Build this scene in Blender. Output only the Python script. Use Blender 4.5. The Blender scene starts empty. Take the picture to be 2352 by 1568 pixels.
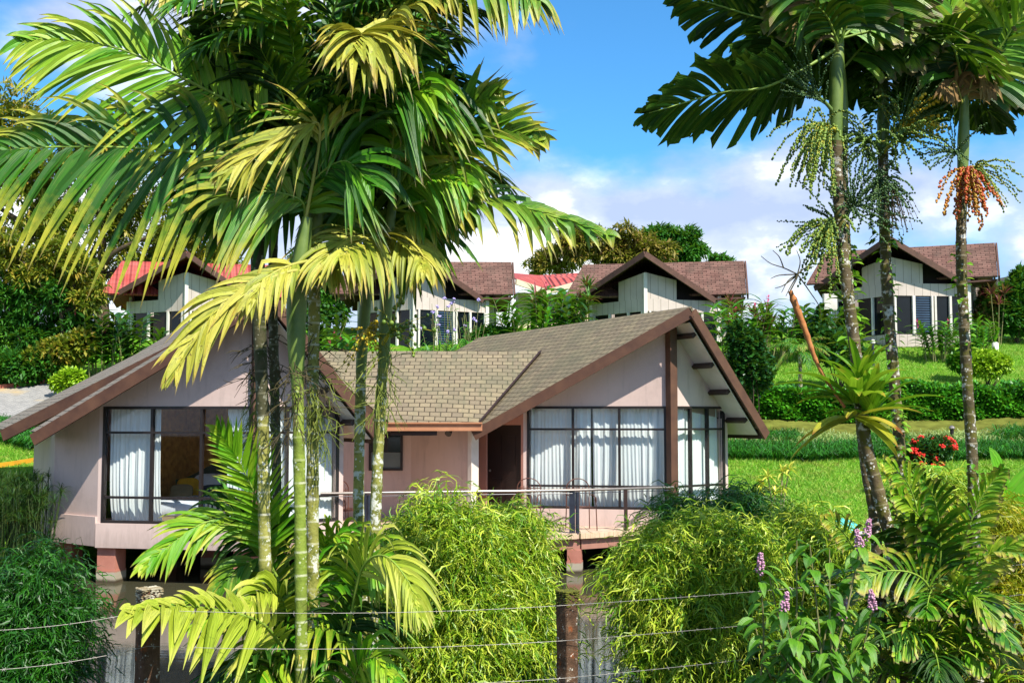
import bpy, math, random
import numpy as np
from mathutils import Vector, Matrix

random.seed(7)
RNG = np.random.default_rng(11)
SC = bpy.context.scene
COL = SC.collection
FPX, TILT, EYE = 2600.0, math.atan(173 / 2600.0), 3.0
CT, ST = math.cos(TILT), math.sin(TILT)


def P(x, y, d):
    """point of the place seen along the photo direction (x, y) at depth d metres"""
    a, b = x - 1176.0, 784.0 - y
    vy = FPX * CT - b * ST
    s = d / vy
    return Vector((a * s, d, EYE + (FPX * ST + b * CT) * s))


def px(d, n):
    return n * d / FPX


def A3(v):
    return np.array((v[0], v[1], v[2]), dtype=float)


def norm(a):
    return a / np.maximum(np.linalg.norm(a, axis=-1, keepdims=True), 1e-9)


def srgb(h):
    h = h.lstrip('#')
    o = []
    for i in (0, 2, 4):
        c = int(h[i:i + 2], 16) / 255
        o.append(c / 12.92 if c <= .04045 else ((c + .055) / 1.055) ** 2.4)
    return (o[0], o[1], o[2], 1)


# ------------------------------------------------------------------ materials
def new_mat(name):
    m = bpy.data.materials.new(name)
    m.use_nodes = True
    nt = m.node_tree
    nt.nodes.clear()
    out = nt.nodes.new('ShaderNodeOutputMaterial')
    return m, nt, out


class NT:
    """tiny helper round a node tree"""
    def __init__(s, nt):
        s.nt = nt

    def n(s, t, **kw):
        nd = s.nt.nodes.new(t)
        for k, v in kw.items():
            setattr(nd, k, v)
        return nd

    def l(s, a, b):
        s.nt.links.new(a, b)

    def val(s, sock, v):
        if hasattr(v, 'links') or hasattr(v, 'is_linked'):
            s.l(v, sock)
        else:
            sock.default_value = v

    def noise(s, vec, scale, detail=4, rough=.55):
        n = s.n('ShaderNodeTexNoise')
        n.inputs['Scale'].default_value = scale
        n.inputs['Detail'].default_value = detail
        n.inputs['Roughness'].default_value = rough
        if vec is not None:
            s.l(vec, n.inputs['Vector'])
        return n.outputs['Fac']

    def ramp(s, fac, stops, interp='LINEAR'):
        r = s.n('ShaderNodeValToRGB')
        r.color_ramp.interpolation = interp
        e = r.color_ramp.elements
        while len(e) < len(stops):
            e.new(.5)
        for i, (p, c) in enumerate(stops):
            e[i].position = p
            e[i].color = c if hasattr(c, '__len__') else (c, c, c, 1)
        s.l(fac, r.inputs['Fac'])
        return r.outputs['Color']

    def mix(s, fac, a, b, mode='MIX'):
        m = s.n('ShaderNodeMix', data_type='RGBA', blend_type=mode)
        s.val(m.inputs[0], fac)
        s.val(m.inputs[6], a)
        s.val(m.inputs[7], b)
        return m.outputs[2]

    def math(s, op, a, b=0.0, clamp=False):
        m = s.n('ShaderNodeMath', operation=op, use_clamp=clamp)
        s.val(m.inputs[0], a)
        s.val(m.inputs[1], b)
        return m.outputs[0]

    def attr(s, name):
        return s.n('ShaderNodeAttribute', attribute_name=name)

    def bump(s, h, strength=.3, dist=.02):
        b = s.n('ShaderNodeBump')
        b.inputs['Strength'].default_value = strength
        b.inputs['Distance'].default_value = dist
        s.l(h, b.inputs['Height'])
        return b.outputs['Normal']

    def bsdf(s, col, rough=.6, spec=.4, nrm=None, metal=0.0):
        p = s.n('ShaderNodeBsdfPrincipled')
        s.val(p.inputs['Base Color'], col)
        s.val(p.inputs['Roughness'], rough)
        p.inputs['Specular IOR Level'].default_value = spec
        p.inputs['Metallic'].default_value = metal
        if nrm is not None:
            s.l(nrm, p.inputs['Normal'])
        return p


def pos(t):
    return t.n('ShaderNodeNewGeometry').outputs['Position']


def plain(name, c1, c2=None, scale=6, rough=.6, bump=.0, bscale=40, spec=.4, metal=0., detail=5):
    m, nt, out = new_mat(name)
    t = NT(nt)
    g = pos(t)
    c2 = c2 or c1
    n = t.noise(g, scale, detail)
    col = t.ramp(n, [(.3, c1), (.7, c2)])
    nr = t.bump(t.noise(g, bscale, 5), bump, .01) if bump else None
    b = t.bsdf(col, rough, spec, nr, metal)
    t.l(b.outputs[0], out.inputs[0])
    return m


def leaf_mat(name, cols, tip=None, tip_from=.55, trans=.3, rough=.42, spots=None, lines=True, spec=.45, tcol=None, ends=False, patch=None):
    """cols: colours picked by the per-leaf random; tip: colour towards the leaf end"""
    m, nt, out = new_mat(name)
    t = NT(nt)
    r = t.attr('rnd').outputs['Fac']
    uv = t.attr('uvp').outputs['Vector']
    k = len(cols)
    col = t.ramp(r, [(i / max(1, k - 1), c) for i, c in enumerate(cols)])
    sp = t.n('ShaderNodeSeparateXYZ')
    t.l(uv, sp.inputs[0])
    u, v = sp.outputs[0], sp.outputs[1]
    g = pos(t)
    if tip:
        nz = t.noise(g, 9, 3)
        f = t.math('ADD', v, t.math('MULTIPLY', t.math('SUBTRACT', nz, .5), .7))
        f = t.math('ADD', f, t.math('MULTIPLY', t.math('SUBTRACT', r, .5), .3))
        f = t.ramp(f, [(tip_from, 0.), (min(1, tip_from + .4), 1.)])
        col = t.mix(f, col, tip)
    if patch:
        col = t.mix(t.ramp(t.noise(g, patch[1], 5, .7), [(patch[2], 0.), (patch[2] + .14, .75)]), col, patch[0])
    if spots:
        f = t.ramp(t.noise(g, 38, 4, .65), [(.60, 0.), (.68, 1.)])
        col = t.mix(f, col, spots)
    nr = None
    if lines:
        s = t.math('SINE', t.math('MULTIPLY', u, 44.0))
        f = t.math('MULTIPLY', t.math('ADD', s, 1.0), .09)
        col = t.mix(f, col, (0, 0, 0, 1))
        # fibres along the blade, worn brown ends
        cv = t.n('ShaderNodeCombineXYZ')
        t.l(t.math('MULTIPLY', u, 9.0), cv.inputs[0])
        t.l(t.math('MULTIPLY', v, 1.6), cv.inputs[1])
        t.l(t.math('MULTIPLY', r, 60.0), cv.inputs[2])
        fb = t.noise(cv.outputs[0], 1.6, 5, .65)
        col = t.mix(t.ramp(fb, [(.38, .55), (.5, 0.), (1, 0.)]), col, (.012, .03, .004, 1))
        col = t.mix(t.ramp(fb, [(.56, 0.), (.72, .4)]), col, (.42, .42, .09, 1))
        if ends:
            e_ = t.math('ADD', v, t.math('MULTIPLY', t.math('SUBTRACT', fb, .5), .35))
            col = t.mix(t.ramp(e_, [(.90, 0.), (.97, .85)]), col, (.16, .10, .045, 1))
        nr = t.bump(s, .25, .004)
    b = t.bsdf(col, rough, spec, nr)
    if trans:
        tr = t.n('ShaderNodeBsdfTranslucent')
        t.val(tr.inputs[0], t.mix(.5, col, tcol or (.25, .45, .02, 1)))
        mx = t.n('ShaderNodeMixShader')
        mx.inputs[0].default_value = trans
        t.l(b.outputs[0], mx.inputs[1])
        t.l(tr.outputs[0], mx.inputs[2])
        t.l(mx.outputs[0], out.inputs[0])
    else:
        t.l(b.outputs[0], out.inputs[0])
    return m


# ------------------------------------------------------------------ mesh builder
ORIG = {}


def origin_of(o):
    while o is not None:
        if o.name in ORIG:
            return ORIG[o.name]
        o = o.parent
    return np.zeros(3)


class MB:
    def __init__(s):
        s.V, s.F, s.UV, s.R, s.nv = [], [], [], [], 0

    def add(s, V, F, uv=None, rnd=0.5, mat=0):
        V = np.asarray(V, float).reshape(-1, 3)
        F = np.asarray(F, np.int64)
        s.V.append(V)
        s.F.append((F + s.nv, mat))
        s.UV.append(np.zeros((len(V), 2)) if uv is None else np.asarray(uv, float).reshape(-1, 2))
        s.R.append(np.broadcast_to(np.asarray(rnd, float), (len(V),)).copy())
        s.nv += len(V)

    def poly(s, pts, mat=0, uv=None, rnd=.5):
        s.add([A3(p) for p in pts], [list(range(len(pts)))], uv, rnd, mat)

    def box(s, c, h, rz=0.0, mat=0, rnd=.5, ax=None):
        """box: centre c, full sizes h, turned rz about z (or given axes)"""
        if ax is None:
            ca, sa = math.cos(rz), math.sin(rz)
            ax = np.array(((ca, sa, 0), (-sa, ca, 0), (0, 0, 1)))
        c = A3(c)
        V = [c + .5 * (i * h[0] * ax[0] + j * h[1] * ax[1] + k * h[2] * ax[2])
             for k in (-1, 1) for j in (-1, 1) for i in (-1, 1)]
        F = [(0, 2, 3, 1), (4, 5, 7, 6), (0, 1, 5, 4), (2, 6, 7, 3), (0, 4, 6, 2), (1, 3, 7, 5)]
        s.add(V, F, None, rnd, mat)

    def beam(s, a, b, w, h, up=(0, 0, 1), mat=0, rnd=.5):
        """bar from a to b, width w, height h (towards up)"""
        a, b = A3(a), A3(b)
        d = b - a
        L = np.linalg.norm(d)
        x = d / L
        z = A3(up) - x * np.dot(A3(up), x)
        z = z / np.linalg.norm(z)
        y = np.cross(z, x)
        s.box((a + b) / 2, (L, w, h), ax=np.array((x, y, z)), mat=mat, rnd=rnd)

    def prism(s, pts, ext, mat=0, uvs=None):
        """planar polygon pts pushed along the vector ext"""
        a = np.array([A3(p) for p in pts])
        b = a + A3(ext)
        n = len(a)
        fn = np.zeros(3)
        for i in range(n):
            fn += np.cross(a[i] - a[0], a[(i + 1) % n] - a[0])
        if np.dot(fn, A3(ext)) > 0:
            a, b = b, a
        V = np.concatenate((a, b))
        uv = None if uvs is None else np.concatenate((uvs, uvs))
        s.add(V, [list(range(n))], uv, .5, mat)
        s.add(b[::-1], [list(range(n))], None if uvs is None else np.asarray(uvs)[::-1], .5, mat)
        for i in range(n):
            j = (i + 1) % n
            u4 = None if uvs is None else [uvs[j], uvs[i], uvs[i], uvs[j]]
            s.add([a[j], a[i], b[i], b[j]], [(0, 1, 2, 3)], u4, .5, mat)

    def tube(s, pts, rad, n=8, mat=0, cap=True, rnd=.5, vlen=True):
        p = np.array([A3(q) for q in pts])
        k = len(p)
        r = np.broadcast_to(np.asarray(rad, float), (k,))
        T = norm(np.gradient(p, axis=0))
        ref = np.array((0, 0, 1.)) if abs(T[0][2]) < .9 else np.array((1., 0, 0))
        x = np.cross(T[0], ref)
        x /= np.linalg.norm(x)
        V, UV = [], []
        acc = 0
        for i in range(k):
            x = x - T[i] * np.dot(x, T[i])
            x /= np.linalg.norm(x)
            y = np.cross(T[i], x)
            an = np.arange(n) * 2 * math.pi / n
            V.append(p[i] + r[i] * (np.cos(an)[:, None] * x + np.sin(an)[:, None] * y))
            if i:
                acc += np.linalg.norm(p[i] - p[i - 1])
            UV.append(np.stack((an / (2 * math.pi), np.full(n, acc if vlen else i / (k - 1))), 1))
        F = [(i * n + j, i * n + (j + 1) % n, (i + 1) * n + (j + 1) % n, (i + 1) * n + j)
             for i in range(k - 1) for j in range(n)]
        s.add(np.concatenate(V), F, np.concatenate(UV), rnd, mat)
        if cap:
            s.add(V[0][::-1], [list(range(n))], None, rnd, mat)
            s.add(V[-1], [list(range(n))], None, rnd, mat)

    def balls(s, C, r, mat=0, rnd=.5, squash=1.0):
        """small berries: octahedra subdivided once"""
        C = np.asarray(C, float).reshape(-1, 3)
        N = len(C)
        if not N:
            return
        b, f = BERRY
        r = np.broadcast_to(np.asarray(r, float), (N,))
        V = (C[:, None, :] + b[None] * r[:, None, None] * np.array((1, 1, squash))).reshape(-1, 3)
        F = (np.arange(N)[:, None, None] * len(b) + f[None]).reshape(-1, 3)
        rr = np.repeat(np.broadcast_to(np.asarray(rnd, float), (N,)), len(b))
        s.add(V, F, None, rr, mat)

    def leaves(s, base, d0, n0, L, W, droop=.5, segs=5, prof='lance', fold=.2, mat=0, rnd=None, flat=False,
               kink=None, kt=None, wig=0.0, dpow=1.3, twist=0.0, torn=0.0):
        base = np.asarray(base, float).reshape(-1, 3)
        N = len(base)
        if N == 0:
            return
        bc = lambda a: np.broadcast_to(np.asarray(a, float), (N,)).astype(float)
        d0 = norm(np.broadcast_to(np.asarray(d0, float), (N, 3)))
        n0 = np.broadcast_to(np.asarray(n0, float), (N, 3))
        L, W, droop, twist = bc(L), bc(W), bc(droop), bc(twist)
        rnd = RNG.random(N) if rnd is None else bc(rnd)
        kk = bc(0 if kink is None else kink)
        ktt = bc(.5 if kt is None else kt)
        g = np.array((0, 0, -1.))
        t = np.linspace(0, 1, segs + 1)
        ph = RNG.random(N) * 6.28
        if prof == 'lance':
            w = np.minimum(1, (t / .12 + .25)) * np.clip((1 - t ** 2.2), .03, 1)
        elif prof == 'strap':
            w = np.minimum(1, (t / .08 + .45)) * np.clip((1 - t ** 5), .06, 1)
        elif prof == 'jag':
            w = .35 + .65 * np.minimum(1, t / .55)
        elif prof == 'ovate':
            w = np.clip(np.sin(np.pi * np.clip(t, 0, 1) ** .72), .05, 1)
            w[0] = .08
        elif prof == 'banana':
            w = np.clip((1 - (2 * t - 1) ** 4), .08, 1)
        elif prof == 'hair':
            w = np.clip(1 - t ** 3, .25, 1)
        cols = 2 if flat else 4
        VV = np.zeros((N, segs + 1, cols, 3))
        UV = np.zeros((N, segs + 1, cols, 2))
        p = base.copy()
        d = d0.copy()
        n = n0.copy()
        for i in range(segs + 1):
            if i:
                tm = (t[i] + t[i - 1]) / 2
                bend = droop * tm ** dpow + np.where(tm > ktt, kk, 0)
                d = norm(d0 + g * bend[:, None])
                p = p + d * (L / segs)[:, None]
            sd = np.cross(d, n)
            bad = np.linalg.norm(sd, axis=1) < 1e-3
            if bad.any():
                sd[bad] = np.cross(d[bad], np.array((.3, .9, .2)))
            sd = norm(sd)
            nn = np.cross(sd, d)
            if np.any(twist):
                a = (twist * t[i])[:, None]
                sd, nn = sd * np.cos(a) + nn * np.sin(a), nn * np.cos(a) - sd * np.sin(a)
            hw = (W * .5 * w[i])
            if torn and i == segs:
                hw = hw * (1 + torn * (RNG.random(N) - .5))
            c = p
            if wig:
                c = p + sd * (wig * L * np.sin(ph + t[i] * 7.0) * min(1, t[i] * 2))[:, None]
            if flat:
                VV[:, i, 0] = c - sd * hw[:, None]
                VV[:, i, 1] = c + sd * hw[:, None]
                UV[:, i, 0] = (0, t[i])
                UV[:, i, 1] = (1, t[i])
            else:
                up = nn * (fold * hw * 2)[:, None]
                VV[:, i, 0] = c - sd * hw[:, None] + up
                VV[:, i, 1] = c
                VV[:, i, 2] = c
                VV[:, i, 3] = c + sd * hw[:, None] + up
                UV[:, i, 0] = (0, t[i])
                UV[:, i, 1] = (.5, t[i])
                UV[:, i, 2] = (.5, t[i])
                UV[:, i, 3] = (1, t[i])
                if torn and i == segs:
                    j = (RNG.random((N, 1)) - .5) * torn * .25 * L[:, None]
                    VV[:, i, 0] += d * j
                    VV[:, i, 3] -= d * j * RNG.random((N, 1))
        per = (segs + 1) * cols
        q = []
        for i in range(segs):
            for c in ((0,) if flat else (0, 2)):
                a = i * cols + c
                q.append((a, a + 1, a + cols + 1, a + cols))
        F = (np.arange(N)[:, None, None] * per + np.array(q)[None]).reshape(-1, 4)
        s.add(VV.reshape(-1, 3), F, UV.reshape(-1, 2), np.repeat(rnd, per), mat)

    def build(s, name, mats, parent=None, smooth=False, loc=None):
        """link everything gathered as ONE mesh object"""
        me = bpy.data.meshes.new(name)
        o = bpy.data.objects.new(name, me)
        COL.objects.link(o)
        if parent is not None:
            o.parent = parent
            org = origin_of(parent)
        else:
            org = np.zeros(3)
            if loc is not None:
                o.location = loc
                org = A3(loc)
            ORIG[o.name] = org
        V = np.concatenate(s.V) - org
        me.vertices.add(len(V))
        me.vertices.foreach_set('co', V.ravel())
        li, st, mi, k = [], [], [], 0
        for F, m in s.F:
            n, c = F.shape
            li.append(F.ravel())
            st.append(k + np.arange(n) * c)
            mi.append(np.full(n, m))
            k += n * c
        li, st, mi = np.concatenate(li), np.concatenate(st), np.concatenate(mi)
        me.loops.add(len(li))
        me.polygons.add(len(st))
        me.loops.foreach_set('vertex_index', li.astype(np.int32))
        me.polygons.foreach_set('loop_start', st.astype(np.int32))
        me.polygons.foreach_set('material_index', mi.astype(np.int32))
        me.polygons.foreach_set('use_smooth', np.full(len(st), bool(smooth)))
        for m in (mats if isinstance(mats, (list, tuple)) else [mats]):
            me.materials.append(m)
        a = me.attributes.new('rnd', 'FLOAT', 'POINT')
        a.data.foreach_set('value', np.concatenate(s.R).astype(np.float32))
        a = me.attributes.new('uvp', 'FLOAT2', 'POINT')
        a.data.foreach_set('vector', np.concatenate(s.UV).astype(np.float32).ravel())
        me.update(calc_edges=True)
        me.validate()
        return o


def _berry():
    v = [(1, 0, 0), (-1, 0, 0), (0, 1, 0), (0, -1, 0), (0, 0, 1), (0, 0, -1)]
    f = [(0, 2, 4), (2, 1, 4), (1, 3, 4), (3, 0, 4), (2, 0, 5), (1, 2, 5), (3, 1, 5), (0, 3, 5)]
    V = [np.array(q, float) for q in v]
    F, cache = [], {}

    def mid(a, b):
        k = (min(a, b), max(a, b))
        if k not in cache:
            m = V[a] + V[b]
            V.append(m / np.linalg.norm(m))
            cache[k] = len(V) - 1
        return cache[k]
    for a, b, c in f:
        ab, bc, ca = mid(a, b), mid(b, c), mid(c, a)
        F += [(a, ab, ca), (ab, b, bc), (ca, bc, c), (ab, bc, ca)]
    return np.array(V), np.array(F)


BERRY = _berry()


def tag(o, label, cat, group=None, kind=None):
    o['label'] = label
    o['category'] = cat
    if group:
        o['group'] = group
    if kind:
        o['kind'] = kind
    return o


def thing(name, loc, label, cat, group=None):
    o = bpy.data.objects.new(name, None)
    COL.objects.link(o)
    o.location = loc
    o.empty_display_size = .2
    ORIG[o.name] = A3(loc)
    return tag(o, label, cat, group)


def spline(pts, n):
    """Catmull-Rom through the points, n samples"""
    p = np.array([A3(q) for q in pts])
    if len(p) == 2:
        t = np.linspace(0, 1, n)[:, None]
        return p[0] * (1 - t) + p[1] * t
    p = np.concatenate(([2 * p[0] - p[1]], p, [2 * p[-1] - p[-2]]))
    m = len(p) - 3
    out = []
    for t in np.linspace(0, m, n):
        i = min(int(t), m - 1)
        f = t - i
        a, b, c, d = p[i:i + 4]
        out.append(.5 * ((2 * b) + (c - a) * f + (2 * a - 5 * b + 4 * c - d) * f * f + (3 * b - a - 3 * c + d) * f ** 3))
    return np.array(out)
# ------------------------------------------------------------------ camera, sun, sky
cam = bpy.data.cameras.new('camera')
cam.sensor_width = 36
cam.lens = 36 * FPX / 2352.0
cam.clip_start, cam.clip_end = .1, 3000
co = bpy.data.objects.new('camera', cam)
COL.objects.link(co)
co.location = (0, 0, EYE)
co.rotation_euler = (math.pi / 2 + TILT, 0, 0)
SC.camera = co

SUN_AZ, SUN_EL = 36.0, 50.0      # degrees right of straight behind the camera, height
sd = Vector((math.sin(math.radians(SUN_AZ)) * math.cos(math.radians(SUN_EL)),
             -math.cos(math.radians(SUN_AZ)) * math.cos(math.radians(SUN_EL)),
             math.sin(math.radians(SUN_EL))))
sun = bpy.data.lights.new('sun', 'SUN')
sun.energy, sun.angle, sun.color = 5.0, math.radians(.5), (1, .955, .86)
so = bpy.data.objects.new('sun', sun)
COL.objects.link(so)
so.rotation_euler = sd.to_track_quat('Z', 'Y').to_euler()
so.location = sd * 60

SC.view_settings.view_transform = 'Standard'
SC.view_settings.look = 'None'
SC.view_settings.exposure = .72
SC.view_settings.gamma = 1
SC.cycles.max_bounces = 6
SC.cycles.transparent_max_bounces = 12
SC.cycles.use_denoising = True

w = bpy.data.worlds.new('World')
SC.world = w
w.use_nodes = True
w.node_tree.nodes.clear()
t = NT(w.node_tree)
sky = t.n('ShaderNodeTexSky', sky_type='NISHITA')
sky.sun_disc = False
sky.sun_elevation = math.radians(SUN_EL)
sky.sun_rotation = math.radians(180 - SUN_AZ)
sky.altitude = 600
sky.air_density, sky.dust_density, sky.ozone_density = 1.0, .35, 2.4
gen = t.n('ShaderNodeTexCoord').outputs['Generated']
sep = t.n('ShaderNodeSeparateXYZ')
t.l(gen, sep.inputs[0])
el = sep.outputs[2]
mp = t.n('ShaderNodeMapping')
mp.inputs['Scale'].default_value = (1, 1, 1.9)
mp.inputs['Location'].default_value = (5.1, 3.3, 1.7)
t.l(gen, mp.inputs[0])
n1 = t.noise(mp.outputs[0], 3.6, 7, .5)
low = t.ramp(el, [(.06, .26), (.15, .16), (.25, .0), (.33, .0), (.6, 0.0)])
lowv = t.math('SUBTRACT', t.math('ADD', n1, low), .0)
mask = t.ramp(lowv, [(.465, 0.), (.64, 1.)], 'EASE')
n2 = t.noise(mp.outputs[0], 7.5, 6, .55)
cc = t.ramp(n2, [(.40, (5.4, 6.4, 8.8, 1)), (.50, (7.2, 8.0, 9.8, 1)), (.585, (13, 13, 12.7, 1))])
skyc = t.mix(1.0, sky.outputs[0], (.70, 1.58, 2.05, 1), 'MULTIPLY')
colr = t.mix(t.math('MULTIPLY', mask, .93), skyc, cc)
bg = t.n('ShaderNodeBackground')
bg.inputs[1].default_value = .068
t.l(colr, bg.inputs[0])
wo = t.n('ShaderNodeOutputWorld')
t.l(bg.outputs[0], wo.inputs[0])

# ------------------------------------------------------------------ terrain
POND = np.array([(-30, 11.6), (-16, 11.9), (-8, 11.4), (0, 11.2), (4, 11.5), (6.4, 13), (6.3, 19.5), (4.9, 22.2),
                 (3.7, 24), (3.0, 28), (-7.6, 28), (-8.6, 24.6), (-10.4, 23.0), (-16, 22.6), (-30, 22)], float)


def pond_sd(x, y):
    """signed distance to the pond outline, positive inside"""
    x, y = np.asarray(x, float), np.asarray(y, float)
    dmin = np.full(x.shape, 1e9)
    ins = np.zeros(x.shape, bool)
    n = len(POND)
    for i in range(n):
        ax, ay = POND[i]
        bx, by = POND[(i + 1) % n]
        ex, ey = bx - ax, by - ay
        tt = np.clip(((x - ax) * ex + (y - ay) * ey) / (ex * ex + ey * ey), 0, 1)
        dmin = np.minimum(dmin, np.hypot(x - ax - tt * ex, y - ay - tt * ey))
        c = ((ay > y) != (by > y)) & (x < (bx - ax) * (y - ay) / (by - ay + 1e-12) + ax)
        ins ^= c
    return np.where(ins, dmin, -dmin)


def ground_h(x, y):
    x, y = np.asarray(x, float), np.asarray(y, float)
    yc = y - 24
    k = 21.0
    up = .29 * np.where(yc < k - 3, yc, k - 3 + 3 * (1 - np.exp(-(np.maximum(yc, k - 3) - (k - 3)) / 3)))
    hill = .76 + np.where(yc > 0, up, 0)
    hill = hill - np.clip((y - 55) / 60, 0, 1) * 4
    near = .55 + np.clip((10 - y) / 10, 0, 1) * .85
    mid = np.clip((y - 11) / 12, 0, 1)
    land = np.where(y < 23.5, near * (1 - mid) + .76 * mid, hill)
    und = .06 * np.sin(x * .7 + 1.3) * np.sin(y * .55) + .03 * np.sin(x * 1.9 + y * .8)
    land = land + und * np.clip((y - 24) / 3, 0, 1)
    s = np.clip((pond_sd(x, y) + .9) / 1.6, 0, 1)
    s = s * s * (3 - 2 * s)
    return land * (1 - s) + (-1.1) * s


def gz(x, y):
    return float(ground_h(np.array([x]), np.array([y]))[0])


def G(x, y):
    return np.array((x, y, gz(x, y)))


def ground_hit(xp, yp, lo=12.0, hi=60.0):
    """where the photo direction meets the ground"""
    d = lo
    prev = None
    while d < hi:
        p = P(xp, yp, d)
        if p.z <= gz(p.x, p.y):
            return p
        d += .05
    return P(xp, yp, hi)


def sheet(name, X, Y, off, mats, kind='structure', hf=ground_h, smooth=True):
    """grid of points X, Y (2-D arrays) laid on the ground"""
    Z = hf(X, Y) + off
    a, b = X.shape
    idx = np.arange(a * b).reshape(a, b)
    F = np.stack((idx[:-1, :-1], idx[:-1, 1:], idx[1:, 1:], idx[1:, :-1]), -1).reshape(-1, 4)
    m = MB()
    m.add(np.stack((X, Y, Z), -1).reshape(-1, 3), F)
    o = m.build(name, mats, smooth=smooth)
    if kind:
        o['kind'] = kind
    return o


m_lawn, nt, out = new_mat('lawn_grass')
t = NT(nt)
g = pos(t)
c = t.ramp(t.noise(g, .55, 6, .6), [(.28, srgb('4c8412')), (.5, srgb('68a01e')), (.72, srgb('92b838'))])
c = t.mix(t.ramp(t.noise(g, 26, 5, .7), [(.40, 0.), (.62, .62)]), c, srgb('2f5f08'))
c = t.mix(t.ramp(t.noise(g, 1.7, 5, .7), [(.55, 0.), (.70, .65)]), c, srgb('a0944a'))
sy = t.n('ShaderNodeSeparateXYZ')
t.l(g, sy.inputs[0])
# rough weedy bank on the near side of the pond
wd = t.ramp(t.noise(g, 3, 6, .7), [(.3, srgb('241c10')), (.55, srgb('2c3312')), (.75, srgb('4a4a22'))])
edge = t.math('ADD', t.math('MULTIPLY', sy.outputs[1], .05), t.math('MULTIPLY', t.noise(g, 1.5, 4), .12))
c = t.mix(t.ramp(edge, [(.66, 1.), (.76, 0.)]), c, wd)
b = t.bsdf(c, .85, .15, t.bump(t.noise(g, 60, 4, .7), .8, .05))
t.l(b.outputs[0], out.inputs[0])

xs = np.concatenate((np.linspace(-600, -40, 15), np.arange(-38, -16, 1.2), np.arange(-16, 22, .3), np.arange(22, 40, 1.2),
                     np.linspace(44, 600, 15)))
ys = np.concatenate((np.linspace(-40, -1, 8), np.arange(0, 10, 1.), np.arange(10, 48, .3), np.arange(48, 70, 1.5),
                     np.linspace(74, 900, 16)))
X, Y = np.meshgrid(xs, ys)
sheet('ground', X, Y, 0, m_lawn)

# pond water
m_water, nt, out = new_mat('pond_water')
t = NT(nt)
g = pos(t)
mpn = t.n('ShaderNodeMapping')
mpn.inputs['Scale'].default_value = (1, 2.6, 1)
t.l(g, mpn.inputs[0])
h1 = t.noise(mpn.outputs[0], 3.2, 3, .5)
h2 = t.noise(mpn.outputs[0], 14, 3, .5)
b = t.bsdf(srgb('464433'), .015, .7, t.bump(t.math('ADD', h1, t.math('MULTIPLY', h2, .35)), .035, .03))
b.inputs['IOR'].default_value = 1.33
t.l(b.outputs[0], out.inputs[0])
m = MB()
m.poly([(-40, 10, 0), (12, 10, 0), (12, 30, 0), (-40, 30, 0)])
o = m.build('water', m_water)
o['kind'] = 'structure'

# paved parking on the left slope, with its red kerb and yellow patches
m_pave, nt, out = new_mat('paving_stones')
t = NT(nt)
g = pos(t)
br = t.n('ShaderNodeTexBrick')
br.inputs['Scale'].default_value = 4.0
br.inputs['Mortar Size'].default_value = .03
for k, c in (('Color1', '8f8c88'), ('Color2', 'a7a39c'), ('Mortar', '5c5a55')):
    br.inputs[k].default_value = srgb(c)
t.l(g, br.inputs['Vector'])
c = t.mix(t.ramp(t.noise(g, .5, 3), [(.52, 0.), (.58, .55)]), br.outputs[0], srgb('b89a5e'))
b = t.bsdf(c, .85, .2)
t.l(b.outputs[0], out.inputs[0])
a, bq = ground_hit(-160, 982), ground_hit(190, 1010)
c4, d4 = ground_hit(-160, 910), ground_hit(150, 868)
k = np.linspace(0, 1, 30)
U, V = np.meshgrid(k, k)
X = (a.x * (1 - U) + bq.x * U) * (1 - V) + (c4.x * (1 - U) + d4.x * U) * V
Y = (a.y * (1 - U) + bq.y * U) * (1 - V) + (c4.y * (1 - U) + d4.y * U) * V
sheet('parking_pavement', X, Y, .03, m_pave)
m_kerb = plain('kerb_red', srgb('8f4a3c'), srgb('a05c4a'), 5, .8)
m_yel = plain('kerb_yellow', srgb('d69a12'), srgb('b9820f'), 5, .7)


def kerb(name, pts, mat, wd=.16, hh=.16, n=24):
    q = spline([(p[0], p[1], 0) for p in pts], n)
    m = MB()
    for i in range(n - 1):
        a_, b_ = q[i].copy(), q[i + 1].copy()
        a_[2], b_[2] = gz(a_[0], a_[1]) + hh / 2 - .03, gz(b_[0], b_[1]) + hh / 2 - .03
        m.beam(a_, b_, wd, hh)
    o = m.build(name, mat)
    o['kind'] = 'structure'


kerb('pavement_kerb', [ground_hit(-160, 908), ground_hit(0, 893), ground_hit(115, 880), ground_hit(150, 868)], m_kerb)
kerb('path_kerb', [ground_hit(-40, 1203, 20), ground_hit(60, 1198, 20), ground_hit(118, 1192, 20), ground_hit(190, 1186, 20)], m_yel, .2, .2)
kerb('upper_path_kerb', [ground_hit(-60, 1078, 20), ground_hit(80, 1060, 20), ground_hit(118, 1056, 20), ground_hit(190, 1050, 20)], m_yel, .14, .12)
# bare soil in front of the clipped hedge
m_soil = plain('soil', srgb('4a4c1c'), srgb('6f7430'), 3, .95, .5, 30, .1)
x0, x1 = 4.4, 16.5
U, V = np.meshgrid(np.linspace(x0, x1, 50), np.linspace(29.5, 31.3, 10))
sheet('soil_bed', U, V, .03, m_soil)
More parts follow.
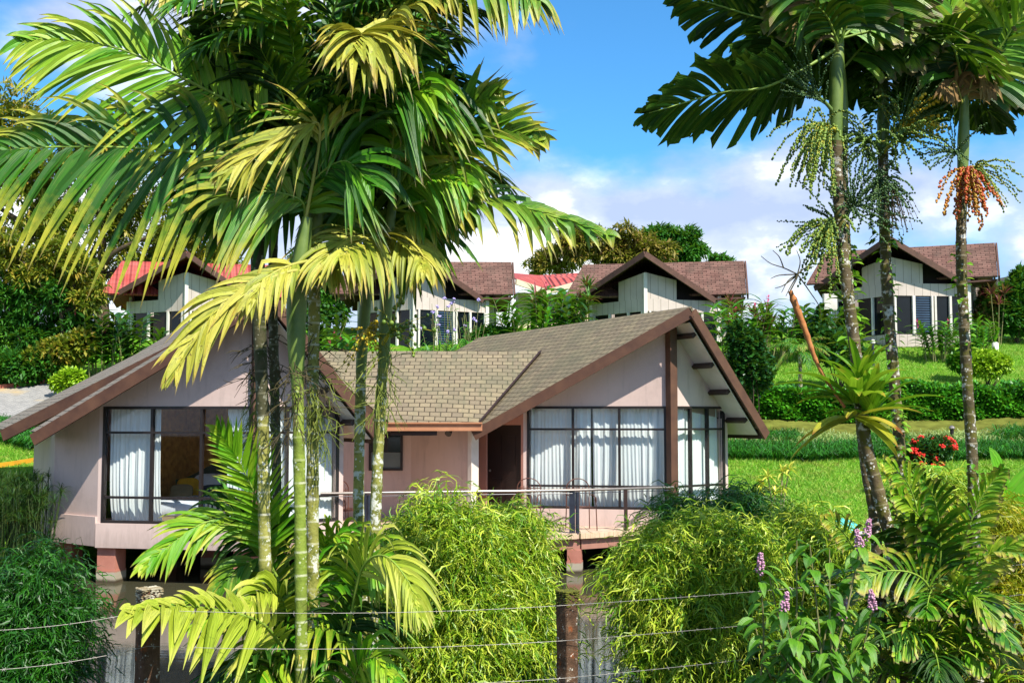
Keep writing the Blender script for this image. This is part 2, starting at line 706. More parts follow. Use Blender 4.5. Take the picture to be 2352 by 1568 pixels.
# ------------------------------------------------------------------ pond house
def wall_mat(name, c1, c2, stain):
    m, nt, out = new_mat(name)
    t = NT(nt)
    g = pos(t)
    c = t.ramp(t.noise(g, .8, 5, .6), [(.3, c1), (.7, c2)])
    mp = t.n('ShaderNodeMapping')
    mp.inputs['Scale'].default_value = (2.5, 2.5, .35)
    t.l(g, mp.inputs[0])
    c = t.mix(t.ramp(t.noise(mp.outputs[0], 3, 5, .65), [(.52, 0.), (.74, .38)]), c, stain)
    c = t.mix(t.ramp(t.noise(g, 1.1, 7, .75), [(.55, 0.), (.75, .35)]), c, stain)
    sz = t.n('ShaderNodeSeparateXYZ')
    t.l(g, sz.inputs[0])
    low_ = t.math('ADD', sz.outputs[2], t.math('MULTIPLY', t.noise(mp.outputs[0], 4, 5, .7), .7))
    c = t.mix(t.ramp(low_, [(.98, .5), (1.0, .5)]) if False else t.ramp(t.math('MULTIPLY', low_, .5), [(.46, .6), (.66, 0.)]), c, stain)
    b = t.bsdf(c, .85, .2, t.bump(t.noise(g, 90, 4), .25, .006))
    t.l(b.outputs[0], out.inputs[0])
    return m


m_wall = wall_mat('pink_stucco', srgb('bea69d'), srgb('cab3a9'), srgb('94837a'))
m_coral = wall_mat('coral_stucco', srgb('ae7a6a'), srgb('b98473'), srgb('8a6254'))
m_brown = plain('brown_timber', srgb('4a2f23'), srgb('62422f'), 3, .6, .25, 40)
m_dkbrown = plain('dark_timber', srgb('2c1d18'), srgb('3b2720'), 4, .5)
m_gutter = plain('gutter_orange_brown', srgb('a06a4a'), srgb('b27c5a'), 3, .5)
m_white = plain('soffit_white', srgb('d9d4cb'), srgb('c4bdb1'), 2, .8)
m_black = plain('window_frame_black', srgb('1d1817'), srgb('2a2220'), 6, .4)
m_steel = plain('steel_rail', srgb('8c8078'), srgb('a59a90'), 6, .3, spec=.6, metal=.7)
m_dkpost = plain('dark_painted_steel', srgb('22242c'), srgb('343844'), 6, .35)
m_tilefloor = plain('terracotta_floor', srgb('b99a84'), srgb('cdb29b'), 3, .6)
m_tanwall = plain('room_matting', srgb('a8702c'), srgb('e0a850'), 9, .8, .4, 40, detail=7)
m_door = plain('dark_door', srgb('1d1210'), srgb('2b1b16'), 3, .45)

m_glass, nt, out = new_mat('window_glass')
t = NT(nt)
gm = t.n('ShaderNodeNewGeometry')
dt = t.n('ShaderNodeVectorMath', operation='DOT_PRODUCT')
t.l(gm.outputs['Incoming'], dt.inputs[0])
t.l(gm.outputs['Normal'], dt.inputs[1])
cs_ = t.math('SUBTRACT', 1.0, t.math('ABSOLUTE', dt.outputs['Value']), True)
sch = t.math('ADD', .028, t.math('MULTIPLY', t.math('POWER', cs_, 5.0), .9), True)
tr = t.n('ShaderNodeBsdfTransparent')
tr.inputs[0].default_value = (.97, .985, .98, 1)
gl = t.n('ShaderNodeBsdfGlossy')
gl.inputs['Roughness'].default_value = .02
mx = t.n('ShaderNodeMixShader')
t.l(sch, mx.inputs[0])
t.l(tr.outputs[0], mx.inputs[1])
t.l(gl.outputs[0], mx.inputs[2])
t.l(mx.outputs[0], out.inputs[0])

m_curtain, nt, out = new_mat('white_curtain')
t = NT(nt)
g = pos(t)
c = t.ramp(t.noise(g, 2.0, 4), [(.3, srgb('eaefef')), (.7, srgb('f6f8f7'))])
p_ = t.bsdf(c, .85, .1)
tl = t.n('ShaderNodeBsdfTranslucent')
t.l(c, tl.inputs[0])
mx = t.n('ShaderNodeMixShader')
mx.inputs[0].default_value = .25
t.l(p_.outputs[0], mx.inputs[1])
t.l(tl.outputs[0], mx.inputs[2])
t.l(mx.outputs[0], out.inputs[0])


def shingle_mat(name, c1, c2, mortar, moss, row=.2, wid=.4, mossy=.4, stain=None, tint=.5):
    m, nt, out = new_mat(name)
    t = NT(nt)
    uv = t.attr('uvp').outputs['Vector']
    nz = t.n('ShaderNodeTexNoise')
    nz.inputs['Scale'].default_value = 1.2
    nz.inputs['Detail'].default_value = 3
    t.l(uv, nz.inputs['Vector'])
    vm = t.n('ShaderNodeVectorMath', operation='MULTIPLY_ADD')
    t.l(nz.outputs['Color'], vm.inputs[0])
    vm.inputs[1].default_value = (.05, .07, 0)
    t.l(uv, vm.inputs[2])
    br = t.n('ShaderNodeTexBrick')
    br.offset = .5
    br.inputs['Scale'].default_value = 1.0
    br.inputs['Brick Width'].default_value = wid
    br.inputs['Row Height'].default_value = row
    br.inputs['Mortar Size'].default_value = .011
    br.inputs['Mortar Smooth'].default_value = .25
    br.inputs['Bias'].default_value = 0
    br.inputs['Color1'].default_value = c1
    br.inputs['Color2'].default_value = c2
    br.inputs['Mortar'].default_value = mortar
    t.l(vm.outputs[0], br.inputs['Vector'])
    c = br.outputs['Color']
    c = t.mix(t.ramp(t.noise(uv, 26, 5, .7), [(.35, 0.), (.7, .35)]), c, mortar)
    c = t.mix(t.ramp(t.noise(uv, .45, 5, .65), [(.45, 0.), (.7, mossy)]), c, moss)
    if stain:
        c = t.mix(t.ramp(t.noise(uv, .8, 6, .75), [(.55, 0.), (.68, .75)]), c, stain)
    ms_ = t.n('ShaderNodeMapping')
    ms_.inputs['Scale'].default_value = (2.2, .35, 1)
    t.l(uv, ms_.inputs[0])
    c = t.mix(t.ramp(t.noise(ms_.outputs[0], 1.6, 6, .7), [(.50, 0.), (.70, .5)]), c, moss)
    s = t.n('ShaderNodeSeparateXYZ')
    t.l(vm.outputs[0], s.inputs[0])
    saw = t.math('FRACT', t.math('DIVIDE', s.outputs[1], row))
    hgt = t.math('ADD', t.math('MULTIPLY', saw, -.6), t.math('MULTIPLY', br.outputs['Fac'], -.8))
    b = t.bsdf(c, .9, .12, t.bump(hgt, .9, .02))
    t.l(b.outputs[0], out.inputs[0])
    return m


m_shingle = shingle_mat('tan_shingles', srgb('7d705d'), srgb('938469'), srgb('453c31'), srgb('5f624c'), .165, .23, mossy=.6, stain=srgb('6b6550'))
m_shingle_l = shingle_mat('grey_tan_shingles', srgb('82766a'), srgb('91857a'), srgb('46403a'), srgb('6a6d60'), .165, .23, mossy=.6, stain=srgb('6b675c'))

U_ = np.array((-.451, .892, 0.))
W_ = np.array((.892, .451, 0.))
APEX = np.array((3.58, 22.5, 5.2))
CORN = np.array((3.24, 23.17, 0.))
AD = np.array((-.982, .190, 0.)); AD /= np.linalg.norm(AD)
BD = np.array((.766, .643, 0.)); BD /= np.linalg.norm(BD)
FD = np.array((-1.13, .83, 0.)); FD /= np.linalg.norm(FD)
TL, TR = .70, 1.10
ZUP = np.array((0, 0, 1.))
SHIFT_L = np.array((-7.78, -3.0, -.03))
FLOOR = .80

house = thing('pond_bungalow', (-1.0, 23.0, 0), 'two-winged pink bungalow with brown shingled gables standing on stilts over the pond', 'house')


def nrm_in(dr):
    """inward normal of a wall running along dr (viewer side is out)"""
    n = np.cross(ZUP, dr)
    return n if n[1] > 0 else -n


def roof_z(p, sh):
    q = (A3(p) - APEX - sh).dot(W_)
    return APEX[2] + sh[2] - (-q * TL if q < 0 else q * TR)


def window(sh, org, dr, s0, s1, z0, z1, cols, rows, parent, name='window', fw=.05, pane=True):
    """window with black frame; cols / rows are fractions of the mullions"""
    n = nrm_in(dr)
    o = org + sh * np.array((1, 1, 0))
    dz = sh[2]
    m = MB()
    pt = lambda s, z, q: o + dr * s + ZUP * (z + dz) + n * q
    dpt = .09
    for z in (z0 + fw / 2, z1 - fw / 2):
        m.beam(pt(s0, z, .03), pt(s1, z, .03), dpt, fw)
    for z in rows:
        zz = z0 + (z1 - z0) * z
        m.beam(pt(s0 + fw, zz, .032), pt(s1 - fw, zz, .032), dpt * .8, fw * .85)
    for s in (s0 + fw / 2, s1 - fw / 2):
        m.beam(pt(s, z0 + fw, .03), pt(s, z1 - fw, .03), fw, dpt, up=n)
    for c in cols:
        ss = s0 + (s1 - s0) * c
        m.beam(pt(ss, z0 + fw, .034), pt(ss, z1 - fw, .034), fw, dpt * .9, up=n)
    w_ = m.build(name, m_black, parent)
    if pane:
        g_ = MB()
        g_.prism([pt(s0 + .02, z0 + .02, .05), pt(s1 - .02, z0 + .02, .05), pt(s1 - .02, z1 - .02, .05), pt(s0 + .02, z1 - .02, .05)], n * .006)
        g_.build('pane', m_glass, w_)
    return w_


def curtain(sh, org, dr, s0, s1, z0, z1, depth, label, waves=9, amp=.035, sag=.0):
    n = nrm_in(dr)
    o = org + sh * np.array((1, 1, 0))
    k, r = int(waves * 12), 10
    S = np.linspace(0, 1, k)
    V = []
    ph = RNG.random(3) * 6
    for j in range(r + 1):
        v = j / r
        f = S + .06 * (1 - v) * np.sin(S * 9 + ph[0]) * S * (1 - S) * 2
        wv = amp * (.5 + .5 * (1 - v)) * (np.sin(S * waves * 6.283 + 1.6 * np.sin(S * 5 + ph[1] + v) + 1.1 * np.sin(S * 13 + ph[2])) * (.55 + .45 * np.sin(S * 7.3 + ph[0])) + .4 * np.sin(S * waves * 13.7 + ph[2]))
        fl = sag * (1 - v) ** 6 * .12
        for i in range(k):
            V.append(o + dr * (s0 + (s1 - s0) * f[i]) + n * (depth + wv[i] + fl) + ZUP * (z0 + (z1 - z0) * v + sh[2] - (fl * .4 if j == 0 else 0)))
    F = [(j * k + i, j * k + i + 1, (j + 1) * k + i + 1, (j + 1) * k + i) for j in range(r) for i in range(k - 1)]
    m = MB()
    m.add(V, F)
    return tag(m.build('curtain', m_curtain, smooth=True), label, 'curtain', 'white curtains of the bungalow')


def roof_slab(name, pts, eave_dir, mat, parent, thick=.05, undermat=None):
    """sloping slab with shingle coordinates measured in its own plane"""
    pts = [A3(p) for p in pts]
    e = A3(eave_dir) / np.linalg.norm(eave_dir)
    nn = np.cross(pts[1] - pts[0], pts[2] - pts[0])
    nn /= np.linalg.norm(nn)
    if nn[2] < 0:
        nn = -nn
    up = np.cross(nn, e)
    uv = np.array([((p - pts[0]).dot(e), (p - pts[0]).dot(up)) for p in pts])
    m = MB()
    m.prism(pts, nn * -thick, 0, uv)
    return m.build(name, mat, parent)


def wing(sh, left):
    s2 = sh * np.array((1, 1, 0))
    C = CORN + s2
    A = APEX + sh
    nA, nB, nF = nrm_in(AD), nrm_in(BD), nrm_in(FD)
    LA, LB, LF = 3.06, 1.80, 1.42
    th = .16
    E1 = C + AD * LA
    E2 = E1 + FD * LF
    B1 = C + BD * LB
    zb, zs, zt = .67, 1.11, 3.22       # bottom of wall, sill, head
    hi = lambda p: ZUP * (roof_z(p, sh) - .06)
    lv = lambda p, z: np.array((p[0], p[1], z + sh[2]))
    top = lambda p: np.array((p[0], p[1], roof_z(p, sh) - (.31 if (A3(p) - APEX - sh).dot(W_) > .02 else .20)))
    # front walls, each as sill panel + side jambs + gable panel
    a0, a1 = .09, 2.98
    m = MB()
    proud = -nA * .05
    m.prism([lv(C, zb) + proud, lv(E1, zb) + proud, lv(E1, zs) + proud, lv(C, zs) + proud], nA * (th + .05))
    m.prism([lv(C + AD * a1, zs), lv(E1, zs), lv(E1, zt), lv(C + AD * a1, zt)], nA * th)
    m.prism([lv(C, zt), lv(E1, zt), top(E1), top(C)], nA * th)
    b1 = 1.70
    m.prism([lv(C, zb), lv(B1, zb), lv(B1, zs), lv(C, zs)], nB * th)
    m.prism([lv(C + BD * b1, zs), lv(B1, zs), lv(B1, zt), lv(C + BD * b1, zt)], nB * th)
    m.prism([lv(C, zt), lv(B1, zt), top(B1), top(C)], nB * th)
    m.build('front_wall', m_wall, house)
    # side walls going back
    m = MB()
    back = B1 + U_ * 6.5
    m.prism([lv(B1, zb), lv(back, zb), lv(back, 2.95), top(B1)], -W_ * th)
    bk2 = E2 + U_ * 5.2
    m.prism([lv(back, zb), lv(bk2, zb), top(bk2), top(back + (bk2 - back) * .45), lv(back, 2.95)], -U_ * .1)
    m.prism([lv(E2, zb), lv(bk2, zb), top(bk2), top(E2)], W_ * th)
    m.build('side_wall', m_wall, house)
    m = MB()
    if left:
        m.prism([lv(E1, 1.22), lv(E2, 1.22), top(E2), top(E1)], nF * th)
        pf = -nF * .04
        m.prism([lv(E1, zb + .02) + pf, lv(E2, zb + .02) + pf, lv(E2, 1.22) + pf, lv(E1, 1.22) + pf], nF * (th + .04))
        m.build('facet_wall', m_wall, house)
    else:
        d0, d1, dt = .06, .98, 2.83
        m.prism([lv(E1, zb), lv(E1 + FD * d0, zb), top(E1 + FD * d0), top(E1)], nF * th)
        m.prism([lv(E1 + FD * d1, zb), lv(E2 + FD * .5, zb), top(E2 + FD * .5), top(E1 + FD * d1)], nF * th)
        m.prism([lv(E1 + FD * d0, dt), lv(E1 + FD * d1, dt), top(E1 + FD * d1), top(E1 + FD * d0)], nF * th)
        m.build('entrance_wall', m_coral, house)
        m = MB()
        q0, q1 = E1 + FD * d0 + nF * .05, E1 + FD * d1 + nF * .05
        m.prism([lv(q0, FLOOR), lv(q1, FLOOR), lv(q1, dt), lv(q0, dt)], nF * .05)
        for zz in (1.0, 1.9):
            for ss in (.2, .6):
                c0, c1 = q0 + (q1 - q0) * ss, q0 + (q1 - q0) * (ss + .26)
                m.prism([lv(c0, zz), lv(c1, zz), lv(c1, zz + .7), lv(c0, zz + .7)], -nF * .012)
        d_ = m.build('door', m_door, house)
        k = MB()
        kp = q0 + (q1 - q0) * .88 - nF * .04
        k.tube([lv(kp, 1.86), lv(kp - nF * .03, 1.86)], .025, 8)
        k.build('handle', m_steel, d_)
    # floor of the room, ceiling is the roof
    m = MB()
    m.prism([lv(C, FLOOR - .1), lv(E1, FLOOR - .1), lv(E2, FLOOR - .1), lv(bk2, FLOOR - .1), lv(back, FLOOR - .1), lv(B1, FLOOR - .1)], ZUP * .1)
    m.build('floor_slab', m_tilefloor, house)
    if left:
        m = MB()
        lo = ZUP * -.04
        m.prism([top(C + AD * .3) + lo, top(E1) + lo, top(E2) + lo, top(bk2) + lo, top(C + U_ * 5) + lo], ZUP * .02)
        m.build('ceiling', m_tanwall, house)
    # corner column
    m = MB()
    cb = C - (nA + nB) * .035
    m.box(lv(cb, (zb + roof_z(C, sh) - .25) / 2), (.17, .17, roof_z(C, sh) - .1 - zb), rz=math.radians(28))
    m.build('corner_column', m_brown, house)
    # windows
    window(sh, CORN, AD, a0, a1, zs, zt, (1 / 3, 2 / 3), (.22, .775), house)
    window(sh, CORN, BD, .09, b1, zs, zt, (1 / 3, 2 / 3), (.22, .775), house)
    # roof: left slope, right slope
    EL = A + AD * 4.40
    EL[2] = roof_z(EL, sh)
    ER = A + BD * 2.28
    ER[2] = roof_z(ER, sh)
    back_r = A + U_ * (9.98 if not left else 6.85)
    # ridge sags into the hill: it stays level
    if not left:
        roof_slab('shingle_roof', [A, EL, EL + U_ * 9.98, back_r], U_, m_shingle, house)
    else:
        # the rear part of this slope is flatter and runs on further out than the front part
        sp = A + U_ * 1.45
        ES = EL + U_ * 1.45
        roof_slab('shingle_roof', [A, EL, ES, sp], U_, m_shingle_l, house)
        mid = sp + (ES - sp) * .30
        fl = (ES - sp) / np.linalg.norm(ES - sp)
        e2 = np.array(P(6, 985, 22.2))
        r = roof_slab('shingle_roof', [mid, e2, e2 + U_ * 5.4, mid + U_ * 5.4], U_, m_shingle_l, house)
        roof_slab('shingle_roof', [sp, mid, mid + U_ * 5.4, sp + U_ * 5.4], U_, m_shingle_l, house)
        m = MB()
        m.beam(mid + (e2 - mid) * .0 - ZUP * .13, e2 - ZUP * .13, .05, .22)
        m.build('fascia', m_brown, house)
    roof_slab('shingle_roof', [A, ER, ER + U_ * 8.0, A + U_ * 8.0], U_, m_shingle, house)
    # fascias along both front edges and along the right eave
    m = MB()
    for E in (EL, ER):
        d_ = (E - A) / np.linalg.norm(E - A)
        dn = np.array((0, 0, -1.)) * .125
        nn = -nrm_in(np.array((d_[0], d_[1], 0)) / np.hypot(d_[0], d_[1])) * .035
        off = nn
        m.beam(A + dn + off, E + d_ * .05 + dn + off, .05, .21)
    m.build('fascia', m_brown, house)
    m = MB()
    er2 = ER + U_ * 4.5
    m.beam(ER - ZUP * .12 - W_ * .03 + U_ * .05, er2 - ZUP * .12 - W_ * .03, .05, .2)
    m.build('eave_board', m_dkbrown, house)
    # white boarded soffit under the right slope and its dark rafters
    m = MB()
    i0 = .12
    dR = (ER - A) / np.linalg.norm(ER - A)
    nR = np.cross(U_, dR)
    nR = nR if nR[2] < 0 else -nR
    s0, s1 = A + nR * .20 + dR * .25, ER + nR * .20
    m.prism([s0 + U_ * .04, s1 + U_ * .04, s1 + U_ * 4.2, s0 + U_ * 4.2], nR * .012)
    dL = (EL - A) / np.linalg.norm(EL - A)
    nL = np.cross(U_, dL)
    nL = nL if nL[2] < 0 else -nL
    s0, s1 = A + nL * .15 + dL * .15, EL + nL * .15
    m.prism([s0 + U_ * .04, s1 + U_ * .04, s1 + U_ * 1.3, s0 + U_ * 1.3], nL * .012)
    m.build('soffit', m_white, house)
    for f in (.16, .40, .62, .86):
        q = A + (ER - A) * f + nR * .26
        r = MB()
        r.beam(q + U_ * .06, q + U_ * 3.0, .07, .1, up=-nR)
        r.build('rafter', m_dkbrown, house)
    return dict(C=C, E1=E1, E2=E2, B1=B1, EL=EL, ER=ER, A=A, back=back, bk2=bk2, lv=lv)


RW = wing(np.zeros(3), False)
LW = wing(SHIFT_L, True)

# middle roof between the wings with its gutter board
ez, ey = 2.90, 23.3
el_, er_ = P(896, 970, 23.15), P(1101, 969, 23.3)
el_, er_ = A3(el_), A3(er_)
er_[2] = el_[2] = 2.88
rr_, rl_ = A3(P(1242, 806, 25.8)), A3(P(700, 805, 25.8))
rl_[2] = rr_[2]
roof_slab('shingle_roof', [el_ - (rr_ - el_) * 0, er_, rr_, rl_], (1, 0, 0), m_shingle, house)
bk = rr_ + np.array((-.1, 2.6, -1.6)), rl_ + np.array((0, 2.6, -1.6))
roof_slab('shingle_roof', [rl_, rr_, bk[0], bk[1]], (1, 0, 0), m_shingle, house)
m = MB()
m.beam(el_ + np.array((-.08, -.04, -.09)), er_ + np.array((.06, -.04, -.09)), .06, .15)
m.beam(el_ + np.array((-.08, -.07, -.005)), er_ + np.array((.06, -.07, -.005)), .1, .03)
m.build('gutter', m_gutter, house)
m = MB()
m.beam(el_ + np.array((.0, .12, -.2)), el_ + np.array((.95, .12, -.2)), .1, .12)
m.build('soffit_beam', m_dkbrown, house)
# black line where the slopes meet
m = MB()
m.beam(er_ + np.array((0, .02, .02)), rr_ + np.array((0, 0, .008)), .05, .012)
m.build('valley_flashing', m_dkbrown, house)

# walls under the middle roof
wa0, wa1 = A3(P(700, 1000, 25.3)), A3(P(945, 1000, 25.2))
wb1 = A3(P(1080, 1000, 23.75))
za, zt2 = .7, 3.3
L3 = lambda p, z: np.array((p[0], p[1], z))
m = MB()
n_ = np.array((0, 1, 0.))
m.prism([L3(wa0, za), L3(wa1, za), L3(wa1, zt2 + .2), L3(wa0, zt2 + .2)], n_ * .15)
dB = (wb1 - wa1) * np.array((1, 1, 0))
dB /= np.linalg.norm(dB)
nB2 = nrm_in(dB)
topb = .0
m.prism([L3(wa1, za), L3(wb1, za), L3(wb1, 2.80), L3(wa1, 3.55)], nB2 * .16)
m.build('porch_wall', m_wall, house)
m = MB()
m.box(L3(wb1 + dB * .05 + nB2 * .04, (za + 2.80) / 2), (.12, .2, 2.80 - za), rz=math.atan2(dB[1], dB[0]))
m.build('wall_end', plain('sunlit_plaster', srgb('d9cfc4'), srgb('cabfb2'), 4, .85), house)  # sunlight on the wall end is put into this paler colour
# wall closing the passage between porch and entrance
pz0 = A3(P(1120, 1000, 25.3))
m = MB()
m.prism([L3(wa1 + nB2 * .2, za), L3(pz0, za), L3(pz0, 3.6), L3(wa1 + nB2 * .2, 3.6)], n_ * .1)
m.build('passage_wall', m_coral, house)
# little frosted window
q0, q1 = A3(P(848, 992, 25.2)), A3(P(925, 1080, 25.2))
wz0, wz1 = q1[2], q0[2]
m = MB()
for (x0_, x1_, z0_, z1_) in ((q0[0], q1[0], wz1 - .05, wz1), (q0[0], q1[0], wz0, wz0 + .05),
                             (q0[0], q0[0] + .05, wz0 + .05, wz1 - .05), (q1[0] - .05, q1[0], wz0 + .05, wz1 - .05)):
    m.box(((x0_ + x1_) / 2, q0[1] - .02, (z0_ + z1_) / 2), (x1_ - x0_, .06, z1_ - z0_))
wn = m.build('bathroom_window', m_black, house)
m = MB()
m.box(((q0[0] + q1[0]) / 2, q0[1] - .012, wz0 + (wz1 - wz0) * .72), (q1[0] - q0[0] - .1, .012, (wz1 - wz0) * .48))
m.build('pane', plain('dark_glass', srgb('15181a'), srgb('20262a'), 2, .08, spec=.7), wn)
m = MB()
m.box(((q0[0] + q1[0]) / 2, q0[1] - .010, wz0 + (wz1 - wz0) * .26), (q1[0] - q0[0] - .1, .012, (wz1 - wz0) * .42))
m.build('frosted_pane', plain('frosted_glass', srgb('56605f'), srgb('6a7472'), 2, .4), wn)
# flood lamp on the porch wall
lp = A3(P(1033, 990, 24.0))
lt = thing('flood_lamp', lp, 'small round dark flood lamp fixed high on the porch wall', 'lamp')
m = MB()
m.tube([lp + np.array((0, .25, .05)), lp + np.array((0, .1, .03)), lp], [.02, .02, .03], 8)
m.build('bracket', m_black, lt)
m = MB()
m.tube([lp + np.array((.02, .05, .02)), lp + np.array((-.02, -.06, -.03)), lp + np.array((-.03, -.09, -.05))], [.04, .07, .075], 12)
m.build('lamp_head', m_black, lt)

# deck
dk = [A3(P(640, 1230, 20.85)), A3(P(1330, 1222, 22.0)), A3(P(1560, 1215, 23.25)), A3(P(1540, 1200, 24.6)), A3(P(1120, 1200, 26.)), A3(P(640, 1200, 26.))]
m = MB()
m.prism([L3(p, .66) for p in dk], ZUP * .10)
deck = m.build('deck', m_tilefloor, house)
m = MB()
for i in range(2):
    a_, b_ = L3(dk[i], .715), L3(dk[i + 1], .715)
    d_ = (b_ - a_) / np.linalg.norm(b_ - a_)
    nn = -nrm_in(d_)
    k = int(np.linalg.norm(b_ - a_) / .11)
    for j in range(k):
        c_ = a_ + d_ * (j + .5) * .11 + nn * .03
        m.box(c_, (.105, .06, .1 + .006 * random.random()), rz=math.atan2(d_[1], d_[0]))
m.build('edge_boards', plain('pale_deck_boards', srgb('b89a7c'), srgb('d2b798'), 7, .7), deck)
m = MB()
for i in range(2):
    a_, b_ = L3(dk[i], .55), L3(dk[i + 1], .55)
    m.beam(a_ + np.array((0, .16, 0)), b_ + np.array((0, .16, 0)), .2, .2)
m.build('deck_beam', m_coral, deck)

# stilts
m_stilt, nt, out = new_mat('stilt_coral')
t = NT(nt)
g = pos(t)
s = t.n('ShaderNodeSeparateXYZ')
t.l(g, s.inputs[0])
c = t.ramp(t.noise(g, 3, 4), [(.3, srgb('a06555')), (.7, srgb('b67a68'))])
hz = t.math('ADD', s.outputs[2], t.math('MULTIPLY', t.noise(g, 9, 3), .05))
c = t.mix(t.ramp(hz, [(.21, 1.), (.23, 0.)]), c, srgb('a69a86'))
c = t.mix(t.ramp(hz, [(.06, 1.), (.11, 0.)]), c, srgb('4a4030'))
b = t.bsdf(c, .8, .2)
t.l(b.outputs[0], out.inputs[0])
rotA = math.atan2(AD[1], AD[0])


def stilt(p, top_, w_=.36):
    m = MB()
    m.box((p[0], p[1], (top_ - 1.2) / 2), (w_, w_, top_ + 1.2), rz=rotA)
    m.box((p[0], p[1], -.45), (w_ + .02, w_ + .02, 1.36), rz=rotA)
    m.build('stilt', m_stilt, house)


c_ = LW['E1']
stilt(c_ - AD * .22 + np.array((0, .22, 0)), .65)
stilt(LW['E2'] + np.array((.22, .25, 0)), .66)
stilt(LW['C'] + np.array((-.2, .3, 0)), .65)
stilt(LW['C'] + AD * 1.5 + np.array((0, 2.6, 0)), .65)
stilt(LW['E2'] + np.array((1.4, 3.0, 0)), .65)
stilt(A3(P(1320, 1240, 22.12)), .45, .26)
stilt(A3(P(1090, 1240, 21.85)), .45, .26)
stilt(A3(P(850, 1240, 21.4)), .45, .26)
stilt(RW['C'] + np.array((-.1, .3, 0)), .6, .3)
stilt(RW['E1'] + np.array((.2, .5, 0)), .6, .3)
stilt(RW['B1'] + np.array((-.2, .4, 0)), .6, .3)
# dark retaining wall under the house
m = MB()
m.prism([(-9.4, 26.6, -1), (3.6, 26.6, -1), (3.6, 26.6, .66), (-9.4, 26.6, .66)], (0, .2, 0))
m.build('foundation_wall', m_dkbrown, house)

# left room: matting walls seen through the open curtains
sh = SHIFT_L
lv = LW['lv']
m = MB()
r0 = LW['E1'] + U_ * 3.4 + FD * 1.2
r1 = LW['C'] + U_ * 2.9 + W_ * .6
corner_r = A3(P(436, 1000, 24.4))
pL = A3(P(300, 1000, 22.6))
m.prism([lv(pL, FLOOR), lv(corner_r, FLOOR), lv(corner_r, 4.2), lv(pL, 3.6)], np.array((0, .08, 0)))
pR = A3(P(640, 1000, 23.3))
m.prism([lv(corner_r, FLOOR), lv(pR, FLOOR), lv(pR, 4.6), lv(corner_r, 4.2)], np.array((0, .08, 0)))
m.build('room_wall', m_tanwall, house)
# ------------------------------------------------------------------ curtains
zb_, zt_ = 1.14, 3.19
curtain(np.zeros(3), CORN, AD, .12, 1.62, zb_, zt_, .17, 'white curtain beside the brown corner column of the right wing, left of its prow', 9, .035, 1)
curtain(np.zeros(3), CORN, AD, 1.66, 2.95, zb_, zt_, .17, 'white curtain next to the dark entrance door', 8, .035, 1)
curtain(np.zeros(3), CORN, BD, .10, 1.66, zb_, zt_, .17, 'sunlit white curtain in the narrow side window facing the lawn', 9, .03)
curtain(SHIFT_L, CORN, AD, 1.93, 2.92, zb_, zt_, .17, 'white curtain left of the bed in the open bedroom window', 7, .035, 1)
curtain(SHIFT_L, CORN, AD, .12, .62, zb_, zt_, .17, 'white curtain right of the bed behind the palm stems', 4, .03)
curtain(SHIFT_L, CORN, BD, .10, 1.66, zb_, zt_, .17, 'white curtain in the side window next to the deck of the left wing', 9, .03)

# ------------------------------------------------------------------ bed and bedding in the left room
m_sheet = plain('bed_linen', srgb('d5d8df'), srgb('bfc4ce'), 8, .9, .4, 15)
m_bedbase = plain('bed_base_taupe', srgb('8d7b62'), srgb('a08d72'), 5, .9)
m_headb = plain('headboard_green', srgb('23302a'), srgb('2f3f37'), 5, .8)
m_yellow = plain('cushion_yellow', srgb('d9a712'), srgb('c08f0c'), 8, .9)
m_navy = plain('cushion_navy', srgb('1b2740'), srgb('263551'), 8, .9)
m_pillow = plain('pillow_white', srgb('c9cfe0'), srgb('dde2ec'), 8, .9)
m_taupe = plain('cushion_taupe', srgb('7b6d55'), srgb('8d7f65'), 8, .9)
m_throw, nt, out = new_mat('striped_throw')
t = NT(nt)
uv = t.attr('uvp').outputs['Vector']
s = t.n('ShaderNodeSeparateXYZ')
t.l(uv, s.inputs[0])
c = t.ramp(t.math('FRACT', t.math('MULTIPLY', s.outputs[0], 3.0)),
           [(0, srgb('d8cdb8')), (.25, srgb('20283a')), (.45, srgb('c9bda6')), (.6, srgb('7a6f60')), (.75, srgb('e2d8c6')), (.88, srgb('2a2f3c'))], 'CONSTANT')
b = t.bsdf(c, .95, .1)
t.l(b.outputs[0], out.inputs[0])

bx0, bx1 = A3(P(352, 1196, 21.0)), A3(P(505, 1196, 21.0))
by = 21.35
bcx, bw_, bl = -5.95, 1.75, 1.95
bed = thing('bed', (bcx, by + bl / 2, .8), 'made bed with taupe base and dark headboard inside the bedroom window', 'bed')
m = MB()
m.box((bcx, by + bl / 2, .8 + .17), (bw_, bl, .34))
m.build('bed_base', m_bedbase, bed)


def puff(c, h, ex=.45, n=14, rz=0., tilt=0., wob=.0):
    """soft box (superellipsoid) vertices"""
    V = []
    for j in range(n + 1):
        ph = -math.pi / 2 + math.pi * j / n
        for i in range(2 * n):
            th_ = 2 * math.pi * i / (2 * n)
            sp = lambda v, e: math.copysign(abs(v) ** e, v)
            x = sp(math.cos(ph), ex) * sp(math.cos(th_), ex)
            y = sp(math.cos(ph), ex) * sp(math.sin(th_), ex)
            z = sp(math.sin(ph), ex * 1.6)
            V.append((x * h[0] / 2, y * h[1] / 2, z * h[2] / 2 + wob * math.sin(7 * x + 5 * y)))
    V = np.array(V)
    M = np.array(Matrix.Rotation(rz, 3, 'Z') @ Matrix.Rotation(tilt, 3, 'X'))
    V = V @ M.T + A3(c)
    k = 2 * n
    F = [(j * k + i, j * k + (i + 1) % k, (j + 1) * k + (i + 1) % k, (j + 1) * k + i) for j in range(n) for i in range(k)]
    return V, F


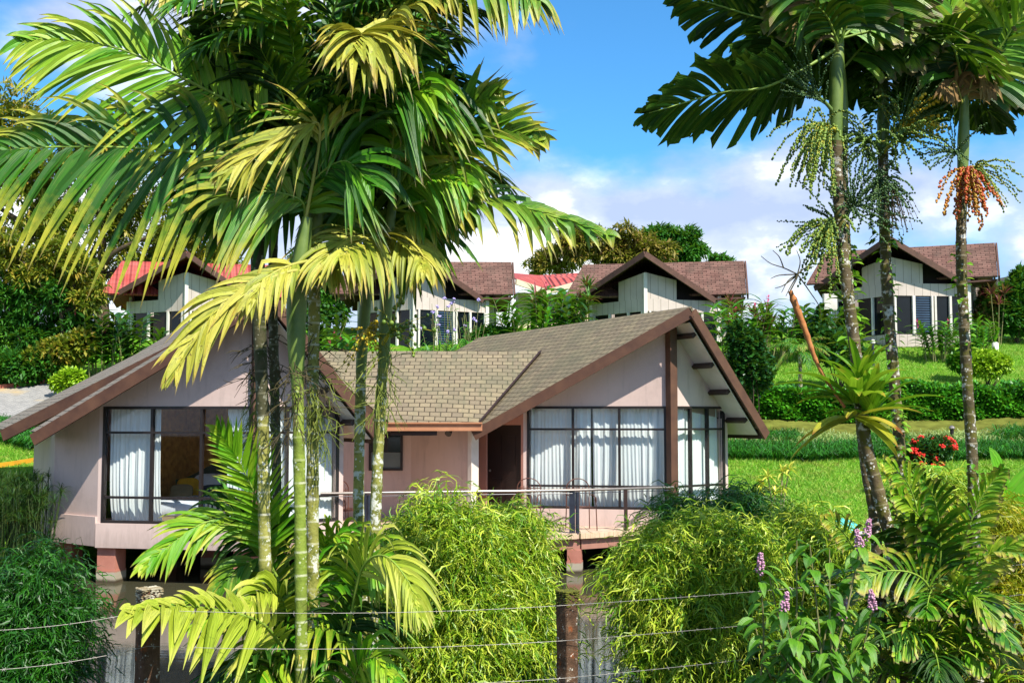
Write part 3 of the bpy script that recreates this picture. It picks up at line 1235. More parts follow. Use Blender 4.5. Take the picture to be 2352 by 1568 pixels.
m = MB()
m.add(*puff((bcx, by + bl / 2, 1.27), (bw_ + .08, bl + .06, .34), .25))
m.build('mattress', m_sheet, bed, smooth=True)
m = MB()
hb = [(bcx - 1.0 + .02, 0), (bcx + .92, 0)]
pts = [(bcx - .95, by + bl + .06, .8), (bcx + .95, by + bl + .06, .8)]
for k in range(13):
    f = k / 12
    pts.append((bcx + .95 - 1.9 * f, by + bl + .06, 1.72 + .34 * math.sin(f * math.pi) ** 2))
m.prism(pts, (0, .08, 0))
m.build('headboard', m_headb, bed)


def cushion(c, h, mat, label, rz=0., tilt=1.1):
    m = MB()
    m.add(*puff(c, h, .55, rz=rz, tilt=tilt))
    return tag(m.build('pillow', mat, smooth=True), label, 'pillow')


cushion((bcx - .15, by + bl - .22, 1.62), (.75, .5, .2), m_pillow, 'big white pillow propped against the dark headboard')
cushion((bcx - .55, by + bl - .42, 1.58), (.45, .42, .16), m_yellow, 'yellow cushion nearest the left curtain', .3)
cushion((bcx + .32, by + bl - .40, 1.58), (.5, .42, .16), m_yellow, 'yellow cushion half behind the navy bolster', -.2)
cushion((bcx - .6, by + bl - .72, 1.50), (.45, .36, .15), m_taupe, 'taupe cushion in front of a yellow one on the bed', .1)
cushion((bcx + .12, by + bl - .72, 1.50), (.75, .34, .2), m_navy, 'dark navy bolster at the front of the pillows', 0, 1.0)
# throw hanging over the side and foot
m = MB()
k = 20
V, UV = [], []
for i in range(k + 1):
    f = i / k
    for (x_, y_, z_) in ((bcx + .15 + f * .75, by + .9 + .1 * math.sin(f * 5), 1.462), (bcx + .15 + f * .75, by + .3, 1.462),
                         (bcx + .1 + f * .8, by - .05, 1.455), (bcx + .1 + f * .8, by - .07 - .02 * math.sin(f * 30), 1.2),
                         (bcx + .1 + f * .8, by - .075 - .03 * math.sin(f * 30), .86)):
        V.append((x_, y_, z_))
        UV.append((f, 0))
F = [(i * 5 + j, (i + 1) * 5 + j, (i + 1) * 5 + j + 1, i * 5 + j + 1) for i in range(k) for j in range(4)]
m.add(V, F, UV)
tag(m.build('throw_blanket', m_throw, smooth=True), 'striped woven throw hanging over the foot of the bed', 'blanket')

# ------------------------------------------------------------------ railing of the deck
r0, r1 = A3(P(736, 1133, 21.1)), A3(P(1546, 1123, 23.02))
rm_ = A3(P(1320, 1127, 22.05))
r1[2] = r0[2] = rm_[2] = 1.585
rail = thing('deck_railing', (rm_[0], rm_[1], .76), 'slim steel railing with dark posts along the front of the deck', 'railing')
m = MB()
m.tube([r0, r0 + (rm_ - r0) * .5, rm_, rm_ + (r1 - rm_) * .5, r1], .027, 10)
m.build('handrail', m_steel, rail, smooth=True)
m = MB()
m.tube([r0 - ZUP * .06, rm_ - ZUP * .06, r1 - ZUP * .06], .008, 6)
m.build('lower_bar', m_dkpost, rail)
for q, dbl in (((842, 1131), 1), ((1098, 1129), 0), ((1320, 1127), 1), ((1437, 1125), 0)):
    f = (P(q[0], q[1], 22)[0] / 22)
    seg = (r0, rm_) if q[0] <= 1320 else (rm_, r1)
    a_, b_ = seg
    # where the rail crosses that view direction
    tt = (f * a_[1] - a_[0]) / ((b_[0] - a_[0]) - f * (b_[1] - a_[1]))
    p = a_ + (b_ - a_) * min(1, tt)
    m = MB()
    if dbl:
        m.tube([(p[0] + .05, p[1] - .02, .74), (p[0] + .05, p[1] - .02, 1.55)], .038, 10)
        m.box((p[0] - .05, p[1] + .01, 1.15), (.11, .05, .82))
    else:
        m.box((p[0], p[1], 1.15), (.07, .05, .82))
    m.build('rail_post', m_dkpost if dbl else m_dkbrown, rail)

# ------------------------------------------------------------------ wrought iron chairs
m_iron = plain('rusty_iron', srgb('4a2c22'), srgb('6a4032'), 20, .6)


def iron_chair(loc, rz, label):
    t_ = thing('iron_chair', loc, label, 'chair', 'wrought iron chairs on the deck')
    t_.rotation_euler = (0, 0, rz)
    o3 = A3(loc)
    L = lambda *p: o3 + np.array(p, float)
    w2, sh_, bh = .24, .44, .98
    m = MB()
    arc = [L(w2 * math.cos(a), .22, .80 + .20 * math.sin(a)) for a in np.linspace(0, math.pi, 13)]
    m.tube([L(w2, .22, .42)] + arc + [L(-w2, .22, .42)], .011, 6)
    for x in np.linspace(-.17, .17, 6):
        m.tube([L(x, .22, .46), L(x, .225, .80 + .18 * math.sqrt(max(0, 1 - (x / w2) ** 2)) * .3)], .007, 5)
    m.tube([L(-w2, .22, .80), L(w2, .22, .80)], .008, 5)
    m.build('backrest', m_iron, t_)
    m = MB()
    m.tube([L(-w2, .22, sh_), L(-w2, -.22, sh_), L(w2, -.22, sh_), L(w2, .22, sh_), L(-w2, .22, sh_)], .011, 6)
    for x in np.linspace(-.2, .2, 8):
        m.box(L(x, 0, sh_ + .004), (.028, .44, .006))
    m.build('seat', m_iron, t_)
    for x in (-w2, w2):
        for y in (-.22, .22):
            m = MB()
            m.tube([L(x, y, sh_), L(x * 1.05, y * 1.08, 0)], .011, 6)
            m.build('leg', m_iron, t_)
        m = MB()
        sp = [L(x * 1.02, -.18 + .06 * math.cos(a) * (1 - a / 14), .58 + .06 * math.sin(a) * (1 - a / 14)) for a in np.linspace(0, 10, 24)]
        m.tube(sp, .007, 5)
        m.tube([L(x, .22, .68), L(x * 1.04, .0, .68), L(x * 1.02, -.18, .645), L(x, -.22, .44)], .01, 6)
        m.build('armrest', m_iron, t_)
    return t_


c1 = A3(P(1335, 1195, 22.75))
iron_chair((c1[0], c1[1], .76), .25, 'wrought iron armchair on the deck before the white curtains, beside the thick rail post')
c2 = A3(P(1210, 1195, 22.9))
iron_chair((c2[0], c2[1], .76), -.2, 'wrought iron armchair in front of the dark door of the right wing')
c3 = A3(P(797, 1195, 22.2))
iron_chair((c3[0], c3[1], .76), .9, 'wrought iron armchair behind the pale palm stems near the left wing')

# ------------------------------------------------------------------ cottages on the slope
m_batten, nt, out = new_mat('white_boarding')
t = NT(nt)
uv = t.attr('uvp').outputs['Vector']
s = t.n('ShaderNodeSeparateXYZ')
t.l(uv, s.inputs[0])
fr = t.math('FRACT', t.math('DIVIDE', s.outputs[0], .3))
gr = t.ramp(fr, [(0, 1.), (.05, 1.), (.07, 0.), (1, 0.)])
g = pos(t)
c = t.ramp(t.noise(g, 1.5, 5), [(.3, srgb('b3a69c')), (.7, srgb('c6b8ad'))])
c = t.mix(t.math('MULTIPLY', gr, .75), c, srgb('6d6258'))
b = t.bsdf(c, .8, .2, t.bump(gr, -.5, .02))
t.l(b.outputs[0], out.inputs[0])
m_mossroof = shingle_mat('mossy_red_shingles', srgb('664940'), srgb('866458'), srgb('3a2824'), srgb('5a4f44'), .14, .3, .7, srgb('2c211c'))
m_redtile, nt, out = new_mat('red_clay_tiles')
t = NT(nt)
uv = t.attr('uvp').outputs['Vector']
s = t.n('ShaderNodeSeparateXYZ')
t.l(uv, s.inputs[0])
cu = t.math('SINE', t.math('MULTIPLY', s.outputs[0], 6.283 / .24))
cv = t.math('FRACT', t.math('DIVIDE', s.outputs[1], .34))
c = t.ramp(t.noise(uv, 1.4, 5), [(.3, srgb('ac463e')), (.7, srgb('c4665c'))])
c = t.mix(t.ramp(cv, [(0, .55), (.14, 0.), (1, 0.)]), c, srgb('6d211d'))
b = t.bsdf(c, .55, .3, t.bump(t.math('ADD', cu, t.math('MULTIPLY', cv, -.8)), .9, .06))
t.l(b.outputs[0], out.inputs[0])
m_fasc = plain('fascia_brown', srgb('4a3228'), srgb('5d4033'), 6, .7)
m_pane = plain('dark_window_pane', srgb('06090c'), srgb('10181e'), 1.2, .08, spec=.3)
m_dkvoid = plain('gable_void_shade', srgb('120d0c'), srgb('1c1412'), 6, .9)
m_post = plain('pale_concrete', srgb('8d7a66'), srgb('a28f7a'), 5, .9)


def cottage(cx, cy, base, roof, label, under=False, sc=1.0, rough_edge=False):
    t_ = thing('hill_cottage', (cx, cy, base), label, 'cottage', 'prow-fronted cottages on the slope')
    o = np.array((cx, cy, base), float)
    ca_, sa_ = math.cos(math.atan2(cx, cy)), -math.sin(math.atan2(cx, cy))
    rt = math.atan2(sa_, ca_)
    L = lambda x, y, z: o + np.array((x * ca_ - y * sa_, x * sa_ + y * ca_, z)) * sc
    D2 = lambda v: np.array((v[0] * ca_ - v[1] * sa_, v[0] * sa_ + v[1] * ca_, v[2] if len(v) > 2 else 0))
    WL, WR, WS = (-2.02, 1.95), (2.66, 1.25), (3.05, 3.1)      # plan of the wall line
    zw = 2.18                                             # top of side walls
    za, zapex = 3.35, 4.0

    def panel(m, a, b, z0, z1, z2=None, th=.1, off=0.0):
        """wall from plan point a to b between z0 and z1 (z2 at b)"""
        a2, b2 = np.array(a, float), np.array(b, float)
        d = b2 - a2
        ln = np.linalg.norm(d)
        d = d / ln
        nn = np.array((-d[1], d[0]))
        if nn[1] < 0:
            nn = -nn
        z2 = z1 if z2 is None else z2
        aa, bb = a2 - nn * off, b2 - nn * off
        p = [L(aa[0], aa[1], z0), L(bb[0], bb[1], z0), L(bb[0], bb[1], z2), L(aa[0], aa[1], z1)]
        u0 = abs(hash((a, b))) % 7 * .1
        m.prism(p, D2((nn[0], nn[1], 0)) * th, 0, np.array([(u0, 0), (u0 + ln, 0), (u0 + ln, z2), (u0, z1)]))

    def at(a, b, f):
        return (a[0] + (b[0] - a[0]) * f, a[1] + (b[1] - a[1]) * f)
    O = (0.0, 0.0)
    ws, wh = .62, 1.98 - .0
    m = MB()
    zsill, zhead = .60, 1.98
    zlow = .16 if under else -.4
    for (a, b) in ((O, WR), (WL, O)):
        panel(m, a, b, zlow, zsill)
        panel(m, a, b, zhead, 2.42)
    # tall middle parts reaching up under the roof
    panel(m, O, at(O, WR, .42), 2.42, 3.36, 3.12)
    panel(m, at(WL, O, .52), O, 2.42, 3.12, 3.36)
    panel(m, WR, WS, zlow, 2.75, 2.75)
    panel(m, WS, (2.95, 6.0), zlow, 2.75)
    panel(m, (-2.1, 6.0), WL, zlow, 2.6)
    panel(m, (-2.1, 6.0), (2.95, 6.0), zlow, 2.7)
    m.build('wall', m_batten, t_)
    for q, z in ((O, 3.33), (WR, 2.6), (WL, 2.42)):
        m = MB()
        m.box(L(q[0], q[1] - .02, (z + zlow) / 2), (.13 * sc, .1 * sc, (z - zlow) * sc), rz=.4 + rt)
        m.build('corner_board', m_white, t_)
    m = MB()     # dark panel set back under the roof, shade of the void put in its colour
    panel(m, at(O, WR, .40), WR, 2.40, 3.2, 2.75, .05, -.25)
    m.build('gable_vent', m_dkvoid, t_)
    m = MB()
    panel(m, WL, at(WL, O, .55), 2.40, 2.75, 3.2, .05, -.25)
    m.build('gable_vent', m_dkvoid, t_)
    # windows, mullions
    def win(a, b, f0, f1, z0, z1, blind=False):
        m = MB()
        p0, p1 = at(a, b, f0), at(a, b, f1)
        panel(m, p0, p1, z0, z1, None, .03, -.06)
        wn = m.build('window', m_pane, t_)
        if blind:
            m = MB()
            for zz in np.arange(z0 + .08, z1 - .05, .085):
                panel(m, at(a, b, f0 + .01), at(a, b, f1 - .01), zz, zz + .045, None, .01, -.035)
            m.build('louvres', plain('blue_grey_louvres', srgb('2a3c52'), srgb('3f566e'), 2, .3), wn)
        for f in (f0, f1):
            m = MB()
            q = at(a, b, f)
            m.box(L(q[0], q[1], (z0 + z1) / 2), (.07 * sc, .09 * sc, (z1 - z0) * sc), rz=rt + (.45 if a == O else -.77))
            m.build('frame', m_white, wn)
        return wn
    win(O, WR, .06, .29, .62, 1.98)
    win(O, WR, .30, .53, .62, 1.98, True)
    win(O, WR, .57, .76, .62, 1.98)
    win(O, WR, .765, .97, .62, 1.98)
    win(WL, O, .06, .36, .85, 1.98)
    win(WL, O, .70, .95, .62, 1.98)
    m = MB()
    panel(m, at(WL, O, .43), at(WL, O, .64), .1, 1.98, None, .04, -.05)
    m.build('door', m_door, t_)
    # prow roof
    ax = np.array((.0, -.75))
    A = L(0, -.75, zapex)
    EL, ER = L(-2.68, 1.45, 2.57), L(2.5, .95, 2.5)
    back = 4.2
    up = D2((0, back, 0)) * sc
    rf = roof_slab('roof', [A, EL, EL + up, A + up], up, roof, t_, .07)
    roof_slab('roof', [A, ER, ER + up, A + up], up, roof, t_, .07)
    # cross roof with its gable ends
    R0, R1 = L(-2.35, 3.0, 4.07), L(3.72, 3.0, 4.12)
    F0, F1 = L(-2.95, 1.05, 2.62), L(3.62, 1.0, 2.66)
    B0, B1 = L(-2.5, 5.8, 2.5), L(3.8, 5.8, 2.5)
    roof_slab('roof', [F0, F1, R1, R0], F1 - F0, roof, t_, .07)
    roof_slab('roof', [R0, R1, B1, B0], R1 - R0, roof, t_, .07)
    m = MB()
    dz = np.array((0, 0, -.1)) * sc
    fo = D2((0, -.05, 0))
    m.beam(A + dz + fo, EL + dz + fo, .06 * sc, .2 * sc)
    m.beam(A + dz + fo, ER + dz + fo, .06 * sc, .2 * sc)
    sx = D2((.05, 0, 0))
    m.beam(R1 + dz + sx, F1 + dz + sx, .06 * sc, .22 * sc)
    m.beam(R1 + dz + sx, B1 + dz + sx, .06 * sc, .22 * sc)
    m.build('fascia', m_fasc, t_)
    m = MB()
    m.prism([L(2.98, 1.15, 2.55), L(2.98, 5.7, 2.55), L(2.98, 3.0, 3.98)], D2((-.1, 0, 0)))
    m.prism([L(2.2, .95, 2.42), L(3.6, 1.1, 2.5), L(3.6, 2.9, 2.5), L(2.4, 2.9, 2.42)], np.array((0, 0, .06)))
    m.build('gable_soffit', m_fasc, t_)
    if under:
        for (x, y) in ((.08, .16), (.32, .3), (-1.7, 1.2), (2.5, 1.4), (1.3, 2.5)):
            m = MB()
            m.box(L(x, y, -.35), (.26 * sc, .26 * sc, 1.04 * sc), rz=.2 + rt)
            m.build('pier', m_post, t_)
    return t_


def cot_at(xa, ya, d, roof, label, under=False):
    A = P(xa, ya, d - .75)
    cottage(A.x, d, A.z - 4.0, roof, label, under)
    return A


cot_at(415, 577, 40.3, m_redtile, 'white boarded cottage with red clay tiles behind the left wing of the pond house')
cot_at(948, 573, 40.0, m_mossroof, 'white cottage half hidden by palm fronds, violet flowers under its window')
cot_at(1487, 577, 40.0, m_mossroof, 'white cottage with mossy roof rising right behind the right gable of the pond house')
cot_at(2058, 541, 40.0, m_mossroof, 'white cottage on short piers at the top of the open lawn', True)

# low house with red tile roof between two cottages
hp = P(1272, 660, 46)
h_ = thing('tiled_house', (hp.x, 46, hp.z - 3), 'cream house with a red clay tile hip roof between the two middle cottages', 'house')
m_cream = plain('cream_wall', srgb('c9b79a'), srgb('d6c7ad'), 2, .85)
Q = lambda x, y, d: A3(P(x, y, d))
v0, v1 = Q(1256, 664, 45.2), Q(1420, 650, 45.6)
ra, rb = Q(1205, 628, 47.5), Q(1330, 625, 48.0)
roof_slab('roof', [v0, Q(1345, 640, 45.4), Q(1420, 622, 48.2), Q(1238, 632, 48)], (1, .1, 0), m_redtile, h_)
roof_slab('roof', [Q(1185, 640, 43.8), v0, Q(1238, 632, 48), Q(1170, 626, 47)], (.8, .6, 0), m_redtile, h_)
m = MB()
m.beam(v0 - ZUP * .12, Q(1345, 640, 45.4) - ZUP * .12, .08, .22)
m.beam(Q(1185, 640, 43.8) - ZUP * .12, v0 - ZUP * .12, .08, .22)
m.build('fascia', m_cream, h_)
w0, w1 = Q(1276, 690, 46.2), Q(1420, 690, 46.6)
zt3 = v0[2] - .1
zb3 = zt3 - 2.9
m = MB()
m.prism([L3(w0, zb3), L3(w1, zb3), L3(w1, zt3 + .5), L3(w0, zt3)], (0, .2, 0))
w2 = Q(1190, 690, 45.5)
m.prism([L3(w2, zb3), L3(w0, zb3), L3(w0, zt3), L3(w2, zt3)], (-.1, .2, 0))
m.build('wall', m_cream, h_)
m = MB()
wq = Q(1306, 700, 46.1)
m.box(wq + np.array((0, .1, -.2)), (.55, .1, 1.5))
m.build('window', m_pane, h_)
# distant roof at the right edge
fr_ = thing('far_cottage', A3(P(2330, 700, 52)), 'far cottage of which only a brown shingled gable shows at the right edge', 'cottage')
a_, b_, c_ = Q(2345, 628, 50), Q(2296, 662, 51), Q(2420, 668, 51)
up = np.array((-.6, 5, 0))
roof_slab('roof', [a_, b_, b_ + up, a_ + up], (0, 1, 0), m_shingle_l, fr_)
roof_slab('roof', [a_, c_, c_ + up, a_ + up], (0, 1, 0), m_shingle_l, fr_)
m = MB()
m.beam(a_ - ZUP * .12, b_ - ZUP * .12, .08, .24)
m.beam(a_ - ZUP * .12, c_ - ZUP * .12, .08, .24)
m.build('fascia', m_fasc, fr_)
m = MB()
m.prism([b_ + np.array((.5, .6, -.2)), c_ + np.array((-.5, .6, -.2)), c_ + np.array((-.5, .6, -2.5)), b_ + np.array((.5, .6, -2.5))], (0, .2, 0))
m.prism([b_ + np.array((.5, .62, -.2)), c_ + np.array((-.5, .62, -.2)), a_ + np.array((0, .62, -.1))], (0, .15, 0))
m.build('wall', m_batten, fr_)
# ------------------------------------------------------------------ palms
GR = ['1a4a07', '2a660a', '3f7f0e', '5a9616']
m_frond = leaf_mat('palm_leaf_green', [srgb(c) for c in GR], srgb('86a524'), .75, .14, .4, spec=.3, ends=True)
m_frond_lime = leaf_mat('palm_leaf_lime', [srgb(c) for c in ('4f9a12', '7cb01c', 'a3bd2a')], srgb('c3c540'), .66, .18, .4, ends=True, spec=.35)
m_frond_olive = leaf_mat('palm_leaf_olive', [srgb(c) for c in ('3f7f10', '6f9a1e', '8fa52a')], srgb('b9b03a'), .5, .15, .42, srgb('7c7422'), ends=True)
m_frond_yel = leaf_mat('palm_leaf_yellowed', [srgb(c) for c in ('93a02a', 'b6b43a', 'cbc24a', '9fac34')], srgb('c2a840'), .70, .15, .5, srgb('6e5c24'), tcol=(.5, .45, .05, 1), ends=True)
m_frond_pale = leaf_mat('palm_leaf_pale_lime', [srgb(c) for c in ('9bb02c', 'b9c63c', 'cdd052')], srgb('d8d468'), .6, .3, .42, spec=.35)
m_frond_dark = leaf_mat('palm_leaf_shaded', [srgb(c) for c in ('143a08', '1c4a0a', '295c10')], srgb('3d6416'), .8, .07, .5, spec=.25)  # darker copy of the leaf greens, crown shade put into the colour
m_frond_dry = leaf_mat('palm_leaf_dry', [srgb(c) for c in ('7a5a34', '94703e', 'a58850')], None, .5, .15, .8)
m_frond_two = leaf_mat('palm_leaf_green_yellow_ends', [srgb(c) for c in ('1d5209', '2c690d', '3f7f12')], srgb('bcb834'), .50, .2, .42, srgb('5f6a1c'), spec=.35, ends=True)
m_rachis = plain('frond_stalk', srgb('6f8f2c'), srgb('8a9f3e'), 6, .5)
m_rachis_y = plain('frond_stalk_yellow', srgb('9c9a3e'), srgb('b0a850'), 6, .6)
m_shaft = plain('crownshaft_green', srgb('4a6426'), srgb('76883c'), 4.5, .45, .15, 20)


def trunk_mat(name, c1, c2, lich, moss, ring, lf=.62, mf=.5, gap=.17):
    m, nt, out = new_mat(name)
    t = NT(nt)
    g = pos(t)
    uv = t.attr('uvp').outputs['Vector']
    s = t.n('ShaderNodeSeparateXYZ')
    t.l(uv, s.inputs[0])
    c = t.ramp(t.noise(g, 5, 5, .6), [(.3, c1), (.7, c2)])
    c = t.mix(t.ramp(t.noise(g, 7, 6, .7), [(mf, 0.), (mf + .1, .9)]), c, moss)
    vo = t.n('ShaderNodeTexVoronoi')
    vo.inputs['Scale'].default_value = 26
    t.l(g, vo.inputs['Vector'])
    sp = t.math('ADD', vo.outputs['Distance'], t.math('MULTIPLY', t.noise(g, 6, 4), -1.0))
    c = t.mix(t.ramp(sp, [(-.36, .95), (-.30, 0.)]) if False else t.ramp(t.math('ADD', sp, .5), [(lf - .5, .95), (lf - .44, 0.)]), c, lich)
    c = t.mix(t.ramp(t.noise(g, 13, 6, .68), [(lf - .07, 0.), (lf - .02, .9)]), c, lich)
    c = t.mix(t.ramp(t.noise(g, 4, 6, .7), [(.52, 0.), (.66, .6)]), c, srgb('3a3a1c'))
    fr = t.math('FRACT', t.math('DIVIDE', s.outputs[1], gap))
    rg = t.ramp(fr, [(0, 1.), (.05, 1.), (.1, 0.), (.97, 0.), (1, 1.)])
    c = t.mix(t.math('MULTIPLY', rg, t.ramp(t.noise(g, 8, 3), [(.4, .1), (.6, .65)])), c, ring)
    b = t.bsdf(c, .75, .25, t.bump(t.noise(g, 45, 5, .6), .6, .012))
    t.l(b.outputs[0], out.inputs[0])
    return m


m_trunk = trunk_mat('palm_stem_greenish', srgb('7f7f36'), srgb('a09c52'), srgb('d2d2c4'), srgb('5f6624'), srgb('d0ccb6'))
m_trunk_g = trunk_mat('palm_stem_green', srgb('6f822c'), srgb('8c9a3c'), srgb('b9bf96'), srgb('566f1e'), srgb('d0cfae'), .70, .6)
m_trunk_d = trunk_mat('palm_stem_mossy', srgb('4a3f2a'), srgb('6a5b40'), srgb('cfccc2'), srgb('5d5a1c'), srgb('a59a80'), .635, .47, .12)
m_trunk_s = trunk_mat('palm_stem_shaded', srgb('3a3a24'), srgb('55523a'), srgb('8b8a78'), srgb('36401a'), srgb('77745c'), .66, .5)  # darker copy of the stem colours, shade under the crowns painted in


def stem_mesh(pts, rad, mat, parent, name='trunk', gap=.17, n=60, bulge=.10):
    c = spline(pts, max(n, 8))
    L = np.concatenate(([0], np.cumsum(np.linalg.norm(np.diff(c, axis=0), axis=1))))
    k = max(12, int(L[-1] / (gap / 6)))
    s = np.linspace(0, L[-1], k)
    p = np.stack([np.interp(s, L, c[:, i]) for i in range(3)], 1)
    r = np.interp(s / L[-1], np.linspace(0, 1, len(rad)), rad)
    f = ((s / gap) % 1.0)
    f = np.minimum(f, 1 - f)
    r = r * (1 + bulge * np.exp(-(f / .10) ** 2) + .03 * np.sin(s * 9 + 1))
    m = MB()
    m.tube(p, r, 12, cap=True)
    return m.build(name, mat, parent, smooth=True)


FACE = (0, -1, .3)


def frond(parent, pts, L, W, n, N=(0, -1, .35), mat=None, droop=.6, a0=70, a1=28, lift=.12, prof='lance', rw=.012,
          start=.14, both=(1, 1), kink=0., jit=.10, seg=7, rmat=None, name='frond', fold=.22, torn=0., twist=.15, dj=.5,
          tipf=.45, gapp=0.0, basef=.55):
    """one feather-shaped palm leaf: midrib along pts, leaflets on both sides"""
    mat = mat or m_frond
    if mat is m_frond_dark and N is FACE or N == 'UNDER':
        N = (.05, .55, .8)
    if prof == 'lance':
        W, L, a0, n, droop = W * .66, L * 1.12, a0 * .84, int(n * 1.5), droop * 1.12
    else:
        W, n, a0 = W * .62, int(n * 1.45), a0 * .92
    k = 40
    c = spline(pts, k)
    T = norm(np.gradient(c, axis=0))
    N0 = norm(A3(N))
    m = MB()
    m.tube(c, np.linspace(rw, rw * .25, k), 6, mat=1, rnd=.5)
    LS = np.concatenate(([0], np.cumsum(np.linalg.norm(np.diff(c, axis=0), axis=1))))
    LS /= LS[-1]
    for sgn, on in ((1, both[0]), (-1, both[1])):
        if not on:
            continue
        f = np.linspace(start, 1, n) + (RNG.random(n) - .5) * .6 / n
        f = np.clip(f, 0, 1)
        if gapp:
            f = f[RNG.random(n) > gapp]
        b = np.stack([np.interp(f, LS, c[:, i]) for i in range(3)], 1)
        t = norm(np.stack([np.interp(f, LS, T[:, i]) for i in range(3)], 1))
        S = norm(np.cross(t, N0))
        Nn = np.cross(S, t)
        q = (f - start) / (1 - start)
        a = np.radians(a0 + (a1 - a0) * q ** 1.1 + (RNG.random(len(f)) - .5) * 14)
        d = t * np.cos(a)[:, None] + sgn * S * np.sin(a)[:, None] + Nn * lift
        d = d + (RNG.random((len(f), 3)) - .5) * 2 * jit
        ln = L * on * (basef + (1 - basef) * np.sin(np.pi * np.clip(q * .85 + .12, 0, 1))) * (1 - (1 - tipf) * q ** 3)
        ln = ln * (.88 + .24 * RNG.random(len(f)))
        dr = droop * (1 - dj / 2 + dj * RNG.random(len(f)))
        kk = np.where(RNG.random(len(f)) < kink, 2.5, 0)
        m.leaves(b, d, Nn + (RNG.random((len(f), 3)) - .5) * .35, ln, W * (.75 + .5 * RNG.random(len(f))), dr, seg, prof, fold, 0,
                 None, False, kk, .25 + .4 * RNG.random(len(f)), 0, 1.3, (RNG.random(len(f)) - .5) * 2 * twist, torn)
    rm = rmat or (m_rachis_y if mat in (m_frond_yel, m_frond_dry) else m_rachis)
    return m.build(name, [mat, rm], parent, smooth=True)


def PP(d, *xy):
    """several photo points; depth may be a pair running from first to last"""
    n = len(xy)
    dd = np.linspace(d[0], d[1], n) if hasattr(d, '__len__') else [d] * n
    return [P(q[0], q[1], z) for q, z in zip(xy, dd)]


def wild(parent, crown, count, length, L, W, n, mats, el=(10, 70), az=(0, 360), **kw):
    """further fronds spraying from the crown in no particular order"""
    for i in range(count):
        a = math.radians(random.uniform(*az))
        e = math.radians(random.uniform(*el))
        ln = length * random.uniform(.8, 1.15)
        c = A3(crown)
        d = np.array((math.cos(a) * math.cos(e), math.sin(a) * math.cos(e), math.sin(e)))
        p = [c]
        for s_ in range(4):
            d = norm(d + np.array((0, 0, -.30)))
            p.append(p[-1] + d * ln / 4)
        frond(parent, p, L * random.uniform(.85, 1.15), W, n, (0, 0, 1) if e < 1.1 else (-math.cos(a), -math.sin(a), .3), random.choice(mats), **kw)


def strands(parent, base, tip, n, L, r, mats, droop=1.6, cone=.9, gap=2.1, name='fruit_cluster', stalk=.012, rndr=(0, 1), sw=.0035):
    """hanging fruit stalk: stout stalk from base to tip, then n strings of small fruit"""
    b, e = A3(base), A3(tip)
    ax = norm(e - b)
    m = MB()
    m.tube(spline([b, (b + e) / 2 + np.array((0, 0, .02)), e], 8), np.linspace(stalk * 1.5, stalk, 8), 7, mat=1)
    for i in range(n):
        s0 = b + (e - b) * random.uniform(.55, 1)
        d = norm(ax + (RNG.random(3) - .5) * 2 * cone)
        ln = L * random.uniform(.6, 1.08)
        k = 14
        p = [s0]
        dr = droop * random.uniform(.6, 1.3)
        for j in range(k):
            dd = norm(d + np.array((0, 0, -1)) * dr * ((j + .5) / k) ** .8 + (RNG.random(3) - .5) * .18)
            p.append(p[-1] + dd * ln / k)
        p = np.array(p)
        m.tube(p, np.linspace(sw, sw * .5, k + 1), 4, mat=1, cap=False)
        cnt = int(ln * .9 / (gap * r))
        f = np.linspace(.1, 1, cnt)
        idx = np.linspace(0, 1, k + 1)
        c = np.stack([np.interp(f, idx, p[:, q]) for q in range(3)], 1)
        c += norm(RNG.random((cnt, 3)) - .5) * r * .9
        m.balls(c, r * (.75 + .5 * RNG.random(cnt)), 0, random.uniform(*rndr), 1.15)
    return m.build(name, mats, parent, smooth=True)


def fruit_mat(name, cols):
    m, nt, out = new_mat(name)
    t = NT(nt)
    c = t.ramp(t.math('ADD', t.attr('rnd').outputs['Fac'], t.math('MULTIPLY', t.math('SUBTRACT', t.noise(pos(t), 22, 2), .5), 1.2)),
               [(i / (len(cols) - 1), srgb(q)) for i, q in enumerate(cols)])
    b = t.bsdf(c, .4, .4)
    t.l(b.outputs[0], out.inputs[0])
    return m


m_fr_green = fruit_mat('fruit_green', ['3f5a1a', '5f7a26', '7c9434'])
m_fr_dark = fruit_mat('fruit_dark_green', ['24401a', '35552a', '4b6a30'])
m_fr_yellow = fruit_mat('fruit_yellow', ['8c8a1c', 'c2a41c', 'd8b428'])
m_fr_orange = fruit_mat('fruit_orange', ['a03a14', 'b8541e', 'b98428', '74280f'])
m_fstalk = plain('fruit_stalk_green', srgb('4f6a2c'), srgb('6a823a'), 6, .6)
m_fstalk_y = plain('fruit_stalk_yellow', srgb('a8a02e'), srgb('c2b43a'), 6, .6)
m_root = plain('dry_fruit_twigs', srgb('3a3320'), srgb('5a5030'), 8, .9)

GL = 'slender palms clumped before the left wing'
GRR = 'slender palms on the right'


def palm(name, label, group, d, base, pts, rad, mat, shaft=None, srad=None, gap=.17, smat=None):
    """trunk through the photo points (root end first); crownshaft above it"""
    q = PP(d, *pts)
    x, y = q[0].x, q[0].y
    z = gz(x, y)
    t_ = thing(name, (x, y, z), label, 'palm tree', group)
    q = [Vector((x + (q[0].x - q[1].x) * .3, y, z - .1))] + q
    stem_mesh(q, rad, mat, t_, gap=gap)
    if shaft:
        s = PP(d, *shaft)
        c = spline(s, 26)
        r = np.interp(np.linspace(0, 1, 26), np.linspace(0, 1, len(srad)), srad)
        m = MB()
        m.tube(c, r, 14)
        m.build('crownshaft', smat or m_shaft, t_, smooth=True)
    return t_


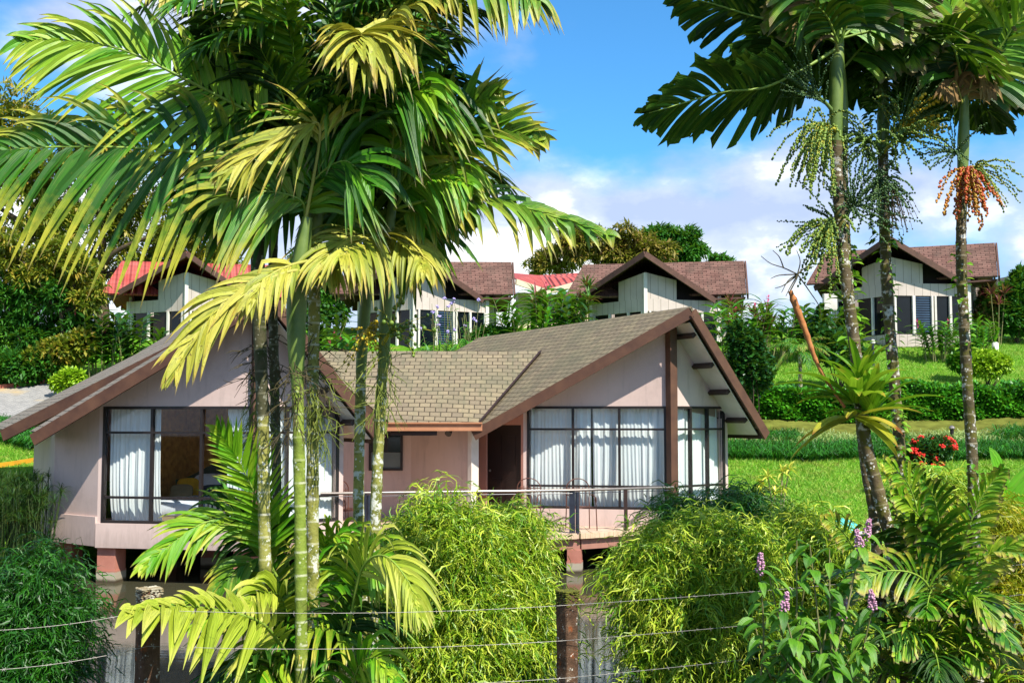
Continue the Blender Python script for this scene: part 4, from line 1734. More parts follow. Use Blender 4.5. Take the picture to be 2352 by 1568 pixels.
# ---- left clump -----------------------------------------------------------
pD = palm('palm_tree', 'palm with the tallest thin ringed stem, beside the fat green shaft, long arching green fronds', GL, 8.8, None,
          [(719, 1700), (718, 1250), (719, 900), (724, 560)], [.05, .048, .046, .044], m_trunk,
          [(724, 565), (729, 450), (738, 300), (742, 200)], [.046, .058, .056, .035])
pC = palm('palm_tree', 'palm with a fat bulging green shaft and one old yellow frond hanging before the gable', GL, 8.5, None,
          [(693, 1700), (691, 1300), (686, 1000), (683, 880)], [.047, .045, .044, .044], m_trunk_g,
          [(683, 885), (681, 800), (682, 690), (694, 580), (706, 500)], [.045, .066, .078, .066, .04])
pA = palm('palm_tree', 'lichen speckled palm stem with shaded upper part, nearest to the bedroom window', GL, 8.75, None,
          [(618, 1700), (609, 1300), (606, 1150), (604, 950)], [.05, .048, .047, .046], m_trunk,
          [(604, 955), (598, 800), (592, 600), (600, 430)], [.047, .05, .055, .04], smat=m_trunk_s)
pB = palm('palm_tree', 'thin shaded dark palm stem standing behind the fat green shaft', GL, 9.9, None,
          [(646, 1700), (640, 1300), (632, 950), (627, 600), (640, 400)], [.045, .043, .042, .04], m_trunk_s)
pE = palm('palm_tree', 'palm with yellowing drooping fan crown and yellow fruit twigs in front of the porch window', GL, 9.3, None,
          [(846, 1700), (838, 1350), (824, 1180), (829, 850)], [.036, .044, .043, .042], m_trunk,
          [(829, 855), (834, 760), (842, 660), (848, 570)], [.043, .05, .048, .03])
pF = palm('palm_tree', 'palm beside the yellow fan crowned one, its tattered fronds stretching far out over the sky', GL, 9.0, None,
          [(852, 1700), (860, 1260), (873, 950), (880, 840)], [.045, .044, .043, .042], m_trunk,
          [(880, 845), (886, 720), (890, 580), (905, 430)], [.043, .052, .05, .032])
PD = lambda n: px(8.6, n)
# big leaves to the left
frond(pD, PP((8.7, 8.2), (735, 330), (600, 270), (470, 205), (290, 118), (150, 92), (62, 90)), PD(285), PD(27), 25, (0.1, -1, .12), m_frond_lime, .75, 76, 22, .1, rw=.018, start=.2, both=(.6, 1.0))
frond(pD, PP((8.7, 8.1), (735, 400), (620, 395), (480, 355), (300, 340), (120, 338), (-60, 352)), PD(335), PD(31), 23, (0, -1, .12), m_frond_two, 1.0, 84, 36, .12, rw=.02, start=.16, both=(.55, 1.0))
frond(pD, PP((8.9, 8.6), (730, 400), (640, 440), (520, 440), (430, 440)), PD(200), PD(32), 15, (0, -1, .15), m_frond, .9, 80, 40, .12, rw=.016, both=(.6, 1))
frond(pD, PP((8.8, 8.3), (735, 300), (690, 190), (664, 60), (640, -120)), PD(175), PD(26), 26, (-.35, -1, .1), m_frond_lime, .65, 75, 40, .1, rw=.014, start=.25, both=(.3, 1.0))
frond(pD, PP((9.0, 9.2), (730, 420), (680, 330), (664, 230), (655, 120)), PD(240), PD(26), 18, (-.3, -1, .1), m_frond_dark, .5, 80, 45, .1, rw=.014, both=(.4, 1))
# old yellow ones near the top
frond(pD, PP((8.5, 7.9), (760, 260), (800, 130), (830, 80), (822, 105)), PD(190), PD(32), 16, (.1, -.5, 1), m_frond_yel, 1.0, 70, 20, .1, rw=.016, start=.5, kink=.15, torn=1.2, both=(1, 1))
frond(pD, PP((8.4, 7.9), (905, 45), (865, 78), (815, 92), (770, 105)), PD(195), PD(33), 14, (0, -1, .6), m_frond_yel, 1.1, 76, 30, .05, start=.05, torn=1.4, both=(.5, 1.0), rw=.012, kink=.1)
frond(pD, PP((8.6, 8.2), (760, 200), (880, 60), (960, 10), (1060, -30)), PD(170), PD(30), 16, (0, -.6, 1), m_frond_yel, 1.1, 70, 30, .1, torn=1., kink=.2, rw=.014)
# arching frond in the top right, leaflets hanging
frond(pD, PP((8.8, 8.2), (930, 330), (950, 200), (1000, -20), (1060, -55), (1160, -45), (1230, 0)), PD(215), PD(30), 20, (0, -.7, 1), m_frond_olive, 2.2, 70, 35, .0, rw=.017, start=.52, dj=.3)
# leaves hanging in from above at the top left
frond(pD, PP((8.6, 8.3), (640, 60), (560, -60), (450, -55), (340, -20)), PD(150), PD(28), 16, (0, -.6, 1), m_frond_yel, 1.9, 75, 40, .0, rw=.014, torn=.8, gapp=.15)
frond(pD, PP((8.9, 9.2), (680, 150), (560, 10), (430, -30), (300, 30)), PD(150), PD(26), 16, (0, -.6, 1), m_frond_dark, 1.2, 70, 40, .0, rw=.012)
# right hand side of that crown
frond(pD, PP((8.7, 8.3), (800, 300), (870, 210), (935, 200), (975, 240)), PD(260), PD(36), 14, (0, -1, .6), m_frond, 2.0, 65, 25, 0, rw=.014, start=.3)
frond(pD, PP((9.0, 9.1), (770, 330), (850, 170), (930, 90), (1000, 70)), PD(240), PD(30), 16, (0, -1, .4), m_frond, 1.3, 75, 35, .05, rw=.014)
wild(pD, P(742, 210, 9.2), 8, 1.7, .75, .085, 17, [m_frond, m_frond_dark, m_frond_dark], (15, 75), (20, 160), droop=1.0, seg=6)
wild(pD, P(740, 120, 9.0), 6, 1.6, .7, .085, 17, [m_frond, m_frond_olive, m_frond_dark], (25, 80), (150, 390), droop=1.0, seg=6)

for (pp, mt, ln, nn) in (([(740, 330), (700, 240), (600, 180), (520, 190)], m_frond, 230, 15), ([(740, 330), (820, 260), (900, 290), (940, 360)], m_frond_dark, 240, 15),
                         ([(740, 380), (680, 330), (590, 330), (520, 380)], m_frond_dark, 230, 15), ([(745, 300), (790, 200), (850, 160), (900, 200)], m_frond_dark, 230, 15),
                         ([(740, 300), (620, 130), (520, 90), (430, 120)], m_frond_dark, 220, 17), ([(740, 300), (760, 120), (820, 40), (880, 20)], m_frond, 200, 15)):
    frond(pD, PP((8.9, 8.9), *pp), PD(ln), PD(32), nn, FACE, mt, 1.5, 72, 30, .08, rw=.014)
# fat shafted palm
frond(pC, PP((8.4, 7.8), (700, 640), (680, 622), (620, 640), (535, 680), (450, 770), (395, 850)), PD(150), PD(26), 13, (.2, -1, .3), m_frond_yel, .8, 30, 6, .0, rw=.02, start=.22, kink=.12, torn=1.0, jit=.16, twist=.7)
frond(pC, PP((8.4, 8.0), (705, 600), (660, 612), (610, 640), (575, 690)), PD(130), PD(24), 9, (.2, -1, .5), m_frond_yel, 1.3, 40, 12, .0, rw=.016, kink=.2, torn=1., jit=.15, twist=.6)
frond(pC, PP((8.5, 8.1), (700, 520), (735, 300), (690, 300), (600, 345), (520, 395)), PD(170), PD(20), 15, (.2, -1, .4), m_frond_yel, .8, 40, 12, .0, rw=.014, start=.38, torn=1.2, jit=.2, kink=.2, twist=.8)
frond(pC, PP((8.6, 8.3), (702, 520), (690, 460), (600, 440), (520, 470)), PD(240), PD(34), 13, FACE, m_frond_olive, 1.3, 75, 35, .1, rw=.014)
frond(pC, PP((8.6, 8.3), (704, 520), (720, 420), (790, 370), (850, 420)), PD(250), PD(32), 14, FACE, m_frond, 1.7, 75, 35, .1, rw=.014)
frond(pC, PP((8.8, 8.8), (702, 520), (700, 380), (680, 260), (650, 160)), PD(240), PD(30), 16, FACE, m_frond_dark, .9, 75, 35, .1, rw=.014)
wild(pC, P(706, 470, 8.9), 6, 1.2, .65, .08, 15, [m_frond, m_frond_dark, m_frond_dark], (45, 80), (0, 360), droop=1.0, seg=6)
# leftmost and rear stems carry shaded green leaves
for cr, par, az in ((P(600, 430, 9.3), pA, (60, 300)), (P(640, 400, 10.0), pB, (0, 360))):
    wild(par, cr, 6, 1.25, .62, .08, 15, [m_frond, m_frond_dark, m_frond_dark], (45, 80), az, droop=1.0, seg=6)
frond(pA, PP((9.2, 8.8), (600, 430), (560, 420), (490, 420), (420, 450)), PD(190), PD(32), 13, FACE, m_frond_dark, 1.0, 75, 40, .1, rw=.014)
frond(pA, PP((9.2, 9.0), (600, 430), (560, 470), (530, 480), (500, 520)), PD(130), PD(30), 9, FACE, m_frond, 1.0, 70, 40, .1, rw=.012)

# yellow fan crown in front of the porch
frond(pE, PP((9.2, 8.2), (848, 590), (850, 552), (800, 552), (760, 580), (735, 630)), PD(165), PD(19), 20, (0, -1, .5), m_frond_yel, 1.5, 70, 22, .0, rw=.014, start=.12, jit=.12)
frond(pE, PP((9.2, 8.1), (848, 590), (862, 545), (820, 560), (785, 590)), PD(190), PD(24), 13, (0, -1, .7), m_frond_yel, 1.9, 65, 20, .0, rw=.014, start=.15, torn=.6)
frond(pE, PP((9.2, 8.4), (848, 590), (900, 545), (955, 575), (975, 620)), PD(150), PD(22), 15, (0, -1, .6), m_frond_yel, 1.9, 60, 20, .0, rw=.014, start=.15, kink=.1, torn=.8)
frond(pE, PP((9.2, 9.0), (848, 590), (840, 500), (800, 470), (765, 500)), PD(210), PD(36), 12, FACE, m_frond_olive, 2.0, 65, 25, .0, rw=.014)
frond(pE, PP((9.3, 9.2), (848, 580), (880, 520), (930, 520), (960, 580)), PD(220), PD(34), 13, FACE, m_frond, 2.0, 65, 25, .0, rw=.014)
frond(pE, PP((9.3, 9.6), (848, 580), (850, 470), (820, 400), (780, 370)), PD(220), PD(34), 13, FACE, m_frond, 1.6, 65, 30, .0, rw=.014)
wild(pE, P(848, 565, 9.5), 3, 1.0, .55, .085, 13, [m_frond, m_frond_olive], (25, 70), (10, 170), droop=1.5, seg=6)

# fronds to the right
frond(pF, PP((8.9, 8.3), (900, 450), (950, 370), (1030, 320), (1130, 300), (1235, 318)), PD(165), PD(38), 17, (0, -1, .2), m_frond_olive, .35, 62, 18, .1, rw=.016, start=.1, kink=.4, torn=1.4, jit=.2, twist=.6)
frond(pF, PP((8.8, 8.4), (900, 450), (960, 360), (1050, 270), (1140, 215)), PD(150), PD(36), 13, (0, -1, .2), m_frond_olive, .3, 50, 20, .1, rw=.014, kink=.35, torn=1.4, jit=.2)
frond(pF, PP((8.8, 8.2), (905, 480), (990, 460), (1120, 455), (1250, 490), (1390, 535)), PD(150), PD(30), 17, (0, -.9, .7), m_frond_olive, 1.2, 50, 12, .05, rw=.016, start=.12, kink=.25, torn=1.0, gapp=.12)
frond(pF, PP((8.9, 8.4), (905, 480), (950, 420), (1010, 400), (1075, 420)), PD(170), PD(33), 16, FACE, m_frond_lime, 2.0, 65, 25, .0, rw=.014)
frond(pF, PP((8.8, 8.3), (900, 440), (905, 300), (930, 220), (985, 210)), PD(230), PD(38), 13, FACE, m_frond_lime, 2.2, 60, 25, .0, rw=.014, start=.3)
frond(pF, PP((8.9, 8.6), (900, 440), (880, 330), (850, 280), (810, 300)), PD(260), PD(36), 13, FACE, m_frond, 2.0, 65, 25, .0, rw=.014)
frond(pF, PP((9.0, 9.0), (905, 470), (980, 400), (1050, 400), (1110, 430)), PD(130), PD(32), 15, FACE, m_frond, 1.9, 65, 25, .0, rw=.014)
frond(pF, PP((8.9, 8.6), (905, 480), (960, 490), (1020, 490), (1085, 510)), PD(95), PD(30), 12, FACE, m_frond_olive, 1.7, 65, 25, .0, rw=.012)
wild(pF, P(905, 430, 9.3), 6, 1.2, .62, .08, 14, [m_frond, m_frond_dark, m_frond_dark], (40, 80), (30, 330), droop=1.5, seg=6)

# old fruit twigs on the left stems
def twigs(parent, base, n, L, mat, cone=1.0, droop=.5):
    m = MB()
    b = A3(base)
    for i in range(n):
        d = norm(RNG.random(3) - .5 + np.array((0, -.15, -.25)))
        k = 7
        p = [b + np.array((0, 0, (random.random() - .5) * .55)) + d * .03]
        for j in range(k):
            d = norm(d + (RNG.random(3) - .5) * .5 + np.array((0, 0, -droop * .3)))
            p.append(p[-1] + d * L * random.uniform(.3, 1.3) / k)
        m.tube(p, np.linspace(.004, .0013, k + 1), 4, cap=False)
        for j in (2, 4):
            q = p[j]
            d2 = norm(d + (RNG.random(3) - .5) * 1.4)
            m.tube([q, q + d2 * L * .2, q + d2 * L * .33 + (RNG.random(3) - .5) * .04], [.004, .003, .0015], 4, cap=False)
    return m.build('fruit_stalk', mat, parent)


m_twig_g = plain('green_twigs', srgb('5a6a22'), srgb('7c8430'), 8, .8)
twigs(pA, P(606, 830, 9.05), 42, .40, m_root)
twigs(pA, P(600, 930, 9.05), 40, .38, m_twig_g)
twigs(pC, P(672, 900, 8.4), 30, .34, m_root)
twigs(pD, P(730, 930, 8.7), 40, .42, m_twig_g)
twigs(pD, P(724, 830, 8.7), 22, .36, m_root)
strands(pE, P(832, 770, 9.25), P(845, 760, 9.1), 34, .34, .011, [m_fr_yellow, m_fstalk_y], .7, 1.2, 4.5, stalk=.012)
strands(pF, P(880, 790, 8.95), P(905, 760, 8.8), 22, .36, .016, [m_fr_green, m_fstalk_y], .9, 1.2, 4.0, stalk=.012)
twigs(pF, P(880, 850, 8.9), 36, .40, m_twig_g)

# ---- right group ------------------------------------------------------------
RP = lambda n: px(9.0, n)
q1 = palm('palm_tree', 'palm whose leaning stem passes the big bromeliad and carries hanging green fruit strings', GRR, 9.0, None,
          [(2085, 1700), (2056, 1310), (2020, 1140), (1988, 1010), (1964, 800), (1940, 620), (1924, 430), (1921, 320)],
          [.062, .06, .055, .05, .047, .046, .045, .044], m_trunk_d,
          [(1921, 325), (1920, 240), (1923, 150), (1930, 90)], [.046, .056, .058, .03], .12)
q2 = palm('palm_tree', 'thinner palm stem pressed close behind the bromeliad palm', GRR, 9.35, None,
          [(2035, 1700), (2012, 1230), (1988, 1080), (1974, 950), (1960, 780), (1948, 600), (1941, 480), (1938, 330)],
          [.056, .055, .05, .042, .036, .034, .032, .03], m_trunk_d,
          [(1938, 335), (1936, 250), (1934, 160)], [.034, .045, .03], .14)
q3 = palm('palm_tree', 'ivy wrapped palm with yellow fruit behind the bromeliad palm', GRR, 9.7, None,
          [(2080, 1700), (2068, 1080), (2056, 900), (2040, 700), (2030, 480), (2028, 340)], [.055, .052, .05, .048, .047, .045], m_trunk_d,
          [(2028, 345), (2029, 270), (2030, 180)], [.047, .055, .035], .12)
q4 = palm('palm_tree', 'slender palm with a bunch of orange fruit under its crown', GRR, 9.4, None,
          [(2246, 1700), (2236, 1130), (2222, 880), (2208, 600), (2211, 400)], [.05, .047, .045, .043, .042], m_trunk_d,
          [(2211, 405), (2213, 320), (2216, 220)], [.043, .05, .032], .12)
JK = dict(prof='jag', torn=1.1, fold=.12)
frond(q1, PP((9.0, 8.6), (1925, 110), (1860, 150), (1760, 200), (1660, 212), (1560, 240), (1490, 260)), RP(165), RP(34), 19, 'UNDER', m_frond_dark, .5, 78, 22, .08, rw=.016, start=.16, **JK)
frond(q1, PP((9.1, 9.3), (1925, 100), (1850, 60), (1740, 40), (1640, 10), (1560, -10)), RP(150), RP(32), 18, 'UNDER', m_frond_dark, .5, 75, 25, .08, rw=.015, start=.12, **JK)
frond(q1, PP((9.1, 9.5), (1925, 100), (1830, 20), (1730, -60), (1640, -100)), RP(190), RP(34), 16, 'UNDER', m_frond_dark, .6, 75, 30, .08, rw=.015, **JK)
frond(q1, PP((8.9, 8.5), (1925, 100), (1915, 10), (1880, -60), (1840, -100)), RP(190), RP(34), 16, (-.2, -1, .2), m_frond, .9, 70, 30, .08, rw=.015, **JK)
frond(q1, PP((8.9, 8.6), (1930, 100), (1960, 10), (2000, -60), (2060, -100)), RP(200), RP(34), 16, (.2, -1, .2), m_frond, .9, 70, 30, .08, rw=.015, **JK)
frond(q1, PP((8.8, 8.4), (1925, 100), (1900, 40), (1870, 20), (1840, 70)), RP(120), RP(28), 11, FACE, m_frond_dark, 1.3, 65, 30, .08, rw=.012, **JK)
frond(q1, PP((9.0, 9.4), (1928, 100), (1880, 60), (1810, 110), (1760, 190)), RP(160), RP(32), 14, 'UNDER', m_frond_dark, .9, 75, 30, .08, rw=.014, **JK)
frond(q2, PP((9.4, 9.2), (1934, 160), (1990, 100), (2050, 70), (2110, 110)), RP(150), RP(30), 14, FACE, m_frond, 1.2, 70, 30, .08, rw=.013, **JK)
frond(q2, PP((9.5, 9.9), (1934, 160), (1870, 120), (1800, 150), (1730, 230)), RP(150), RP(32), 14, FACE, m_frond_dark, .9, 70, 30, .08, rw=.013, **JK)
wild(q2, P(1934, 160, 9.5), 2, 1.1, .55, .1, 12, [m_frond_dark, m_frond], (20, 75), (20, 200), droop=.9, seg=5, **JK)
wild(q1, P(1928, 90, 9.1), 2, 1.3, .6, .1, 13, [m_frond_dark, m_frond], (30, 80), (0, 180), droop=.9, seg=5, **JK)
for k, (pp, mt) in enumerate((([(2030, 180), (2020, 60), (2000, -60)], m_frond_dark), ([(2030, 180), (2090, 80), (2150, 40), (2200, 60)], m_frond_dark),
                              ([(2030, 180), (1985, 100), (1940, 60), (1890, 80)], m_frond_dark), ([(2030, 180), (2060, 60), (2090, -60)], m_frond),
                              ([(2030, 190), (2080, 150), (2110, 190), (2120, 260)], m_frond_dark), ([(2030, 180), (2010, 120), (1985, 150), (1970, 220)], m_frond_dark))):
    frond(q3, PP((9.7, 9.4 + .15 * k), *pp), RP(140), RP(30), 14, FACE, mt, 1.0, 70, 30, .08, rw=.013, seg=6, **JK)
wild(q3, P(2030, 180, 9.9), 4, 1.1, .55, .1, 13, [m_frond_dark], (20, 80), (0, 360), droop=1.0, seg=5, **JK)
for k, (pp, mt, ln) in enumerate((([(2216, 220), (2190, 110), (2150, 80), (2105, 100)], m_frond_dark, 120), ([(2216, 220), (2290, 120), (2330, 60), (2380, 0)], m_frond_lime, 150),
                                  ([(2216, 220), (2270, 180), (2330, 140), (2400, 130)], m_frond, 140), ([(2216, 220), (2200, 100), (2180, -20)], m_frond_lime, 150),
                                  ([(2216, 220), (2240, 80), (2260, -40)], m_frond_lime, 150), ([(2216, 220), (2160, 160), (2120, 170), (2090, 215)], m_frond_dark, 95),
                                  ([(2216, 215), (2230, 130), (2290, 90), (2350, 150)], m_frond, 150), ([(2216, 215), (2150, 90), (2130, 20), (2090, -20)], m_frond_dark, 120))):
    frond(q4, PP((9.4, 9.0 + .12 * k), *pp), RP(ln), RP(32), 14, FACE, mt, .9, 70, 28, .08, rw=.013, seg=6, **JK)
wild(q4, P(2216, 210, 9.6), 3, 1.0, .5, .1, 12, [m_frond_dark, m_frond], (20, 80), (0, 360), droop=1.0, seg=5, **JK)
frond(q4, PP((9.4, 9.2), (2214, 250), (2240, 170), (2262, 180), (2275, 215)), RP(80), RP(20), 9, FACE, m_frond_dry, 1.6, 60, 20, 0, rw=.01, torn=1.)
frond(q4, PP((9.4, 9.2), (2214, 250), (2195, 190), (2180, 200), (2180, 220)), RP(70), RP(18), 9, FACE, m_frond_dry, 1.8, 60, 20, 0, rw=.01, torn=1.)
frond(q1, PP((8.9, 8.7), (1926, 120), (1900, 20), (1850, 10), (1800, 40)), RP(110), RP(14), 9, FACE, m_frond_dry, 2.0, 60, 20, 0, rw=.01, torn=1.)
for (pp, mt, ln, nn) in (([(1925, 90), (1850, 90), (1760, 130), (1690, 180)], m_frond_dark, 150, 15), ([(1925, 90), (1860, 0), (1760, -40), (1670, -50)], m_frond_dark, 160, 17),
                         ([(1930, 80), (1940, -20), (1950, -120)], m_frond, 170, 15), ([(1930, 90), (1990, 40), (2040, 20), (2090, 60)], m_frond_lime, 120, 14), ([(1925, 60), (1890, -60), (1800, -90)], m_frond_dark, 170, 16)):
    frond(q1, PP((9.1, 9.3), *pp), RP(ln), RP(32), nn, FACE, mt, .8, 74, 26, .08, rw=.014, seg=6, **JK)
# fruit
strands(q1, P(1918, 300, 8.98), P(1885, 290, 8.8), 40, RP(170), .0092, [m_fr_green, m_fstalk_y], 2.3, .8, 2.1)
strands(q1, P(1920, 300, 8.95), P(1900, 300, 8.75), 30, RP(190), .0092, [m_fr_green, m_fstalk_y], 2.6, .6, 2.1)
strands(q1, P(1924, 270, 9.0), P(1870, 215, 8.9), 34, RP(140), .007, [m_fr_dark, m_fstalk], .1, .75, 2.4)
strands(q2, P(1944, 500, 9.3), P(1960, 470, 9.1), 36, RP(170), .0075, [m_fr_dark, m_fstalk], .35, 1.1, 2.3)
strands(q2, P(1945, 540, 9.3), P(1925, 520, 9.2), 28, RP(150), .0072, [m_fr_dark, m_fstalk], .5, 1.0, 2.3)
strands(q2, P(1945, 520, 9.3), P(1900, 515, 9.0), 38, RP(175), .0098, [m_fr_green, m_fstalk_y], 1.6, .65, 1.9)
strands(q3, P(2028, 350, 9.65), P(1985, 320, 9.4), 40, RP(170), .008, [m_fr_green, m_fstalk], 1.0, .9, 2.2)
strands(q3, P(2030, 350, 9.65), P(2075, 310, 9.4), 40, RP(140), .009, [m_fr_green, m_fstalk_y], .9, .9, 2.2)
strands(q3, P(2030, 330, 9.65), P(2090, 280, 9.5), 14, RP(110), .014, [m_fr_yellow, m_fstalk_y], .6, .7, 1.8)
strands(q3, P(2030, 340, 9.65), P(2080, 270, 9.5), 28, RP(150), .007, [m_fr_dark, m_fstalk], -.2, .8, 2.4)
strands(q3, P(2028, 400, 9.65), P(2020, 420, 9.4), 30, RP(150), .009, [m_fr_dark, m_fstalk], 1.2, .9, 2.2)
strands(q3, P(2030, 420, 9.6), P(2050, 430, 9.4), 30, RP(130), .006, [m_root, m_root], 2.6, .7, 9, name='dry_twigs')
strands(q4, P(2212, 400, 9.35), P(2222, 395, 9.15), 50, RP(155), .0105, [m_fr_orange, m_fstalk_y], 2.6, .75, 1.8)
strands(q4, P(2214, 395, 9.35), P(2250, 385, 9.2), 20, RP(140), .008, [m_fr_green, m_fstalk_y], 1.2, .8, 2.2)
strands(q4, P(2210, 370, 9.4), P(2190, 345, 9.3), 24, RP(140), .007, [m_fr_dark, m_fstalk], .5, .9, 2.4)

# creeper on the ivy wrapped palm and small leaves on the others
m_ivy = leaf_mat('creeper_leaf', [srgb(c) for c in ('12300a', '1d4a0e', '2d6414')], None, .5, .15, .35, None, False)
m_fern = leaf_mat('small_fern_leaf', [srgb(c) for c in ('4f8a1a', '6fa522', '8db02e')], None, .5, .3, .45, None, False)


def creeper(parent, d, pts, n, rad, L, mat, name='ivy'):
    c = spline(PP(d, *pts), 40)
    i = RNG.random(n) * 39
    b = np.stack([np.interp(i, np.arange(40), c[:, k]) for k in range(3)], 1)
    a = RNG.random(n) * 6.283
    o = np.stack((np.cos(a), np.sin(a), (RNG.random(n) - .5) * .8), 1)
    m = MB()
    m.leaves(b + o * np.array((1, 1, .3)) * rad * (.7 + .6 * RNG.random((n, 1))), o + np.array((0, 0, -.2)), np.array((0, 0, 1.)) + (RNG.random((n, 3)) - .5), L * (.6 + .8 * RNG.random(n)), L * .6, .6, 3, 'ovate', .15, 0)
    m.build(name, mat, parent, smooth=True)


creeper(q3, 9.65, [(2026, 160), (2022, 260), (2024, 400), (2030, 560)], 420, .085, .075, m_ivy)
creeper(q3, 9.65, [(2030, 560), (2045, 760), (2058, 930), (2068, 1060)], 130, .055, .06, m_fern)
creeper(q4, 9.35, [(2206, 560), (2204, 700), (2215, 800)], 60, .05, .06, m_fern)
creeper(q2, 9.3, [(1946, 560), (1952, 700), (1962, 820)], 70, .05, .09, m_fern)
creeper(q4, 9.35, [(2240, 1060), (2245, 1300)], 60, .05, .06, m_fern)
creeper(q3, 9.6, [(2058, 930), (2068, 1060), (2072, 1150)], 90, .055, .06, m_fern)
# ------------------------------------------------------------------ plant helpers
def rvec(n):
    return norm(RNG.normal(size=(n, 3)))


def blobs3(d, bl, dz=None):
    """photo ellipses (x, y, rx, ry[, depth]) as ellipsoids in the place"""
    o = []
    for b in bl:
        dd = b[4] if len(b) > 4 else d
        o.append((A3(P(b[0], b[1], dd)), px(dd, b[2]), (dz or 1.0) * px(dd, (b[2] + b[3]) / 2), px(dd, b[3])))
    return o


def ragged(B, k=5, f=.5):
    """break each ellipsoid into smaller ones for an uneven outline"""
    o = []
    for c, a, b, e in B:
        o.append((c, a * .72, b * .72, e * .72))
        for i in range(k):
            d = rvec(1)[0] * np.array((a, b, e)) * random.uniform(.55, .95)
            g_ = f * random.uniform(.6, 1.1)
            o.append((c + d, a * g_, b * g_, e * g_))
    return o


def on_blobs(bl, n, inner=.55, up=0.0):
    """n points spread in the outer part of the ellipsoids, with outward directions"""
    wts = np.array([b[1] * b[3] for b in bl])
    k = RNG.choice(len(bl), n, p=wts / wts.sum())
    C = np.array([b[0] for b in bl])[k]
    R = np.array([(b[1], b[2], b[3]) for b in bl])[k]
    d = rvec(n)
    d[:, 2] = np.where(RNG.random(n) < up, np.abs(d[:, 2]), d[:, 2])
    r = inner + (1 - inner) * RNG.random(n) ** .6
    return C + d * R * r[:, None], norm(d / R)


def leaf_clusters(m, bl, n, per, L, W, droop=.8, inner=.4, prof='lance', up=.3, segs=2, spread=.9, mat=0, flat=True):
    p, d = on_blobs(bl, n, inner, up)
    p = np.repeat(p, per, 0)
    d0 = np.repeat(d, per, 0) * .6 + rvec(len(p)) * spread + np.array((0, 0, .15))
    rr = np.repeat(RNG.random(n), per) * .6 + RNG.random(len(p)) * .4
    m.leaves(p + rvec(len(p)) * L * .25, d0, np.array((0, 0, 1.)) + rvec(len(p)) * .5, L * (.6 + .7 * RNG.random(len(p))), W * (.7 + .6 * RNG.random(len(p))),
             droop, segs, prof, .2, mat, rr, flat)


def branches(m, root, tops, r0, mat=0, bend=.25, n=7):
    for t_ in tops:
        a, b = A3(root), A3(t_)
        mid = (a + b) / 2 + (RNG.random(3) - .5) * np.linalg.norm(b - a) * bend
        m.tube(spline([a, mid, b], n), np.linspace(r0, r0 * .25, n), 6, mat=mat, cap=False)


LM = lambda name, cols, **k: leaf_mat(name, [srgb(c) for c in cols], **k)
lk = dict(lines=False)
m_tree_a = LM('autumn_tree_leaf', ('2c3a0c', '55671a', '7f8622', 'a0902c', 'ac8232'), trans=.3, rough=.5, **lk)
m_tree_b = LM('green_tree_leaf', ('1f4a10', '2f6a18', '4a8a22'), trans=.25, rough=.5, **lk)
m_tree_c = LM('olive_tree_leaf', ('4a4a16', '6f6a20', '8a7a2a', '6a3f1a'), trans=.25, rough=.55, **lk)
m_bark = plain('tree_bark', srgb('3a2e22'), srgb('5a4a38'), 3, .9, .5, 12)
m_fea = LM('feathery_leaf_yellow_green', ('33620a', '5f8f16', '8fac20', 'bfca3c', '8a8a30'), trans=.2, rough=.45, **lk)
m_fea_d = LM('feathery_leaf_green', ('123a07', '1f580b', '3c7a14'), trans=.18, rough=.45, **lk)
m_hedge = LM('hedge_leaf', ('1f5a0c', '3a8412', '5aa31c'), trans=.2, rough=.4, **lk)
m_lily = LM('border_grass_leaf', ('164a0a', '256a10', '3d8a1c'), trans=.2, rough=.45, **lk)
m_lily_p = LM('pale_striped_grass', ('6f8f3a', '98ad5c', 'b3bf82'), trans=.2, rough=.5, **lk)
m_ging = LM('ginger_leaf', ('2a6a12', '3f8d1a', '6aae2a'), trans=.3, rough=.35)
m_ging_d = LM('dark_tropical_leaf', ('123a0a', '1c520e', '2f6f16'), trans=.2, rough=.35)
m_cord = LM('cordyline_leaf', ('2f6a18', '4d8a22', '6a4a2a', '9a2a4a'), trans=.25, rough=.4)
m_cord_r = LM('cordyline_red_leaf', ('5a2430', '8a2a44', 'b03a5a'), trans=.25, rough=.4)
m_round = LM('round_dark_leaf', ('153f14', '24561c', '3d7028'), trans=.15, rough=.4, **lk)
m_lime = LM('lime_shrub_leaf', ('6f9a14', '95bb1c', 'b8cf3a'), trans=.3, rough=.45, **lk)
m_crot = LM('yellow_croton_leaf', ('a8b02a', 'd0cb46', 'e0d868', '7a9a22'), trans=.3, rough=.4, **lk)
m_brom = LM('bromeliad_leaf', ('5f9a14', '7fb01e', 'a3c22e'), tip=srgb('c8b83a'), tip_from=.85, trans=.35, rough=.35)
m_brom_y = LM('bromeliad_old_leaf', ('b0b02a', 'c8c03a', 'd0b84a'), tip=srgb('9a5a2a'), tip_from=.75, trans=.3, rough=.45)
m_ban = LM('banana_leaf', ('5aa81a', '6fbf22', '7cc82a'), trans=.4, rough=.32)
m_shr = LM('ovate_shrub_leaf', ('3f7a14', '5c9a1e', '7cae2e'), trans=.35, rough=.45)
m_stemg = plain('green_brown_stem', srgb('6a6a3a'), srgb('8a8458'), 8, .8)
m_pink = plain('pink_blossom', srgb('a0627f'), srgb('c9a0b2'), 30, .6)
m_mag = plain('magenta_bract', srgb('c02a5a'), srgb('d84a7a'), 20, .5)
m_red = plain('red_blossom', srgb('c81e1a'), srgb('e03a2a'), 20, .5)
m_vio = plain('violet_blossom', srgb('9a86c8'), srgb('b8a8dc'), 20, .6)

